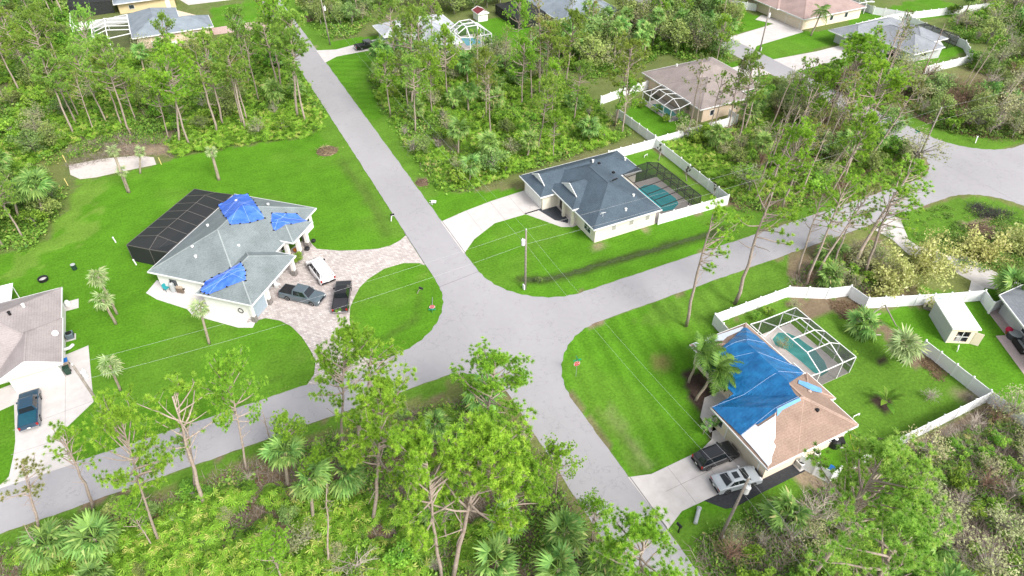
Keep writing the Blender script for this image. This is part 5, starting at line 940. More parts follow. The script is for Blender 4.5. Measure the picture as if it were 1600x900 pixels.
P_('big pale green pine leaning right at the bottom right', (37.37,15.17,17.21,0.58,0.00), PINEX[0], 1.0, WINDZ)
P_('pine crown cut by the bottom edge at the right', (37.82,10.22,16.67,-2.59,-0.00), PINEX[1], .95, WINDZ)
P_('bare dark snag in the palmetto at the bottom', (-1.23,35.64,11.85,1.99,0.00), SNAG[0], .7)
P_('tall pine beside the long street opposite the white roofed house', (16.95,126.77,19.19,2.30,0.00), PINE[0], 1.0)
P_('thick vine wrapped pine in front of the white roofed house', (41.86,142.27,13.77,0.34,0.00), PINE[1], 1.2)
P_('slash pine with thin trunk left of the white pool cage', (37.30,119.43,18.70,1.52,0.00), PINE[2], .9)
P_('pine standing against the white roof', (50.51,143.64,14.14,1.46,0.00), PINE[3], .9)
P_('tall straight pine at the top centre wood', (63.19,114.98,19.66,0.09,0.00), PINED[2], .8)
P_('round crowned bright pine above the brown house fence', (70.05,97.50,15.25,1.43,0.00), PINE[4], 1.1)
P_('bare trunk pine inside the brown house yard fence', (69.13,93.70,13.59,-0.64,-0.00), SNAG[1], .8)
P_('broken topped brown pine in front of the brown roof', (80.94,89.25,13.99,0.13,0.00), PINED[0], .9)
P_('slim pine in front of the brown house corner', (83.54,82.21,15.71,-0.24,-0.00), PINED[1], .8)
P_('leafy pine in front of the white roof, right of the vine wrapped one', (41.27,125.83,16.54,1.41,0.00), PINE[0], .85)
P_('light pine half covering the far white cage', (45.06,119.68,14.33,0.17,0.00), PINEL[2], .75)
P_('slender pine above the central wood edge', (49.01,109.99,13.06,0.10,0.00), PINE[4], .8)
P_('thin leafy pine over the brown roof corner', (86.09,81.75,15.75,-0.75,-0.00), PINE[2], .8)
P_('bent leafy pine beside the brown house fence', (82.29,85.53,11.93,0.70,0.00), PINES[1], .8, WINDZ)
P_('feathery pine beside the tan walled top left house', (-4.03,154.15,13.81,2.79,0.00), PINE[3], .8)
P_('pale feathery pine left of the top left pool cage', (-17.60,155.67,15.99,3.27,0.00), PINEX[1], .6)
P_('light pine hanging over the upper part of the long street', (16.33,138.86,18.33,2.76,0.00), PINEL[1], .8, WINDZ)
P_('pine with white trunk at the edge of the upper left wood', (6.65,128.04,15.77,1.10,0.00), PINED[2], .8)
P_('tall pine with thin trunk behind the sand court', (-12.13,133.67,17.01,1.04,0.00), PINE[1], .9)
P_('round crowned bright pine in the upper left wood', (-4.64,126.43,16.28,3.01,0.00), PINEL[0], .95)
P_('pine fallen against the grey roof of the upper right house', (135.28,91.38,12.94,0.89,0.00), PINED[2], 1.0)
P_('big bright pine crown above the upper right driveway', (111.54,79.01,16.82,-4.05,-0.00), PINEL[1], 1.25, WINDZ)
P_('broad bright pine in front of the side street', (104.85,70.60,15.00,-1.01,-0.00), PINEL[3], 1.2, WINDZ)
# cabbage palms with fronds one can pick apart
k = 0
def CP(label, t, kind='fan', nf=22, size=1.0, **kw):
    global k; k += 1; return palm('cabbage_palm', label, t[0], t[1], t[2], t[3], t[4], kind, nf, size, seed=k, **kw)
CP('tall young cabbage palm beside the sand court', (-13.89,113.22,7.49,0.29,0.00), 'pale', 14, .95, rad=.22)
CP('short young cabbage palm in the same spot near the sand court', (-13.72,112.91,3.94,0.19,0.00), 'pale', 12, .85, rad=.2)
CP('small cabbage palm right of the sand court', (-11.70,118.67,4.02,1.21,0.00), 'pale', 13, .9, rad=.16)
CP('thick stemmed cabbage palm above the tarped roof', (-0.03,110.57,5.28,0.21,0.00), 'pale', 13, .9, rad=.26)
CP('front cabbage palm of the pair on the left lawn', (-17.14,79.78,4.14,-0.11,-0.00), 'pale', 18, 1.15, rad=.18)
CP('rear cabbage palm of the pair on the left lawn', (-16.91,81.70,6.35,-0.01,-0.00), 'pale', 18, 1.1, rad=.16)
CP('cabbage palm beside the white garage wall', (-6.92,70.71,5.67,0.46,0.00), 'pale', 18, .95, rad=.17)
CP('small cabbage palm behind the left utility pole', (-17.20,67.29,4.07,0.27,0.00), 'pale', 18, 1.05, rad=.15)
CP('shaggy cabbage palm in the fenced yard beside the shed', (67.69,30.22,3.88,-1.63,-0.00), 'pale', 34, 1.65, rad=.22, hi=-75)
CP('large blue green cabbage palm at the lower left corner', (-23.72,46.78,3.29,0.61,0.00), 'fan', 30, 1.35, rad=.2)
CP('wide cabbage palm beside the lower left corner palm', (-20.02,45.30,3.83,0.94,0.00), 'fan', 30, 1.35, rad=.2)
CP('bright cabbage palm by the verge left of the big pine', (-2.64,45.79,5.55,0.74,0.00), 'fan', 20, 1.2)
CP('drooping cabbage palm with bare stalks near the big pine', (-1.28,40.73,6.72,0.86,0.00), 'fan', 16, 1.3, wind=R(-60))
CP('cabbage palm under the big light green pine', (2.37,41.27,4.65,0.42,0.00), 'fan', 22, 1.3, wind=R(-40))
CP('cabbage palm among dry brush beside the lower street', (18.87,26.72,4.66,-0.54,-0.00), 'fan', 20, 1.3)
CP('cabbage palm cut by the bottom edge beside the street', (16.43,23.59,5.66,-0.48,-0.00), 'fan', 20, 1.2)
CP('pale cabbage palm at the bottom right edge', (48.41,8.07,5.64,-4.47,-0.00), 'fan', 28, 1.3, kind2=None) if False else CP('pale cabbage palm at the bottom right edge', (48.41,8.07,5.64,-4.47,-0.00), 'fan', 28, 1.3)
CP('drooping palm under the bottom centre pines', (12.62,27.43,3.76,-0.58,-0.00), 'fan', 16, 1.3)
CP('low palm in dry grass at the street corner', (12.88,44.30,3.03,0.09,0.00), 'fan', 18, 1.1)
CP('cabbage palm at the edge of the left wood', (-25.78,109.90,6.52,1.03,0.00), 'fan', 24, 1.5)
CP('second cabbage palm at the edge of the left wood', (-29.40,111.70,5.19,1.11,0.00), 'fan', 22, 1.4)
CP('dense green palm at the right edge beside the driveway', (91.67,32.04,3.33,-2.72,-0.00), 'fan', 30, 1.7, lo=80, hi=-60)
CP('fallen palm beside the propped trunk in the fenced yard', (67.10,36.21,1.33,0.17,0.00), 'fan', 16, 1.4)
CP('storm beaten palm in the drive wood near the verge', (36.97,90.67,3.62,0.50,0.00), 'fan', 16, 1.2)
palm('queen_palm', 'front queen palm in the mulch bed by the tarped house', *(41.44,36.53,4.69,2.06,0.00)[:2], 4.6, *(41.44,36.53,4.69,2.06,0.00)[3:], kind='feather', nf=19, size=1.3, lo=75, hi=-25, rad=.17, seed=51, wind=R(-35))
palm('queen_palm', 'rear queen palm in the mulch bed by the tarped house', *(42.41,39.08,5.62,0.61,0.00)[:2], 4.8, *(42.41,39.08,5.62,0.61,0.00)[3:], kind='feather', nf=17, size=1.2, lo=75, hi=-25, rad=.16, seed=52, wind=R(-20))
palm('queen_palm', 'queen palm on the lawn of the pink brown house', *(138.19,116.19,5.74,0.87,0.00)[:3], 1.0, -.4, kind='feather', nf=12, size=1.25, lo=60, hi=-30, rad=.2, seed=53)
palm('banana_plant', 'broken banana plant in the mulch ring of the fenced yard', *(60.46,26.68), .4, 0, 0, kind='broad', nf=9, size=1.0, lo=75, hi=5, rad=.16, seed=54, cat='banana plant')
for i, (lb, p) in enumerate((('first small yellow green palm beside the front door walk', (39.24,32.38)), ('second small yellow green palm beside the front door walk', (40.39,32.40)))): palm('young_palm', lb, *p, 1.6, .2, .1, kind='fan', nf=8, size=.45, rad=.06, seed=60 + i)
# saplings along the fence of the slate-blue house
for i, (lb, p) in enumerate((('leftmost dark leafed sapling inside the white fence', (69.75,83.15)), ('middle dark leafed sapling inside the white fence', (69.95,75.46)), ('sapling near the fence corner behind the bronze cage', (70.37,69.34)))):
    plant_tree('sapling', lb, 'young tree', broadleaf(300 + i, H=3.2, rad=.5, lobes=6, per=16, size=.3, m=leafmat('dark_sapling_leaf', (.03, .035, .02), (.07, .07, .04), trans=.2), low=.55), *p, 3.2)
# shrubs by the houses
for lb, p, h, v in (('round green shrub beside the garage column of the tarped house', (6.83,81.82), 1.7, BUSH[0]), ('leafy shrub left of the white framed cage of the brown house', (79.04,101.89), 2.0, BUSH[1]), ('leafy shrub at the door of the white framed cage', (80.00,98.27), 2.0, BUSH[2]), ('leafy shrub at the cage corner of the brown house', (79.73,94.77), 1.6, BUSH[0]), ('wide leafy shrub in front of the white framed cage', (82.36,93.47), 2.2, BUSH[1]), ('leafy shrub between cage and wall of the brown house', (85.81,94.78), 2.2, BUSH[2]),
                    ('bright fern bank beside the torn cage, left clump', (56.80,44.23), 1.2, BUSH[0]), ('bright fern bank beside the torn cage, right clump', (59.12,44.18), 1.2, BUSH[1]), ('grey green shrub by the fence behind the torn cage', (62.84,43.45), 1.4, STRIP_OAK[0]), ('leafy plant growing through the torn cage edge', (56.17,38.47), 1.8, STRIP_OAK[1]), ('low shrub at the corner of the torn cage', (62.38,33.57), 1.1, BUSH[2]), ('round dark shrub on the lawn beside the dirt pile', (35.31,62.96), 1.0, OAK[0])):
    plant_tree('shrub', lb, 'shrub', v, *p, h, wide=1.25 if h < 2 else 1.0)
for lb, p, h, v, w in (('pale bare bush at the bottom centre of the palmetto', (1.12,33.80), 3.2, BARED[0], 1.1), ('storm stripped grey bush beside the lower street', (21.47,24.74), 3.4, BARED[1], 1.2), ('bare leaning pale tree in the fenced yard corner', (61.47,20.24), 4.6, BAREB[0], .6), ('grey bare bush inside the fenced yard', (65.23,24.85), 2.2, BARED[1], .7), ('fallen dry branches at the fence corner', (69.48,22.74), 1.0, BARED[0], 1.3),
                       ('dead brown bush beside the white side gate', (52.61,19.69), 3.5, BAREB[1], 1.0)):
    plant_tree('bare_bush', lb, 'bush', v, *p, h, wide=w)
# toppled yellow bamboo over the driveway
def bamboo(seed, n, L_, spread, az0):
    r = np.random.default_rng(seed); b = MB(); P = []
    for i in range(n):
        az = az0 + r.normal(0, spread); el = R(r.uniform(22, 76)); d = np.array([math.cos(az) * math.cos(el), math.sin(az) * math.cos(el), math.sin(el)]); p = np.array([r.normal(0, .7), r.normal(0, .7), 0]); pts = [p]; ln = L_ * r.uniform(.55, 1.1)
        for q in range(7):
            d = d - [0, 0, .13]; d /= np.linalg.norm(d); p = p + d * ln / 7; p[2] = max(.1, p[2]); pts.append(p)
            if q > 0: P.append(p + r.normal(0, .42, (24, 3)) * [1, 1, .7])
        b.tube(pts, [.045, .042, .038, .034, .03, .024, .016, .008], 4, cap=False)
    P = np.concatenate(P); P[:, 2] = np.maximum(P[:, 2], .05); V, F = leaves_at(r, P, .36, .2); return b.mesh('stems', mat('bamboo_stem', (.42, .40, .16), .6, .2, 3), True), mesh_np('crown', V, F, BAMB, r.random(len(P)))
for i, (lb, p, a) in enumerate((('yellow bamboo clump toppled towards the fence', (80.88,39.93), 170), ('yellow bamboo clump lying over the driveway', (84.08,40.98), 10), ('yellow bamboo clump beside the brown dirt pile', (94.33,39.64), 40), ('pale bamboo clump standing near the fence bend', (77.64,40.03), 110), ('yellow bamboo clump at the right edge', (100.43,37.80), 30))):
    st, cr_ = bamboo(400 + i, 16, 6.6 if i < 2 else 4.6, .8, R(a)); t_ = thing('bamboo', lb, 'bamboo', (*p, 0)); link('stem', st, t_); link('crown', cr_, t_)
# ---------------------------------------------------------------- woods: filler trees in numbered lots, each tree its own thing
# houses, yards, streets and driveways stay clear of wild growth
CLEAR = [[(-23, 175), (23, 175), (23, 232), (-23, 232)], [(28.5, 147), (45, 147), (45, 164), (28.5, 164)], [(43, 141.5), (73, 141.5), (73, 164), (43, 164)], [(76, 142.5), (102.5, 142.5), (102.5, 168), (76, 168)], [(72.3, 87.5), (92, 87.5), (104, 95), (114, 102), (114, 112), (72.3, 112)],
         [(134, 118), (165, 118), (165, 142), (134, 142)], [(136, 91), (165, 91), (165, 116), (136, 116)], [(RDX0 - .5, -100), (RDX1 + .5, -100), (RDX1 + .5, 300), (RDX0 - .5, 300)], [(21.5, -100), (30.5, -100), (30.5, 300), (21.5, 300)], [(-300, 52.5), (300, 52.5), (300, 59), (-300, 59)], [(119, 108), (140, 108), (140, 127), (119, 127)], [(58, 66), (72.3, 66), (72.3, 88), (43, 88), (43, 78), (58, 78)], [(119, 100), (136, 101), (143, 104), (119, 109)]]
def scatter(poly, n, seed, gap=2.0, keep=None):
    r = np.random.default_rng(seed); xs_ = [p[0] for p in poly]; ys_ = [p[1] for p in poly]; out = []; tries = 0
    while len(out) < n and tries < n * 60:
        tries += 1; x, y = r.uniform(min(xs_), max(xs_)), r.uniform(min(ys_), max(ys_))
        if not inpoly(np.array([x]), np.array([y]), poly)[0]: continue
        if any(inpoly(np.array([x]), np.array([y]), q)[0] for q in CLEAR): continue
        if any((x - a) ** 2 + (y - b_) ** 2 < gap * gap for a, b_ in out): continue
        out.append((x, y))
    return out
W1 = [(-47.22,257.22),(25.40,221.25),(23.16,171.28),(21.52,128.17),(16.00,120.57),(-2.74,123.90),(-7.15,128.74),(-13.72,136.70),(-22.30,135.44),(-27.29,130.23),(-36.37,124.35)]; W1b = [(-46.57,215.55),(-16.73,191.04),(-7.49,161.34),(-14.73,138.63),(-23.34,135.95),(-29.33,132.47),(-38.46,127.58)]
W2 = [(-38.56,128.75),(-27.16,125.39),(-23.73,118.09),(-24.56,110.27),(-27.79,103.03),(-36.53,106.66)]; W3 = [(34.49,138.69),(41.65,140.81),(52.35,137.48),(64.99,131.21),(71.31,122.31),(71.32,106.67),(70.51,93.01),(58.60,91.44),(48.70,90.89),(40.75,89.47),(34.80,89.10),(32.36,91.40),(32.03,105.89)]; W3t = [(34.88,209.82),(56.08,199.32),(44.35,170.52),(37.61,164.12),(32.10,166.85)]
W3u = [(56.80,195.72),(96.60,182.58),(89.55,167.22),(72.96,168.02),(67.12,167.08),(49.42,178.57)]; WT = [(79.56,143.34),(86.90,146.94),(102.00,147.13),(109.30,143.52),(138.77,151.94),(136.36,141.13),(121.52,122.56),(106.72,110.54),(98.42,122.85),(90.28,118.69),(77.83,117.23),(73.03,131.25)]; WT2 = [(128.06,170.40),(162.49,160.40),(138.10,143.17),(121.00,137.72),(115.08,146.04)]
W4 = [(105.79,105.23),(111.45,98.74),(124.26,96.08),(131.42,88.85),(116.51,73.63),(110.56,64.43),(104.67,58.94),(91.17,60.10),(80.99,60.97),(72.07,63.39),(73.33,67.88),(81.02,77.81),(76.52,86.49),(72.73,91.08),(89.19,85.73)]; W5 = [(135.96,90.29),(140.08,86.39),(145.47,78.33),(169.49,77.50),(139.25,58.13),(130.11,61.84),(124.56,68.21),(125.98,76.43)]; W5b = [(182.24,112.78),(217.80,106.66),(170.74,76.88),(154.73,79.14),(155.10,88.57),(168.32,84.06),(168.99,99.05)]
W6 = [(-29.86,50.86),(-21.85,49.79),(-5.00,50.23),(1.66,49.86),(11.48,48.89),(18.62,47.41),(21.31,43.02),(22.50,35.04),(22.87,24.75),(22.94,20.69),(-31.07,47.44)]; W7 = [(30.46,21.69),(37.38,21.20),(43.37,20.56),(48.96,20.91),(59.98,19.85),(70.37,20.23),(71.95,15.04),(54.98,4.18),(25.65,18.71)]
W8 = [(66.36,47.12),(75.18,49.97),(83.67,48.34),(79.49,41.39),(71.84,42.16)]; W9 = [(36.18,142.75),(45.62,143.61),(53.44,140.14),(60.27,139.64),(67.41,136.10),(72.04,130.93),(66.07,121.22),(50.64,133.30),(36.82,134.99)]
# clearings below the houses, kept free of tall trees
OPEN = [[(-20.26,183.78),(17.66,174.00),(15.00,152.09),(4.54,139.75),(-20.59,150.60)], [(85.40,84.81),(89.09,82.98),(72.68,64.08),(69.52,65.65)], [(27.51,151.77),(59.51,137.95),(50.20,117.13),(29.08,127.59)], [(108.08,107.91),(126.95,100.52),(112.41,86.32),(89.19,85.73)], [(115.43,74.16),(122.45,70.68),(98.34,51.37),(92.39,60.57)]]
def wood(tag_, poly, spec, seed, gap=2.2):
    r = random.Random(seed); pts = scatter(poly, sum(c for _, c, *_ in spec), seed, gap); i = 0
    for kind, cnt, lo, hi, lean in spec:
        for _ in range(cnt):
            if i >= len(pts): return
            x, y = pts[i]; i += 1
            if kind in ('pine', 'light', 'dull', 'snag') and any(inpoly(np.array([x]), np.array([y]), q)[0] for q in OPEN): continue
            h = r.uniform(lo, hi); lx, ly = r.gauss(.45, .5) * lean * .9, r.gauss(-.22, .5) * lean
            if kind == 'pine': plant_tree('pine_tree', 'green crowned slash pine in ' + tag_, 'pine tree', r.choice(PINE), x, y, h, lx, ly, None, 'slash pines in ' + tag_, r.uniform(.8, 1.15))
            elif kind == 'light': plant_tree('pine_tree', 'bright crowned slash pine in ' + tag_, 'pine tree', r.choice(PINEL), x, y, h, lx, ly, WINDZ + r.gauss(0, .4), 'bright slash pines in ' + tag_, r.uniform(.75, 1.0))
            elif kind == 'dull': plant_tree('pine_tree', 'thin storm damaged pine in ' + tag_, 'pine tree', r.choice(PINED + PINES[:1]), x, y, h, lx, ly, None, 'damaged pines in ' + tag_, r.uniform(.7, 1.0))
            elif kind == 'snag': plant_tree('pine_snag', 'bare pine trunk in ' + tag_, 'dead tree', r.choice(SNAG), x, y, h, lx, ly, None, 'bare pine trunks in ' + tag_, r.uniform(.7, 1.0))
            elif kind == 'oak': plant_tree('oak_tree', 'dark leafy small oak in ' + tag_, 'tree', r.choice(OAK), x, y, h, 0, 0, None, 'small oaks in ' + tag_, r.uniform(.8, 1.3))
            elif kind == 'bush': plant_tree('bush', 'bright leafy bush in ' + tag_, 'bush', r.choice(BUSH), x, y, h, 0, 0, None, 'leafy bushes in ' + tag_, r.uniform(.9, 1.5))
            elif kind == 'strip': plant_tree('oak_tree', 'grey storm stripped tree in ' + tag_, 'tree', r.choice(STRIP_OAK), x, y, h, 0, 0, None, 'storm stripped trees in ' + tag_, r.uniform(.9, 1.3))
            elif kind == 'bare': plant_tree('bare_bush', 'leafless twiggy bush in ' + tag_, 'bush', r.choice(BAREB), x, y, h, 0, 0, None, 'leafless bushes in ' + tag_, r.uniform(.8, 1.3))
            elif kind == 'brown': plant_tree('bare_bush', 'brown leafless thicket tree in ' + tag_, 'bush', r.choice(BARBR), x, y, h, lx, ly, None, 'brown thicket trees in ' + tag_, r.uniform(.8, 1.3))
            elif kind == 'palm': far_palm('cabbage palm in ' + tag_, x, y, h, 'cabbage palms in ' + tag_, int(r.random() * 1000), r.uniform(.9, 1.3))
wood('the upper left wood', W1, [('pine', 42, 12, 17, 1), ('light', 10, 10, 16, 1), ('dull', 26, 11, 17, 1), ('bush', 60, 2, 4.5, 0), ('oak', 26, 3, 6, 0), ('strip', 14, 4, 7, 0), ('palm', 16, 2.5, 6, 1), ('bare', 8, 3, 5, 0)], 11, 2.4)
wood('the left edge wood', W2, [('pine', 5, 9, 13, 1), ('bush', 8, 2, 4, 0), ('oak', 8, 3, 5.5, 0), ('palm', 5, 3, 5.5, .5)], 12, 2.0)
wood('the central wood', W3, [('pine', 9, 10, 15, 1), ('light', 7, 8, 13, 1), ('dull', 6, 9, 14, 1), ('bush', 38, 1.5, 3.6, 0), ('palm', 16, 2, 5, .6), ('strip', 10, 3, 6, 0), ('oak', 6, 3, 5, 0), ('bare', 8, 2, 4, 0)], 13, 2.2)
wood('the wood beside the white roofed house', W9, [('oak', 8, 3.5, 6, 0), ('palm', 9, 3, 6, .6), ('strip', 8, 4, 6.5, 0), ('light', 3, 9, 13, 1), ('bush', 6, 2, 4, 0)], 14, 2.2)
wood('the roadside wood at the top edge', W3t, [('oak', 16, 4, 7, 0), ('strip', 10, 4, 7, 0), ('palm', 4, 4, 7, .5), ('bush', 6, 2, 4, 0)], 15, 2.2)
wood('the wood behind the white roofed house', W3u, [('oak', 26, 4, 8, 0), ('strip', 8, 4, 7, 0), ('dull', 6, 10, 15, 1), ('palm', 4, 4, 7, .5)], 16, 2.4)
wood('the dense wood above the brown roof', WT, [('oak', 30, 5, 9, 0), ('palm', 26, 4, 8, .6), ('strip', 22, 5, 8, 0), ('bush', 18, 2.5, 4.5, 0), ('dull', 5, 10, 15, 1), ('light', 4, 8, 12, 1)], 17, 2.2)
wood('the wood at the top edge', WT2, [('oak', 14, 4, 8, 0), ('brown', 8, 4, 6, .5), ('palm', 5, 4, 7, .6), ('bush', 8, 2, 4, 0)], 18, 2.2)
wood('the storm beaten wood by the cross street', W4, [('light', 6, 11, 15, 2.4), ('dull', 15, 11, 15, 2.4), ('snag', 36, 9, 15, 3.0), ('strip', 16, 3, 7, 0), ('palm', 9, 2, 4.5, .6), ('bush', 26, 1.5, 3.5, 0), ('brown', 12, 4, 7, 1), ('oak', 8, 3, 6, 0)], 19, 1.9)
wood('the brown thicket beyond the far junction', W5, [('brown', 20, 4, 8, 1.5), ('strip', 16, 4, 7, 0), ('bush', 14, 1.5, 3.5, 0), ('bare', 10, 3, 6, 0), ('oak', 12, 3, 6, 0), ('palm', 5, 1.5, 3, .4), ('snag', 6, 8, 12, 3)], 20, 2.0)
wood('the thicket at the top right edge', W5b, [('oak', 12, 3, 6, 0), ('strip', 14, 4, 7, 0), ('bush', 10, 2, 4, 0), ('palm', 6, 4, 7, .5), ('bare', 8, 3, 6, 0)], 21, 2.2)
wood('the palmetto wood at the lower left', W6, [('bush', 16, 1.0, 2.4, 0), ('bare', 9, 1.5, 3.2, 0), ('snag', 3, 6, 10, 1), ('strip', 8, 1.5, 3.4, 0), ('light', 5, 6, 10, 1), ('palm', 5, 1.2, 3.0, .4), ('oak', 7, 1.5, 3.0, 0)], 22, 2.6)
wood('the overgrown lot at the lower right', W7, [('bush', 34, 1.0, 2.8, 0), ('strip', 15, 2.5, 5.0, 0), ('bare', 13, 2.5, 5.0, 0), ('brown', 8, 3, 5, 1), ('palm', 2, 1.5, 3, .5)], 23, 1.8)
wood('the roadside trees above the bamboo', W8, [('strip', 7, 2.0, 4, 0), ('bush', 5, 1.2, 2.2, 0), ('brown', 3, 3, 5, 1), ('palm', 2, 1.5, 3, .4)], 24, 1.6)
# ---------------------------------------------------------------- undergrowth: uncountable saw palmetto, weeds and litter
def clump_proto(seed, kind):
    r = np.random.default_rng(seed); Vs, Fs, va = [], [], []; n0 = 0
    if kind == 'palmetto':
        for i in range(11):
            az = i * 2.4 + r.uniform(-.3, .3); el = R(r.uniform(25, 75)); ln = r.uniform(.5, 1.0); c = np.array([math.cos(az) * math.cos(el), math.sin(az) * math.cos(el), math.sin(el)]) * ln; ar = R(r.uniform(-25, 25)); tilt = R(r.uniform(0, 35)); v0 = r.random() * .95; RR = r.uniform(.34, .5)
            M = np.array((Quaternion((0, 0, 1), az) @ Quaternion((0, 1, 0), tilt) @ Quaternion((1, 0, 0), ar)).to_matrix())
            for j in range(7):
                a = R(-105 + 35 * j); q = np.array([(.02, 0, 0), (math.cos(a - .17) * RR * .6, math.sin(a - .17) * RR * .6, .02), (math.cos(a) * RR, math.sin(a) * RR, -.08), (math.cos(a + .17) * RR * .6, math.sin(a + .17) * RR * .6, .02)]); Vs.append(q @ M.T + c); Fs.append(np.arange(4) + n0); n0 += 4; va.append(np.clip(v0 + r.uniform(-.1, .2), 0, 1))
    elif kind == 'weed':
        P = r.normal(0, .42, (46, 3)) * [1, 1, .5]; P[:, 2] = np.abs(P[:, 2]) + .12; V, F = leaves_at(r, P, .26, .5); return V, F, r.random(len(F))
    elif kind == 'twig':
        for i in range(26):
            a = r.uniform(0, 6.28); p = np.array([r.normal(0, .5), r.normal(0, .5), .05]); d = np.array([math.cos(a), math.sin(a), r.uniform(.0, .9)]) * r.uniform(.3, 1.0); s = np.array([-math.sin(a), math.cos(a), 0]) * .022; Vs.append(np.array([p - s, p + s, p + d + s * .3, p + d - s * .3])); Fs.append(np.arange(4) + n0); n0 += 4; va.append(r.random())
    return np.concatenate(Vs), np.array(Fs), np.array(va)
PROTO = {k_: [clump_proto(500 + i, k_) for i in range(6)] for k_ in ('palmetto', 'weed', 'twig')}
def undergrowth(name, label, poly, kind, n, lo, hi, m, seed, patch=None, squash=1.0):
    r = np.random.default_rng(seed); xs_ = [p[0] for p in poly]; ys_ = [p[1] for p in poly]; X = r.uniform(min(xs_), max(xs_), n * 6); Y = r.uniform(min(ys_), max(ys_), n * 6); kk = inpoly(X, Y, poly)
    for q in CLEAR: kk &= ~inpoly(X, Y, q)
    if patch: kk &= fbm(X, Y, patch[0], patch[1]) > patch[2]
    X, Y = X[kk][:n], Y[kk][:n]; Vs, Fs, va = [], [], []; n0 = 0; pid = r.integers(0, 6, len(X))
    for i in range(6):
        V, F, v = PROTO[kind][i]; j = np.where(pid == i)[0]; s = r.uniform(lo, hi, len(j)); a = r.uniform(0, 6.283, len(j)); ca, sa = np.cos(a) * s, np.sin(a) * s
        W_ = np.stack([V[None, :, 0] * ca[:, None] - V[None, :, 1] * sa[:, None] + X[j][:, None], V[None, :, 0] * sa[:, None] + V[None, :, 1] * ca[:, None] + Y[j][:, None], V[None, :, 2] * s[:, None] * squash], -1)
        Vs.append(W_.reshape(-1, 3)); Fs.append((F[None] + (np.arange(len(j)) * len(V))[:, None, None]).reshape(-1, 4) + n0); n0 += len(j) * len(V); va.append(np.clip(v[None] * .85 + r.random((len(j), 1)) * .3 - .05, 0, 1).ravel())
    o = link(name, mesh_np(name, np.concatenate(Vs), np.concatenate(Fs), m, np.concatenate(va))); return tag(o, label, kind='stuff')
PALMT = leafmat('palmetto_leaf', (.040, .105, .012), (.31, .57, .055), (.52, .56, .14), trans=.35, objvar=0); PALMD = leafmat('palmetto_leaf_dark', (.06, .14, .022), (.22, .38, .06), (.40, .36, .13), trans=.3, objvar=0); WEED = leafmat('weed_leaf', (.07, .18, .022), (.29, .50, .075), (.46, .41, .16), trans=.35, objvar=0); DRY = leafmat('dry_twig', (.12, .085, .06), (.33, .28, .23), trans=0, objvar=0); LITT = leafmat('fallen_leaf', (.10, .06, .035), (.24, .17, .10), trans=.1, objvar=0)
undergrowth('palmetto_undergrowth', 'bright saw palmetto carpet in the lower left wood', [(-31.32,50.21),(-19.70,47.25),(-9.77,48.09),(-4.53,45.90),(1.13,42.69),(7.41,37.58),(13.30,32.38),(16.78,28.47),(16.54,23.22),(-31.01,46.77)], 'palmetto', 1350, .8, 1.4, PALMT, 31, (4, 91, .45))
undergrowth('undergrowth', 'mixed weeds under the lower left pines', W6, 'weed', 750, .6, 1.3, WEED, 32, (4, 93, .50)); undergrowth('fallen_twigs', 'dry twigs and stalks in the lower left wood', W6, 'twig', 750, .7, 1.3, DRY, 33); undergrowth('leaf_litter', 'brown leaf litter in the lower left wood', W6, 'weed', 700, .5, 1.0, LITT, 34, (5, 95, .5), .35)
undergrowth('palmetto_undergrowth', 'saw palmetto carpet in the upper left wood', W1, 'palmetto', 4300, .8, 1.7, PALMT, 35, (9, 97, .42)); undergrowth('undergrowth', 'darker weeds in the upper left wood', W1, 'weed', 2600, 1.0, 2.2, WEED, 36, (7, 99, .45)); undergrowth('fallen_twigs', 'dry twigs in the upper left wood', W1, 'twig', 900, .9, 1.6, DRY, 37)
undergrowth('palmetto_undergrowth', 'saw palmetto strip above the rear lawn of the tarped house', [(-6.14,122.24),(-6.25,126.69),(1.29,129.27),(9.27,128.19),(18.48,131.25),(21.87,127.07),(19.51,120.24),(16.83,119.05),(5.74,121.28)], 'palmetto', 420, .9, 1.5, PALMT, 38)
undergrowth('undergrowth', 'low growth in the left edge wood', W2, 'weed', 420, 1.0, 2.0, WEED, 39); undergrowth('palmetto_undergrowth', 'saw palmetto carpet in the central wood', W3, 'palmetto', 2300, .75, 1.5, PALMT, 40, (8, 101, .38)); undergrowth('undergrowth', 'weeds in the central wood', W3, 'weed', 1000, .9, 1.8, WEED, 41, (6, 103, .45)); undergrowth('fallen_twigs', 'dry twigs in the central wood', W3, 'twig', 500, .8, 1.5, DRY, 42)
undergrowth('undergrowth', 'weeds beside the white roofed house', W9, 'weed', 450, 1.0, 2.0, WEED, 43); undergrowth('undergrowth', 'weeds in the wood above the brown roof', WT, 'weed', 900, 1.1, 2.2, WEED, 44); undergrowth('undergrowth', 'weeds in the top edge woods', W3t, 'weed', 350, 1.1, 2.2, WEED, 45)
undergrowth('palmetto_undergrowth', 'saw palmetto in the storm beaten wood', W4, 'palmetto', 1000, .7, 1.4, PALMT, 46, (7, 105, .42)); undergrowth('undergrowth', 'weeds in the storm beaten wood', W4, 'weed', 900, .8, 1.6, WEED, 47, (6, 107, .4)); undergrowth('fallen_twigs', 'broken brown branches in the storm beaten wood', W4, 'twig', 900, .9, 1.8, leafmat('brown_twigs', (.12, .07, .045), (.28, .20, .14), trans=0, objvar=0), 48)
undergrowth('palmetto_undergrowth', 'saw palmetto beside the fence of the slate blue house', [(73.40,88.03),(76.52,86.49),(80.73,77.46),(73.79,67.65),(72.86,68.10),(73.54,85.33)], 'palmetto', 260, .8, 1.4, PALMT, 49)
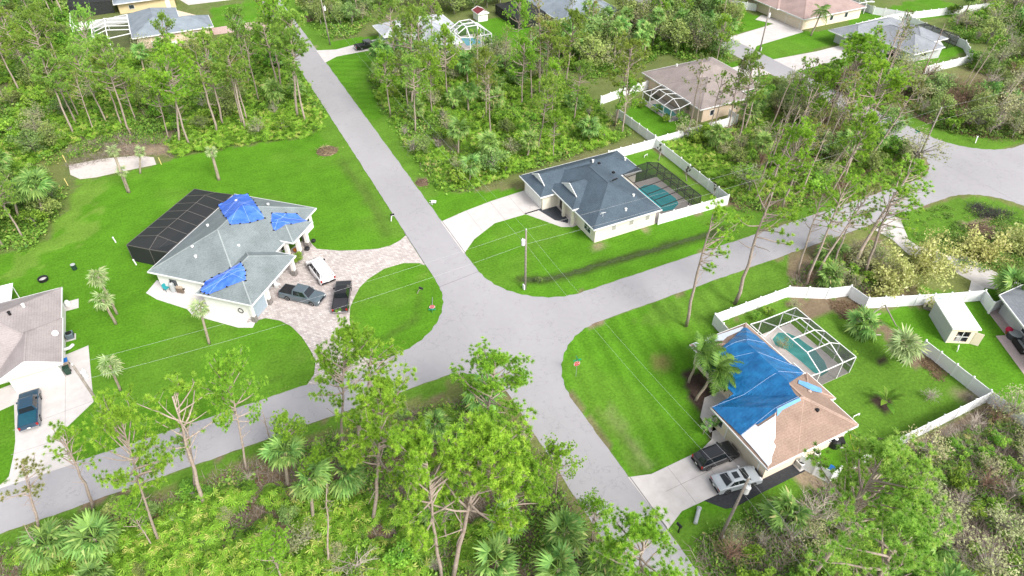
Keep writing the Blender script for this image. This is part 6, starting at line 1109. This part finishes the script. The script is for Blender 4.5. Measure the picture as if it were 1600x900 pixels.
undergrowth('undergrowth', 'weeds in the brown thicket beyond the junction', W5, 'weed', 900, .9, 1.8, PALMD, 50); undergrowth('fallen_twigs', 'brown broken branches beyond the junction', W5, 'twig', 900, .9, 1.8, MATS['brown_twigs'], 51); undergrowth('undergrowth', 'weeds in the top right thicket', W5b, 'weed', 600, 1.0, 2.0, WEED, 52)
undergrowth('undergrowth', 'low green weeds in the lower right lot', W7, 'weed', 1900, .5, 1.2, WEED, 53, (5, 109, .36)); undergrowth('palmetto_undergrowth', 'scattered saw palmetto in the lower right lot', W7, 'palmetto', 300, .5, 1.0, PALMD, 54, (6, 111, .5)); undergrowth('fallen_twigs', 'grey broken branches in the lower right lot', W7, 'twig', 1500, .8, 1.6, DRY, 55)
undergrowth('undergrowth', 'weeds under the roadside trees by the bamboo', W8, 'weed', 260, .6, 1.2, PALMD, 56); undergrowth('fallen_twigs', 'twigs under the roadside trees by the bamboo', W8, 'twig', 260, .7, 1.4, DRY, 57)
undergrowth('undergrowth', 'tufts along the lower verge', [(-30, 49.2), (14, 49.2), (20, 46), (22.6, 36), (22.6, 22), (20, 22), (17, 42), (10, 47), (-30, 47.5)], 'weed', 420, .35, .8, PALMD, 58, (4, 113, .45))
undergrowth('undergrowth', 'weeds round the dirt pile on the island lawn', [(87.58,43.83),(100.48,47.36),(106.67,44.30),(103.77,39.26),(96.61,34.46),(89.90,39.38)], 'weed', 200, .5, 1.1, PALMD, 59); undergrowth('fallen_twigs', 'black burnt branches on the island lawn', [(105.23,49.58),(107.54,49.26),(108.76,45.22),(107.55,43.86),(103.61,46.39)], 'twig', 60, .6, 1.2, leafmat('burnt_twigs', (.02, .02, .02), (.07, .06, .06), trans=0, objvar=0), 60)
undergrowth('leaf_litter', 'brown debris at the fence bend', [(67.95,42.34),(71.76,40.45),(69.73,37.56),(67.33,39.02)], 'weed', 90, .5, .9, LITT, 61, None, .3); undergrowth('leaf_litter', 'brown debris beside the shed fence', [(69.72,29.34),(71.56,29.02),(70.65,26.55),(69.02,26.57)], 'weed', 40, .5, .9, LITT, 62, None, .3); undergrowth('leaf_litter', 'leaf debris along the eave of the tan roof', [(54.26,39.41),(55.44,38.46),(55.20,33.64),(55.13,32.55),(53.99,34.24)], 'weed', 40, .3, .5, LITT, 63, None, .5)

undergrowth('undergrowth', 'scrubby tufts on the island lawn', [(86.23,51.21),(93.99,52.53),(101.41,51.47),(108.46,48.80),(110.49,43.77),(105.00,40.09),(94.74,45.17),(88.05,45.30)], 'weed', 170, .3, .7, PALMD, 64, (4, 115, .42)); undergrowth('fallen_twigs', 'dry sticks beside the sand court', [(-22.31,132.80),(-13.72,136.70),(-3.58,126.16),(-5.13,121.74),(-13.19,126.24),(-22.31,126.06)], 'twig', 170, .7, 1.3, DRY, 65); undergrowth('undergrowth', 'ragged weeds at the wood edge behind the sand court', [(-27.25,128.50),(-22.31,133.59),(-13.72,136.70),(-4.35,129.26),(-3.93,122.93),(-7.74,128.23),(-13.98,131.32),(-22.31,128.99)], 'weed', 110, .6, 1.2, WEED, 66)
undergrowth('undergrowth', 'bright weeds below the lower utility pole', [(30.87,22.21),(37.78,22.54),(42.80,20.84),(44.53,19.20),(36.97,15.71),(29.48,19.08)], 'weed', 330, .5, 1.1, WEED, 68)
undergrowth('undergrowth', 'grass tufts along the street edges', [(-30, 58.4), (14, 58.4), (14, 59.2), (-30, 59.2)], 'weed', 120, .15, .3, WEED, 69)

# ---------------------------------------------------------------- utility poles and lines
WOODP = mat('pole_wood', (.26, .23, .20), .95, .25, 4); TRANS = mat('transformer_grey', (.72, .73, .74), .5, .05); WIREM = mat('aluminium_wire', (.50, .50, .51), .5, .05); GALV = mat('galvanised', (.45, .46, .47), .4, .08, metal=.6)
def pole(label, x, y, h, ang, tr=True, lx=0, ly=0, meter=True):
    o = thing('utility_pole', label, 'utility pole', (x, y, 0)); set_lean(o, h, lx, ly, R(ang))
    b = MB(); b.tube([(0, 0, -.3), (0, 0, h * .5), (0, 0, h)], [.17, .145, .115], 9); b.build('shaft', WOODP, o, smooth=True)
    b = MB(); b.lathe([(.03, 0), (.05, .03), (.04, .1), (.07, .13), (.05, .2), (.02, .3)], 8); b.build('insulator', mat('porcelain', (.75, .76, .78), .3), o, (0, 0, h))
    b = MB(); b.beam((0, 0, h - 2.0), (.35, 0, h - 2.0), .06); b.build('bracket', GALV, o)
    if tr:
        b = MB(); b.lathe([(.02, 0), (.22, .02), (.25, .08), (.25, .78), (.27, .8), (.27, .86), (.12, .95)], 12); t = b.build('transformer', TRANS, o, (.42, .05, h - 2.2), smooth=False); q = MB(); q.lathe([(.05, 0), (.07, .06), (.05, .12), (.06, .18), (.02, .26)], 7); q.build('bushing', TRANS, t, (.1, 0, .92))
        b = MB(); b.beam((.1, .05, h - 1.6), (.22, .05, h - 1.6), .1); b.build('bracket', GALV, o)
    if meter:
        b = MB(); b.box(.12, .3, -.22, .22, .1, .9); b.build('meter_box', TRANS, o, bevel=.02)
pole('utility pole with transformer in the middle of the corner lawn', 33.0, 62.6, 9.8, 180, True); pole('utility pole with transformer beside the silver sedan driveway', 32.6, 21.7, 9.6, -20, True, *(32.59,21.72,8.45,0.87,0.00)[3:]); pole('dark utility pole with transformer beside the left driveway', -18.1, 62.0, 9.8, 30, True, -.4, 0)
pole('tall utility pole at the corner of the far junction', 110.0, 62.9, 9.8, 0, False, .3, 0); pole('utility pole beside the driveway of the white roofed house', 32.5, 162.0, 10, 0, True, -.3, 0, False); pole('utility pole by the far right driveway', 120.3, 114.1, 9.8, 0, True, 0, 0)
def wire(label, p, q, sag, r=.008, n=14):
    b = MB(); pts = []
    for i in range(n + 1):
        t = i / n; pts.append((p[0] + (q[0] - p[0]) * t, p[1] + (q[1] - p[1]) * t, p[2] + (q[2] - p[2]) * t - 4 * sag * t * (1 - t)))
    b.tube(pts, r, 4); return tag(b.build('power_line', WIREM), label, 'power line')
for lb, p, q in (('left lawn', (-18.1, 62), (33, 62.6)), ('near lawn to the lower pole', (33, 62.6), (33.3, 21.5)), ('slate blue roof', (33, 62.6), (110.3, 62.9)), ('wood along the long street', (33, 62.6), (32.2, 162))):
    wire('upper power line over the ' + lb, (*p, 9.9), (*q, 9.9), .7); wire('lower cable over the ' + lb, (*p, 7.6), (*q, 7.6), .9, .009)
for z, nm in ((9.9, 'upper'), (7.6, 'lower')):
    wire(nm + ' line from the far junction pole to the right edge', (110.3, 62.9, z), (190, 63, z), .8); wire(nm + ' line from the lower pole to the bottom edge', (33.3, 21.5, z), (32.8, -25, z), .6)
# ---------------------------------------------------------------- street signs
SIGNR = mat('sign_red', (.55, .02, .025), .4, .05); SIGNW = mat('sign_white', (.80, .80, .80), .4, .03); SIGNG = mat('sign_green', (.01, .28, .17), .4, .05)
def stop_sign(label, x, y, tilt, face, lz):
    o = thing('stop_sign', label, 'stop sign', (x, y, 0)); o.rotation_euler = (0, R(tilt), R(lz))
    b = MB(); b.box(-.03, .03, -.03, .03, 0 if tilt else -.2, 2.9); b.build('post', GALV, o); oc = [(math.cos(R(22.5 + 45 * i)), math.sin(R(22.5 + 45 * i))) for i in range(8)]
    s = bpy.data.objects.new('sign_plate', None); b = MB(); b.poly([(-.41 * c, .0, .41 * d) for c, d in oc]); b.poly([(-.41 * c, .012, .41 * d) for c, d in oc][::-1]); p = b.build('sign_plate', SIGNW, o, (0, 0, 2.15), (0, 0, R(face)))
    b = MB(); b.poly([(-.38 * c, -.006, .38 * d) for c, d in oc]); b.build('sign_face', SIGNR, p)
    cu = bpy.data.curves.new('lettering', 'FONT'); cu.body = 'STOP'; cu.size = .30; cu.align_x = 'CENTER'; cu.align_y = 'CENTER'; cu.materials.append(SIGNW); tmp = bpy.data.objects.new('lettering_curve', cu); C.objects.link(tmp); bpy.context.view_layer.update(); me = bpy.data.meshes.new_from_object(tmp.evaluated_get(bpy.context.evaluated_depsgraph_get())); bpy.data.objects.remove(tmp); t = link('lettering', me, p, (0, -.012, 0), (R(90), 0, 0)); me.materials.clear(); me.materials.append(SIGNW)
    for i, a in enumerate((0, 90)):
        b = MB(); b.box(-.48, .48, -.012, .012, 0, .2); b.build('street_name_blade', SIGNG, o, (0, 0, 2.66 + .22 * i), (0, 0, R(a + face)))
stop_sign('stop sign with green street name blades on the near corner lawn', 31.1, 45.8, 0, 0, -10); stop_sign('fallen stop sign lying on the oval lawn', 21.1, 66.6, 84, -90, -112)
o = thing('street_name_sign', 'green street name sign at the far junction corner', 'street sign', (*(113.78,67.23), 0)); b = MB(); b.box(-.03, .03, -.03, .03, 0, 2.9); b.build('post', GALV, o)
for i in range(2): b = MB(); b.box(-.5, .5, -.012, .012, 2.65 + .22 * i, 2.85 + .22 * i); b.build('street_name_blade', SIGNG, o, None, (0, 0, R(90 * i)))
# ---------------------------------------------------------------- mailboxes, bins, yard things
WHP = mat('white_plastic', (.80, .80, .79), .45, .03); BLKP = mat('black_plastic', (.018, .018, .02), .5, .1); BLUP = mat('blue_plastic', (.015, .16, .55), .5, .05); GRNP = mat('dark_green_plastic', (.02, .05, .035), .5, .1); GRYM = mat('grey_metal', (.40, .42, .43), .4, .08); TEAL = mat('teal_cushion', (.03, .30, .33), .7, .05); RUST = mat('clay', (.36, .13, .05), .8, .1); ORNG = mat('pumpkin', (.55, .17, .02), .6, .1)
def mailbox(label, x, y, ang, tilt, bm_, pm_):
    o = thing('mailbox', label, 'mailbox', (x, y, .05 if tilt else 0)); o.rotation_euler = (0, R(tilt), R(ang)); b = MB(); b.box(-.06, .06, -.06, .06, 0, 1.05); b.box(-.05, .35, -.05, .05, .92, 1.0); b.build('post', pm_, o)
    q = MB(); pr = [(-.1, 0), (.1, 0), (.1, .16)] + [(.1 * math.cos(t), .16 + .1 * math.sin(t)) for t in np.linspace(.3, math.pi - .3, 6)] + [(-.1, .16)]
    n = len(pr); q.v = [(-.2, y_, 1.03 + z_) for y_, z_ in pr] + [(.4, y_, 1.03 + z_) for y_, z_ in pr]; q.f = [tuple(range(n - 1, -1, -1)), tuple(range(n, 2 * n))] + [(i, (i + 1) % n, n + (i + 1) % n, n + i) for i in range(n)]; q.m = [0] * len(q.f); q.build('box', bm_, o)
mailbox('white mailbox with black box on the verge beside the long street', *(21.88,86.10), 10, 12, BLKP, WHP); mailbox('black mailbox beside the oval lawn street edge', *(19.54,68.21), -30, 25, BLKP, WOODP); mailbox('black mailbox beside the lower concrete driveway', *(29.70,24.11), 100, 0, BLKP, BLKP); mailbox('white mailbox by the roadside grass beyond the junction', *(125.01,62.74), 40, 30, WHP, WHP)
def simple(name, label, cat, x, y, z, ang, parts, tilt=0):
    o = thing(name, label, cat, (x, y, z)); o.rotation_euler = (R(tilt), 0, R(ang))
    for nm, fn, m_ in parts:
        b = MB(); fn(b); b.build(nm, m_, o, bevel=.012 if len(b.f) < 40 else 0)
    return o
simple('lawn_chair', 'white plastic chair knocked over beside the long street', 'chair', *(28.98,88.17), .1, 60, [('seat', lambda b: b.box(-.35, .35, -.3, .35, .3, .36), WHP), ('backrest', lambda b: b.box(-.35, .35, .32, .4, .3, 1.05), WHP)] + [('leg', (lambda sx, sy: (lambda b: b.box(sx * .3 - .03, sx * .3 + .03, sy * .26 - .03, sy * .26 + .03, 0, .3)))(sx, sy), WHP) for sx in (-1, 1) for sy in (-1, 1)] + [('armrest', (lambda sx: (lambda b: b.box(sx * .36 - .04, sx * .36 + .04, -.3, .35, .52, .58)))(sx), WHP) for sx in (-1, 1)], 95)
def bin_(label, x, y, ang, body, lid, z=.05):
    o = thing('wheelie_bin', label, 'bin', (x, y, z), R(ang)); b = MB(); b.v = [(-.25, -.28, .05), (.25, -.28, .05), (.25, .25, .05), (-.25, .25, .05), (-.32, -.36, 1.0), (.32, -.36, 1.0), (.32, .36, 1.0), (-.32, .36, 1.0)]; b.f = [(3, 2, 1, 0), (4, 5, 6, 7), (0, 1, 5, 4), (1, 2, 6, 5), (2, 3, 7, 6), (3, 0, 4, 7)]; b.m = [0] * 6; b.build('body', body, o)
    b = MB(); b.box(-.34, .34, -.38, .40, 1.0, 1.07); b.build('lid', lid, o, bevel=.02)
    for s in (-1, 1): w = MB(); w.lathe([(.13, -.04), (.13, .04)], 10); w.build('wheel', BLKP, o, (s * .27, .3, .13), (0, R(90), 0))
    h = MB(); h.beam((-.28, .42, .98), (.28, .42, .98), .04); h.build('handle', BLKP, o)
bin_('blue lidded recycling bin beside the left garage', *(-22.65,74.15), 5, mat('tan_bin', (.42, .33, .27), .6), BLUP); bin_('dark green bin in front of the left garage corner', *(-22.51,72.81), 5, GRNP, GRNP); bin_('blue bin behind the white side gate', *(47.61,22.43), 20, WHP, BLUP)
def ac(label, x, y, ang, m_=None):
    m_ = m_ or GRYM; o = thing('air_conditioner', label, 'air conditioner', (x, y, .0), R(ang)); b = MB(); b.box(-.55, .55, -.55, .55, 0, .1); b.build('pad', CONC, o); b = MB(); b.box(-.42, .42, -.42, .42, .1, .85); b.build('cabinet', m_, o, bevel=.03)
    for i in range(5): b = MB(); b.box(-.43, .43, -.43, .43, .2 + .12 * i, .23 + .12 * i); b.build('louvre', BLKP, o)
    b = MB(); b.lathe([(.36, .85), (.36, .88), (.3, .89), (.05, .90)], 12); b.build('fan_grille', BLKP, o)
ac('grey air conditioner beside the left white wall', *(-22.29,79.46), 0, mat('blue_grey_metal', (.16, .20, .24), .5)); ac('black air conditioner on the slate blue house rear wall', 62.6, 81.5, 0, BLKP); ac('air conditioner beside the tan roofed house', *(51.34,24.88), -30, BLKP); ac('white air conditioner on the black strip', 45.6, 24.6, 0, WHP)
simple('storage_tank', 'tall grey cylinder tank on the patio beside the blue tarp', 'tank', *(-9.78,83.33), .05, 0, [('shell', lambda b: b.lathe([(.05, 0), (.36, .02), (.38, .1), (.38, 1.35), (.25, 1.5), (.05, 1.55)], 14), GRYM), ('cap', lambda b: b.lathe([(.12, 1.55), (.12, 1.65), (.03, 1.67)], 10), BLKP)])
simple('patio_chair', 'teal patio chair beside the grey tank', 'chair', *(-10.62,83.89), .05, 30, [('seat', lambda b: b.box(-.3, .3, -.3, .3, .38, .5), TEAL), ('backrest', lambda b: b.box(-.3, .3, .26, .36, .5, 1.0), TEAL)] + [('leg', (lambda sx, sy: (lambda b: b.box(sx * .27 - .025, sx * .27 + .025, sy * .27 - .025, sy * .27 + .025, 0, .38)))(sx, sy), BLKP) for sx in (-1, 1) for sy in (-1, 1)])
simple('barbecue', 'brown barbecue grill on the patio beside the tank', 'grill', *(-8.88,82.58), .05, -40, [('cart', lambda b: b.box(-.5, .5, -.28, .28, .1, .8), mat('bronze_metal', (.16, .12, .09), .5)), ('hood', lambda b: b.box(-.42, .42, -.25, .25, .8, 1.1), mat('beige_cover', (.42, .34, .27), .7)), ('shelf', lambda b: b.box(.5, .8, -.2, .2, .75, .8), BLKP)])
simple('storage_bin', 'deep blue tub in the white framed nook', 'container', *(-7.29,82.10), .05, 20, [('tub', lambda b: b.box(-.5, .5, -.4, .4, 0, .7), mat('deep_blue_plastic', (.015, .03, .35), .4)), ('lid', lambda b: b.box(-.53, .53, -.43, .43, .7, .76), BLKP)])
simple('hose_wheel', 'black wall ring on the white garage wall', 'hose reel', -12 + .6 * math.cos(R(47.3)) * 0, 0, 0, 0, []) if False else None
r_ = MB(); n_ = 18; r_.tube([(.0, .36 * math.cos(2 * math.pi * i / n_), 1.3 + .36 * math.sin(2 * math.pi * i / n_)) for i in range(n_ + 1)], .05, 6); q_ = r_.build('wall_ring', BLKP, None, (-12 - 1.58 * math.cos(R(47.3)) - 14.6 * -math.sin(R(47.3)), 84.7 - 1.58 * math.sin(R(47.3)) - 14.6 * math.cos(R(47.3)), 0), (0, 0, R(47.3))); tag(q_, 'black ring hung on the white garage side wall', 'wall ring')
for i, (lb, p, m_, s) in enumerate((('orange pumpkin at the tarped house entrance', (7.0, 84.9), ORNG, .35), ('dark planter pot between the entrance columns', (8.6, 84.4), BLKP, .4), ('dark planter pot beside the outer entrance column', (9.9, 86.0), BLKP, .35))):
    simple('planter', lb, 'planter', *p, .05, 0, [('pot', (lambda s: (lambda b: b.lathe([(s * .5, 0), (s * .9, s * .5), (s, s), (s * .8, s * 1.3), (s * .2, s * 1.4)], 12)))(s), m_)])
simple('porch_chair', 'white porch chair in the open garage bay', 'chair', 3.0, 78.0, .05, 47, [('seat', lambda b: b.box(-.3, .3, -.3, .3, .4, .46), WHP), ('backrest', lambda b: b.box(-.3, .3, .26, .32, .46, 1.1), WHP)] + [('leg', (lambda sx: (lambda b: b.box(sx * .28 - .03, sx * .28 + .03, -.3, .3, 0, .4)))(sx), WHP) for sx in (-1, 1)])
simple('fire_pit', 'black ring fire pit on the left lawn', 'fire pit', *(-25.67,93.78), 0, 0, [('ring', lambda b: b.lathe([(.62, 0), (.66, .42), (.60, .46), (.52, .42), (.5, .1)], 18), BLKP), ('ash_bed', lambda b: b.lathe([(.5, .05), (.5, .2), (.1, .26)], 14), mat('ash', (.5, .48, .46), .9, .2, 4))])
simple('barrel', 'black barrel standing on the left lawn', 'barrel', *(-21.78,94.54), 0, 0, [('drum', lambda b: b.lathe([(.28, 0), (.31, .04), (.31, .86), (.28, .9)], 14), GRNP), ('rim', lambda b: b.lathe([(.32, .84), (.32, .9), (.3, .92)], 14), GRYM)])
for i, (lb, p) in enumerate((('white pipe sticking out of the lawn left of the black cage', (-16.32,98.93)), ('white pipe at the corner of the black cage', (-13.97,91.80)))): simple('standpipe', lb, 'pipe', *p, 0, 0, [('pipe', lambda b: b.tube([(0, 0, 0), (-.1, .05, .9)], .09, 8), WHP), ('cap', lambda b: b.lathe([(.12, .86), (.12, .98), (.04, 1.0)], 8, (-.1, .05, 0)), WHP)])
YEL = mat('yellow_post', (.72, .60, .22), .7, .1)
for lb, p in (('yellow post at the far left corner of the sand court', (-23.01,128.60)), ('yellow post at the near left corner of the sand court', (-22.70,119.78)), ('yellow post at the right end of the sand court', (-8.21,120.29))):
    simple('court_post', lb, 'post', *p, 0, 0, [('shaft', lambda b: b.tube([(0, 0, -.1), (-.05, 0, 1.3)], .07, 8), YEL), ('cap', lambda b: b.lathe([(.09, 1.28), (.09, 1.34), (.02, 1.37)], 8, (-.05, 0, 0)), YEL)])
simple('propane_tank', 'white propane tank beside the left house wall', 'tank', *(-22.59,86.33), .05, 0, [('shell', lambda b: b.lathe([(.05, 0), (.3, .05), (.34, .3), (.34, .6), (.2, .85), (.05, .9)], 12), WHP), ('pad', lambda b: b.box(-1.1, 1.2, -1.0, 1.0, -.1, .0), CONC)])
simple('slide', 'white curved slide beside the left house', 'slide', *(-22.51,76.95), .05, 40, [('chute', lambda b: b.tube([(-.8, 0, .9), (-.3, 0, .6), (.3, .1, .25), (.9, .3, .15)], .2, 6), WHP), ('ladder', lambda b: b.box(-.95, -.8, -.2, .2, 0, 1.0), WHP)])
simple('culvert_pipe', 'grey culvert pipe lying by the lower concrete driveway', 'pipe', *(32.31,24.63), .12, 40, [('pipe', lambda b: b.tube([(-.9, 0, .15), (.9, 0, .15)], .2, 10), GRYM), ('collar', lambda b: b.tube([(.78, 0, .15), (.95, 0, .15)], .25, 10), GRYM)])
simple('picnic_table', 'grey wooden picnic table behind the white shed', 'table', *(79.04,35.43), 0, 20, [('tabletop', lambda b: b.box(-.9, .9, -.4, .4, .7, .76), mat('weathered_wood', (.45, .40, .32), .9, .2, 4)), ('bench', lambda b: b.box(-.9, .9, -.85, -.6, .4, .45), MATS.get('weathered_wood') or WOODP), ('bench', lambda b: b.box(-.9, .9, .6, .85, .4, .45), MATS.get('weathered_wood') or WOODP)] + [('leg', (lambda s: (lambda b: b.box(s - .05, s + .05, -.8, .8, 0, .4)))(s), WOODP) for s in (-.7, .7)] + [('brace', (lambda s: (lambda b: b.box(s - .04, s + .04, -.3, .3, .4, .7)))(s), WOODP) for s in (-.7, .7)])
simple('cooler', 'blue tub behind the white shed', 'container', *(80.01,35.51), 0, 30, [('tub', lambda b: b.box(-.5, .5, -.3, .3, .55, 1.0), BLUP), ('stand', lambda b: b.box(-.45, .45, -.25, .25, 0, .55), GRYM)])
simple('lounge_sofa', 'grey patio sofa beside the right edge house', 'sofa', *(82.30,25.52), .05, 60, [('base', lambda b: b.box(-1.1, 1.1, -.4, .4, .05, .4), BLKP), ('cushion', lambda b: b.box(-1.05, 1.05, -.4, .3, .4, .55), GRYM), ('backrest', lambda b: b.box(-1.1, 1.1, .3, .45, .4, .9), BLKP)])
simple('hot_tub', 'round dark hot tub beside the right edge house', 'hot tub', *(83.47,27.07), .05, 0, [('shell', lambda b: b.lathe([(.8, 0), (.85, .7), (.8, .75)], 16), mat('dark_grey_plastic', (.06, .065, .07), .5)), ('cover', lambda b: b.lathe([(.78, .75), (.7, .8), (.2, .82)], 16), GRYM)])
simple('flower_pot', 'red flowering pot beside the hot tub', 'planter', *(83.40,27.88), .05, 0, [('pot', lambda b: b.lathe([(.2, 0), (.3, .4)], 10), RUST), ('flower_head', lambda b: b.lathe([(.1, .4), (.42, .6), (.4, .9), (.1, 1.1)], 9), mat('red_flower', (.5, .02, .07), .7, .3, 8))])
simple('water_barrel', 'black round barrel beside the tan roofed house', 'barrel', *(50.66,24.94), 0, 0, [('drum', lambda b: b.lathe([(.5, 0), (.55, .1), (.55, 1.0), (.4, 1.15), (.1, 1.2)], 14), BLKP), ('lid', lambda b: b.lathe([(.2, 1.18), (.2, 1.26), (.05, 1.28)], 10), WHP)])
simple('hose_pot', 'white ring hose pot by the tan house wall', 'hose pot', *(48.21,24.87), 0, 0, [('pot', lambda b: b.lathe([(.3, 0), (.36, .35), (.36, .42), (.26, .42), (.25, .2)], 14), WHP), ('hose', lambda b: b.lathe([(.24, .2), (.24, .36), (.1, .3)], 12), BLKP)])
hz = MB(); hz.tube([(*p, .04) for p in [(54.23,25.54),(54.12,24.82),(53.21,24.33),(52.85,23.57),(52.16,23.45),(52.84,24.51),(53.51,25.32)]], .03, 5); tag(hz.build('garden_hose', mat('yellow_hose', (.55, .55, .06), .6, .1)), 'yellow garden hose on the grass behind the tan roof', 'hose')
for lb, p, a in (('small white table frame on the grass beside the shed', (75.42,28.81), 30), ('white pvc elbow on the grass of the fenced yard', (55.88,26.70), 0), ('white frame on the lawn behind the slate blue roof', (68.53,85.25), 20)):
    simple('pipe_frame', lb, 'frame', *p, 0, a, [('rail', lambda b: b.beam((-.45, 0, .4), (.45, 0, .4), .09), WHP), ('leg', lambda b: b.beam((-.45, 0, 0), (-.45, 0, .42), .09), WHP), ('leg', lambda b: b.beam((.45, 0, 0), (.45, 0, .42), .09), WHP)])
# propped grey trunk over the fence bend
o = thing('fallen_trunk', 'grey fallen trunk propped over the white fence bend', 'fallen tree', (0, 0, 0)); b = MB(); A_, B_, D_ = (66.26,37.81), (71.08,37.02), (67.34,37.14); b.tube([(*A_, .2), (*B_, 1.0)], [.16, .12], 7); b.build('trunk', MATS['grey_bark'], o, smooth=True)
for (xa, ya, za), (xb, yb, zb) in (((*(68.70,37.66), .1), (*(70.98,36.94), 2.6)), ((*(70.98,36.94), 2.6), (*(71.87,34.90), .2)), ((*(67.10,35.70), .1), (*(68.88,34.69), .2))): b = MB(); b.tube([(xa, ya, za), (xb, yb, zb)], [.12, .08], 6); b.build('limb', MATS['grey_bark'], o, smooth=True)
# piles of storm debris
def pile(label, x, y, rad, h, m_, n, seed, kind='twig'):
    r = np.random.default_rng(seed); P_0 = r.normal(0, rad * .45, (n, 3)); P_0[:, 2] = np.abs(r.normal(0, h * .4, n)) * np.exp(-(P_0[:, 0] ** 2 + P_0[:, 1] ** 2) / rad ** 2) + .03; d = unit(r, n) * [1, 1, .35] * r.uniform(.3, .9, (n, 1)); s = np.cross(d, unit(r, n)); s /= np.linalg.norm(s, axis=1, keepdims=True); s *= .04
    V = np.stack([P_0 - s, P_0 + s, P_0 + d + s * .4, P_0 + d - s * .4], 1).reshape(-1, 3); V[:, 2] = np.maximum(V[:, 2], .01); o = thing('debris_pile', label, 'debris pile', (x, y, 0)); link('branches', mesh_np('branches', V, np.arange(n * 4).reshape(-1, 4), m_, r.random(n)), o)
    b = MB(); b.lathe([(rad, 0), (rad * .8, h * .25), (rad * .4, h * .5), (.05, h * .6)], 14); b.build('core', mat('debris_core', (.13, .09, .06), .95, .4, 3), o)
DRYG = leafmat('dry_frond', (.20, .15, .07), (.42, .36, .20), trans=.1, objvar=0)
pile('dry palm frond pile on the rear lawn of the tarped house', *(18.74,112.21), 1.9, .9, DRYG, 420, 71); pile('brown brush pile at the wood edge beside the long street', *(30.24,94.68), 1.2, .4, MATS['brown_twigs'], 180, 72); pile('burnt brown dirt and brush pile on the island lawn', *(100.94,43.92), 2.2, 1.0, MATS['brown_twigs'], 700, 73); pile('pale branch pile near the top street', *(31.85,181.88), 2.2, 1.2, DRYG, 350, 74)
pile('brush pile beside the brown house fence', *(86.69,82.80), 1.8, .8, MATS['brown_twigs'], 260, 75); pile('branch pile beyond the far junction', *(126.42,73.15), 2.6, 1.0, DRYG, 360, 76); pile('brush heap under the dead oak at the lower right', *(54.21,21.08), 2.4, 1.4, DRY, 420, 77)

# ---------------------------------------------------------------- alike trees in one wood: tell them apart by their place, counted from the left of the view
def view_x(o):
    c_, s_ = math.cos(R(26.35)), math.sin(R(26.35)); x, y = o.location.x, o.location.y; X, Y = x * c_ - y * s_, x * s_ + y * c_; d_ = Y * math.cos(R(40.2)) + 54 * math.sin(R(40.2)); return X / d_
groups = {}
for o in C.objects:
    if o.parent is None and o.get('group'): groups.setdefault(o['label'], []).append(o)
for lb, ls in groups.items():
    if len(ls) < 2: continue
    for i, o in enumerate(sorted(ls, key=view_x)):
        n_ = i + 1; suf = 'th' if 10 <= n_ % 100 <= 20 else {1: 'st', 2: 'nd', 3: 'rd'}.get(n_ % 10, 'th'); o['label'] = '%s, %d%s from left' % (lb, n_, suf)
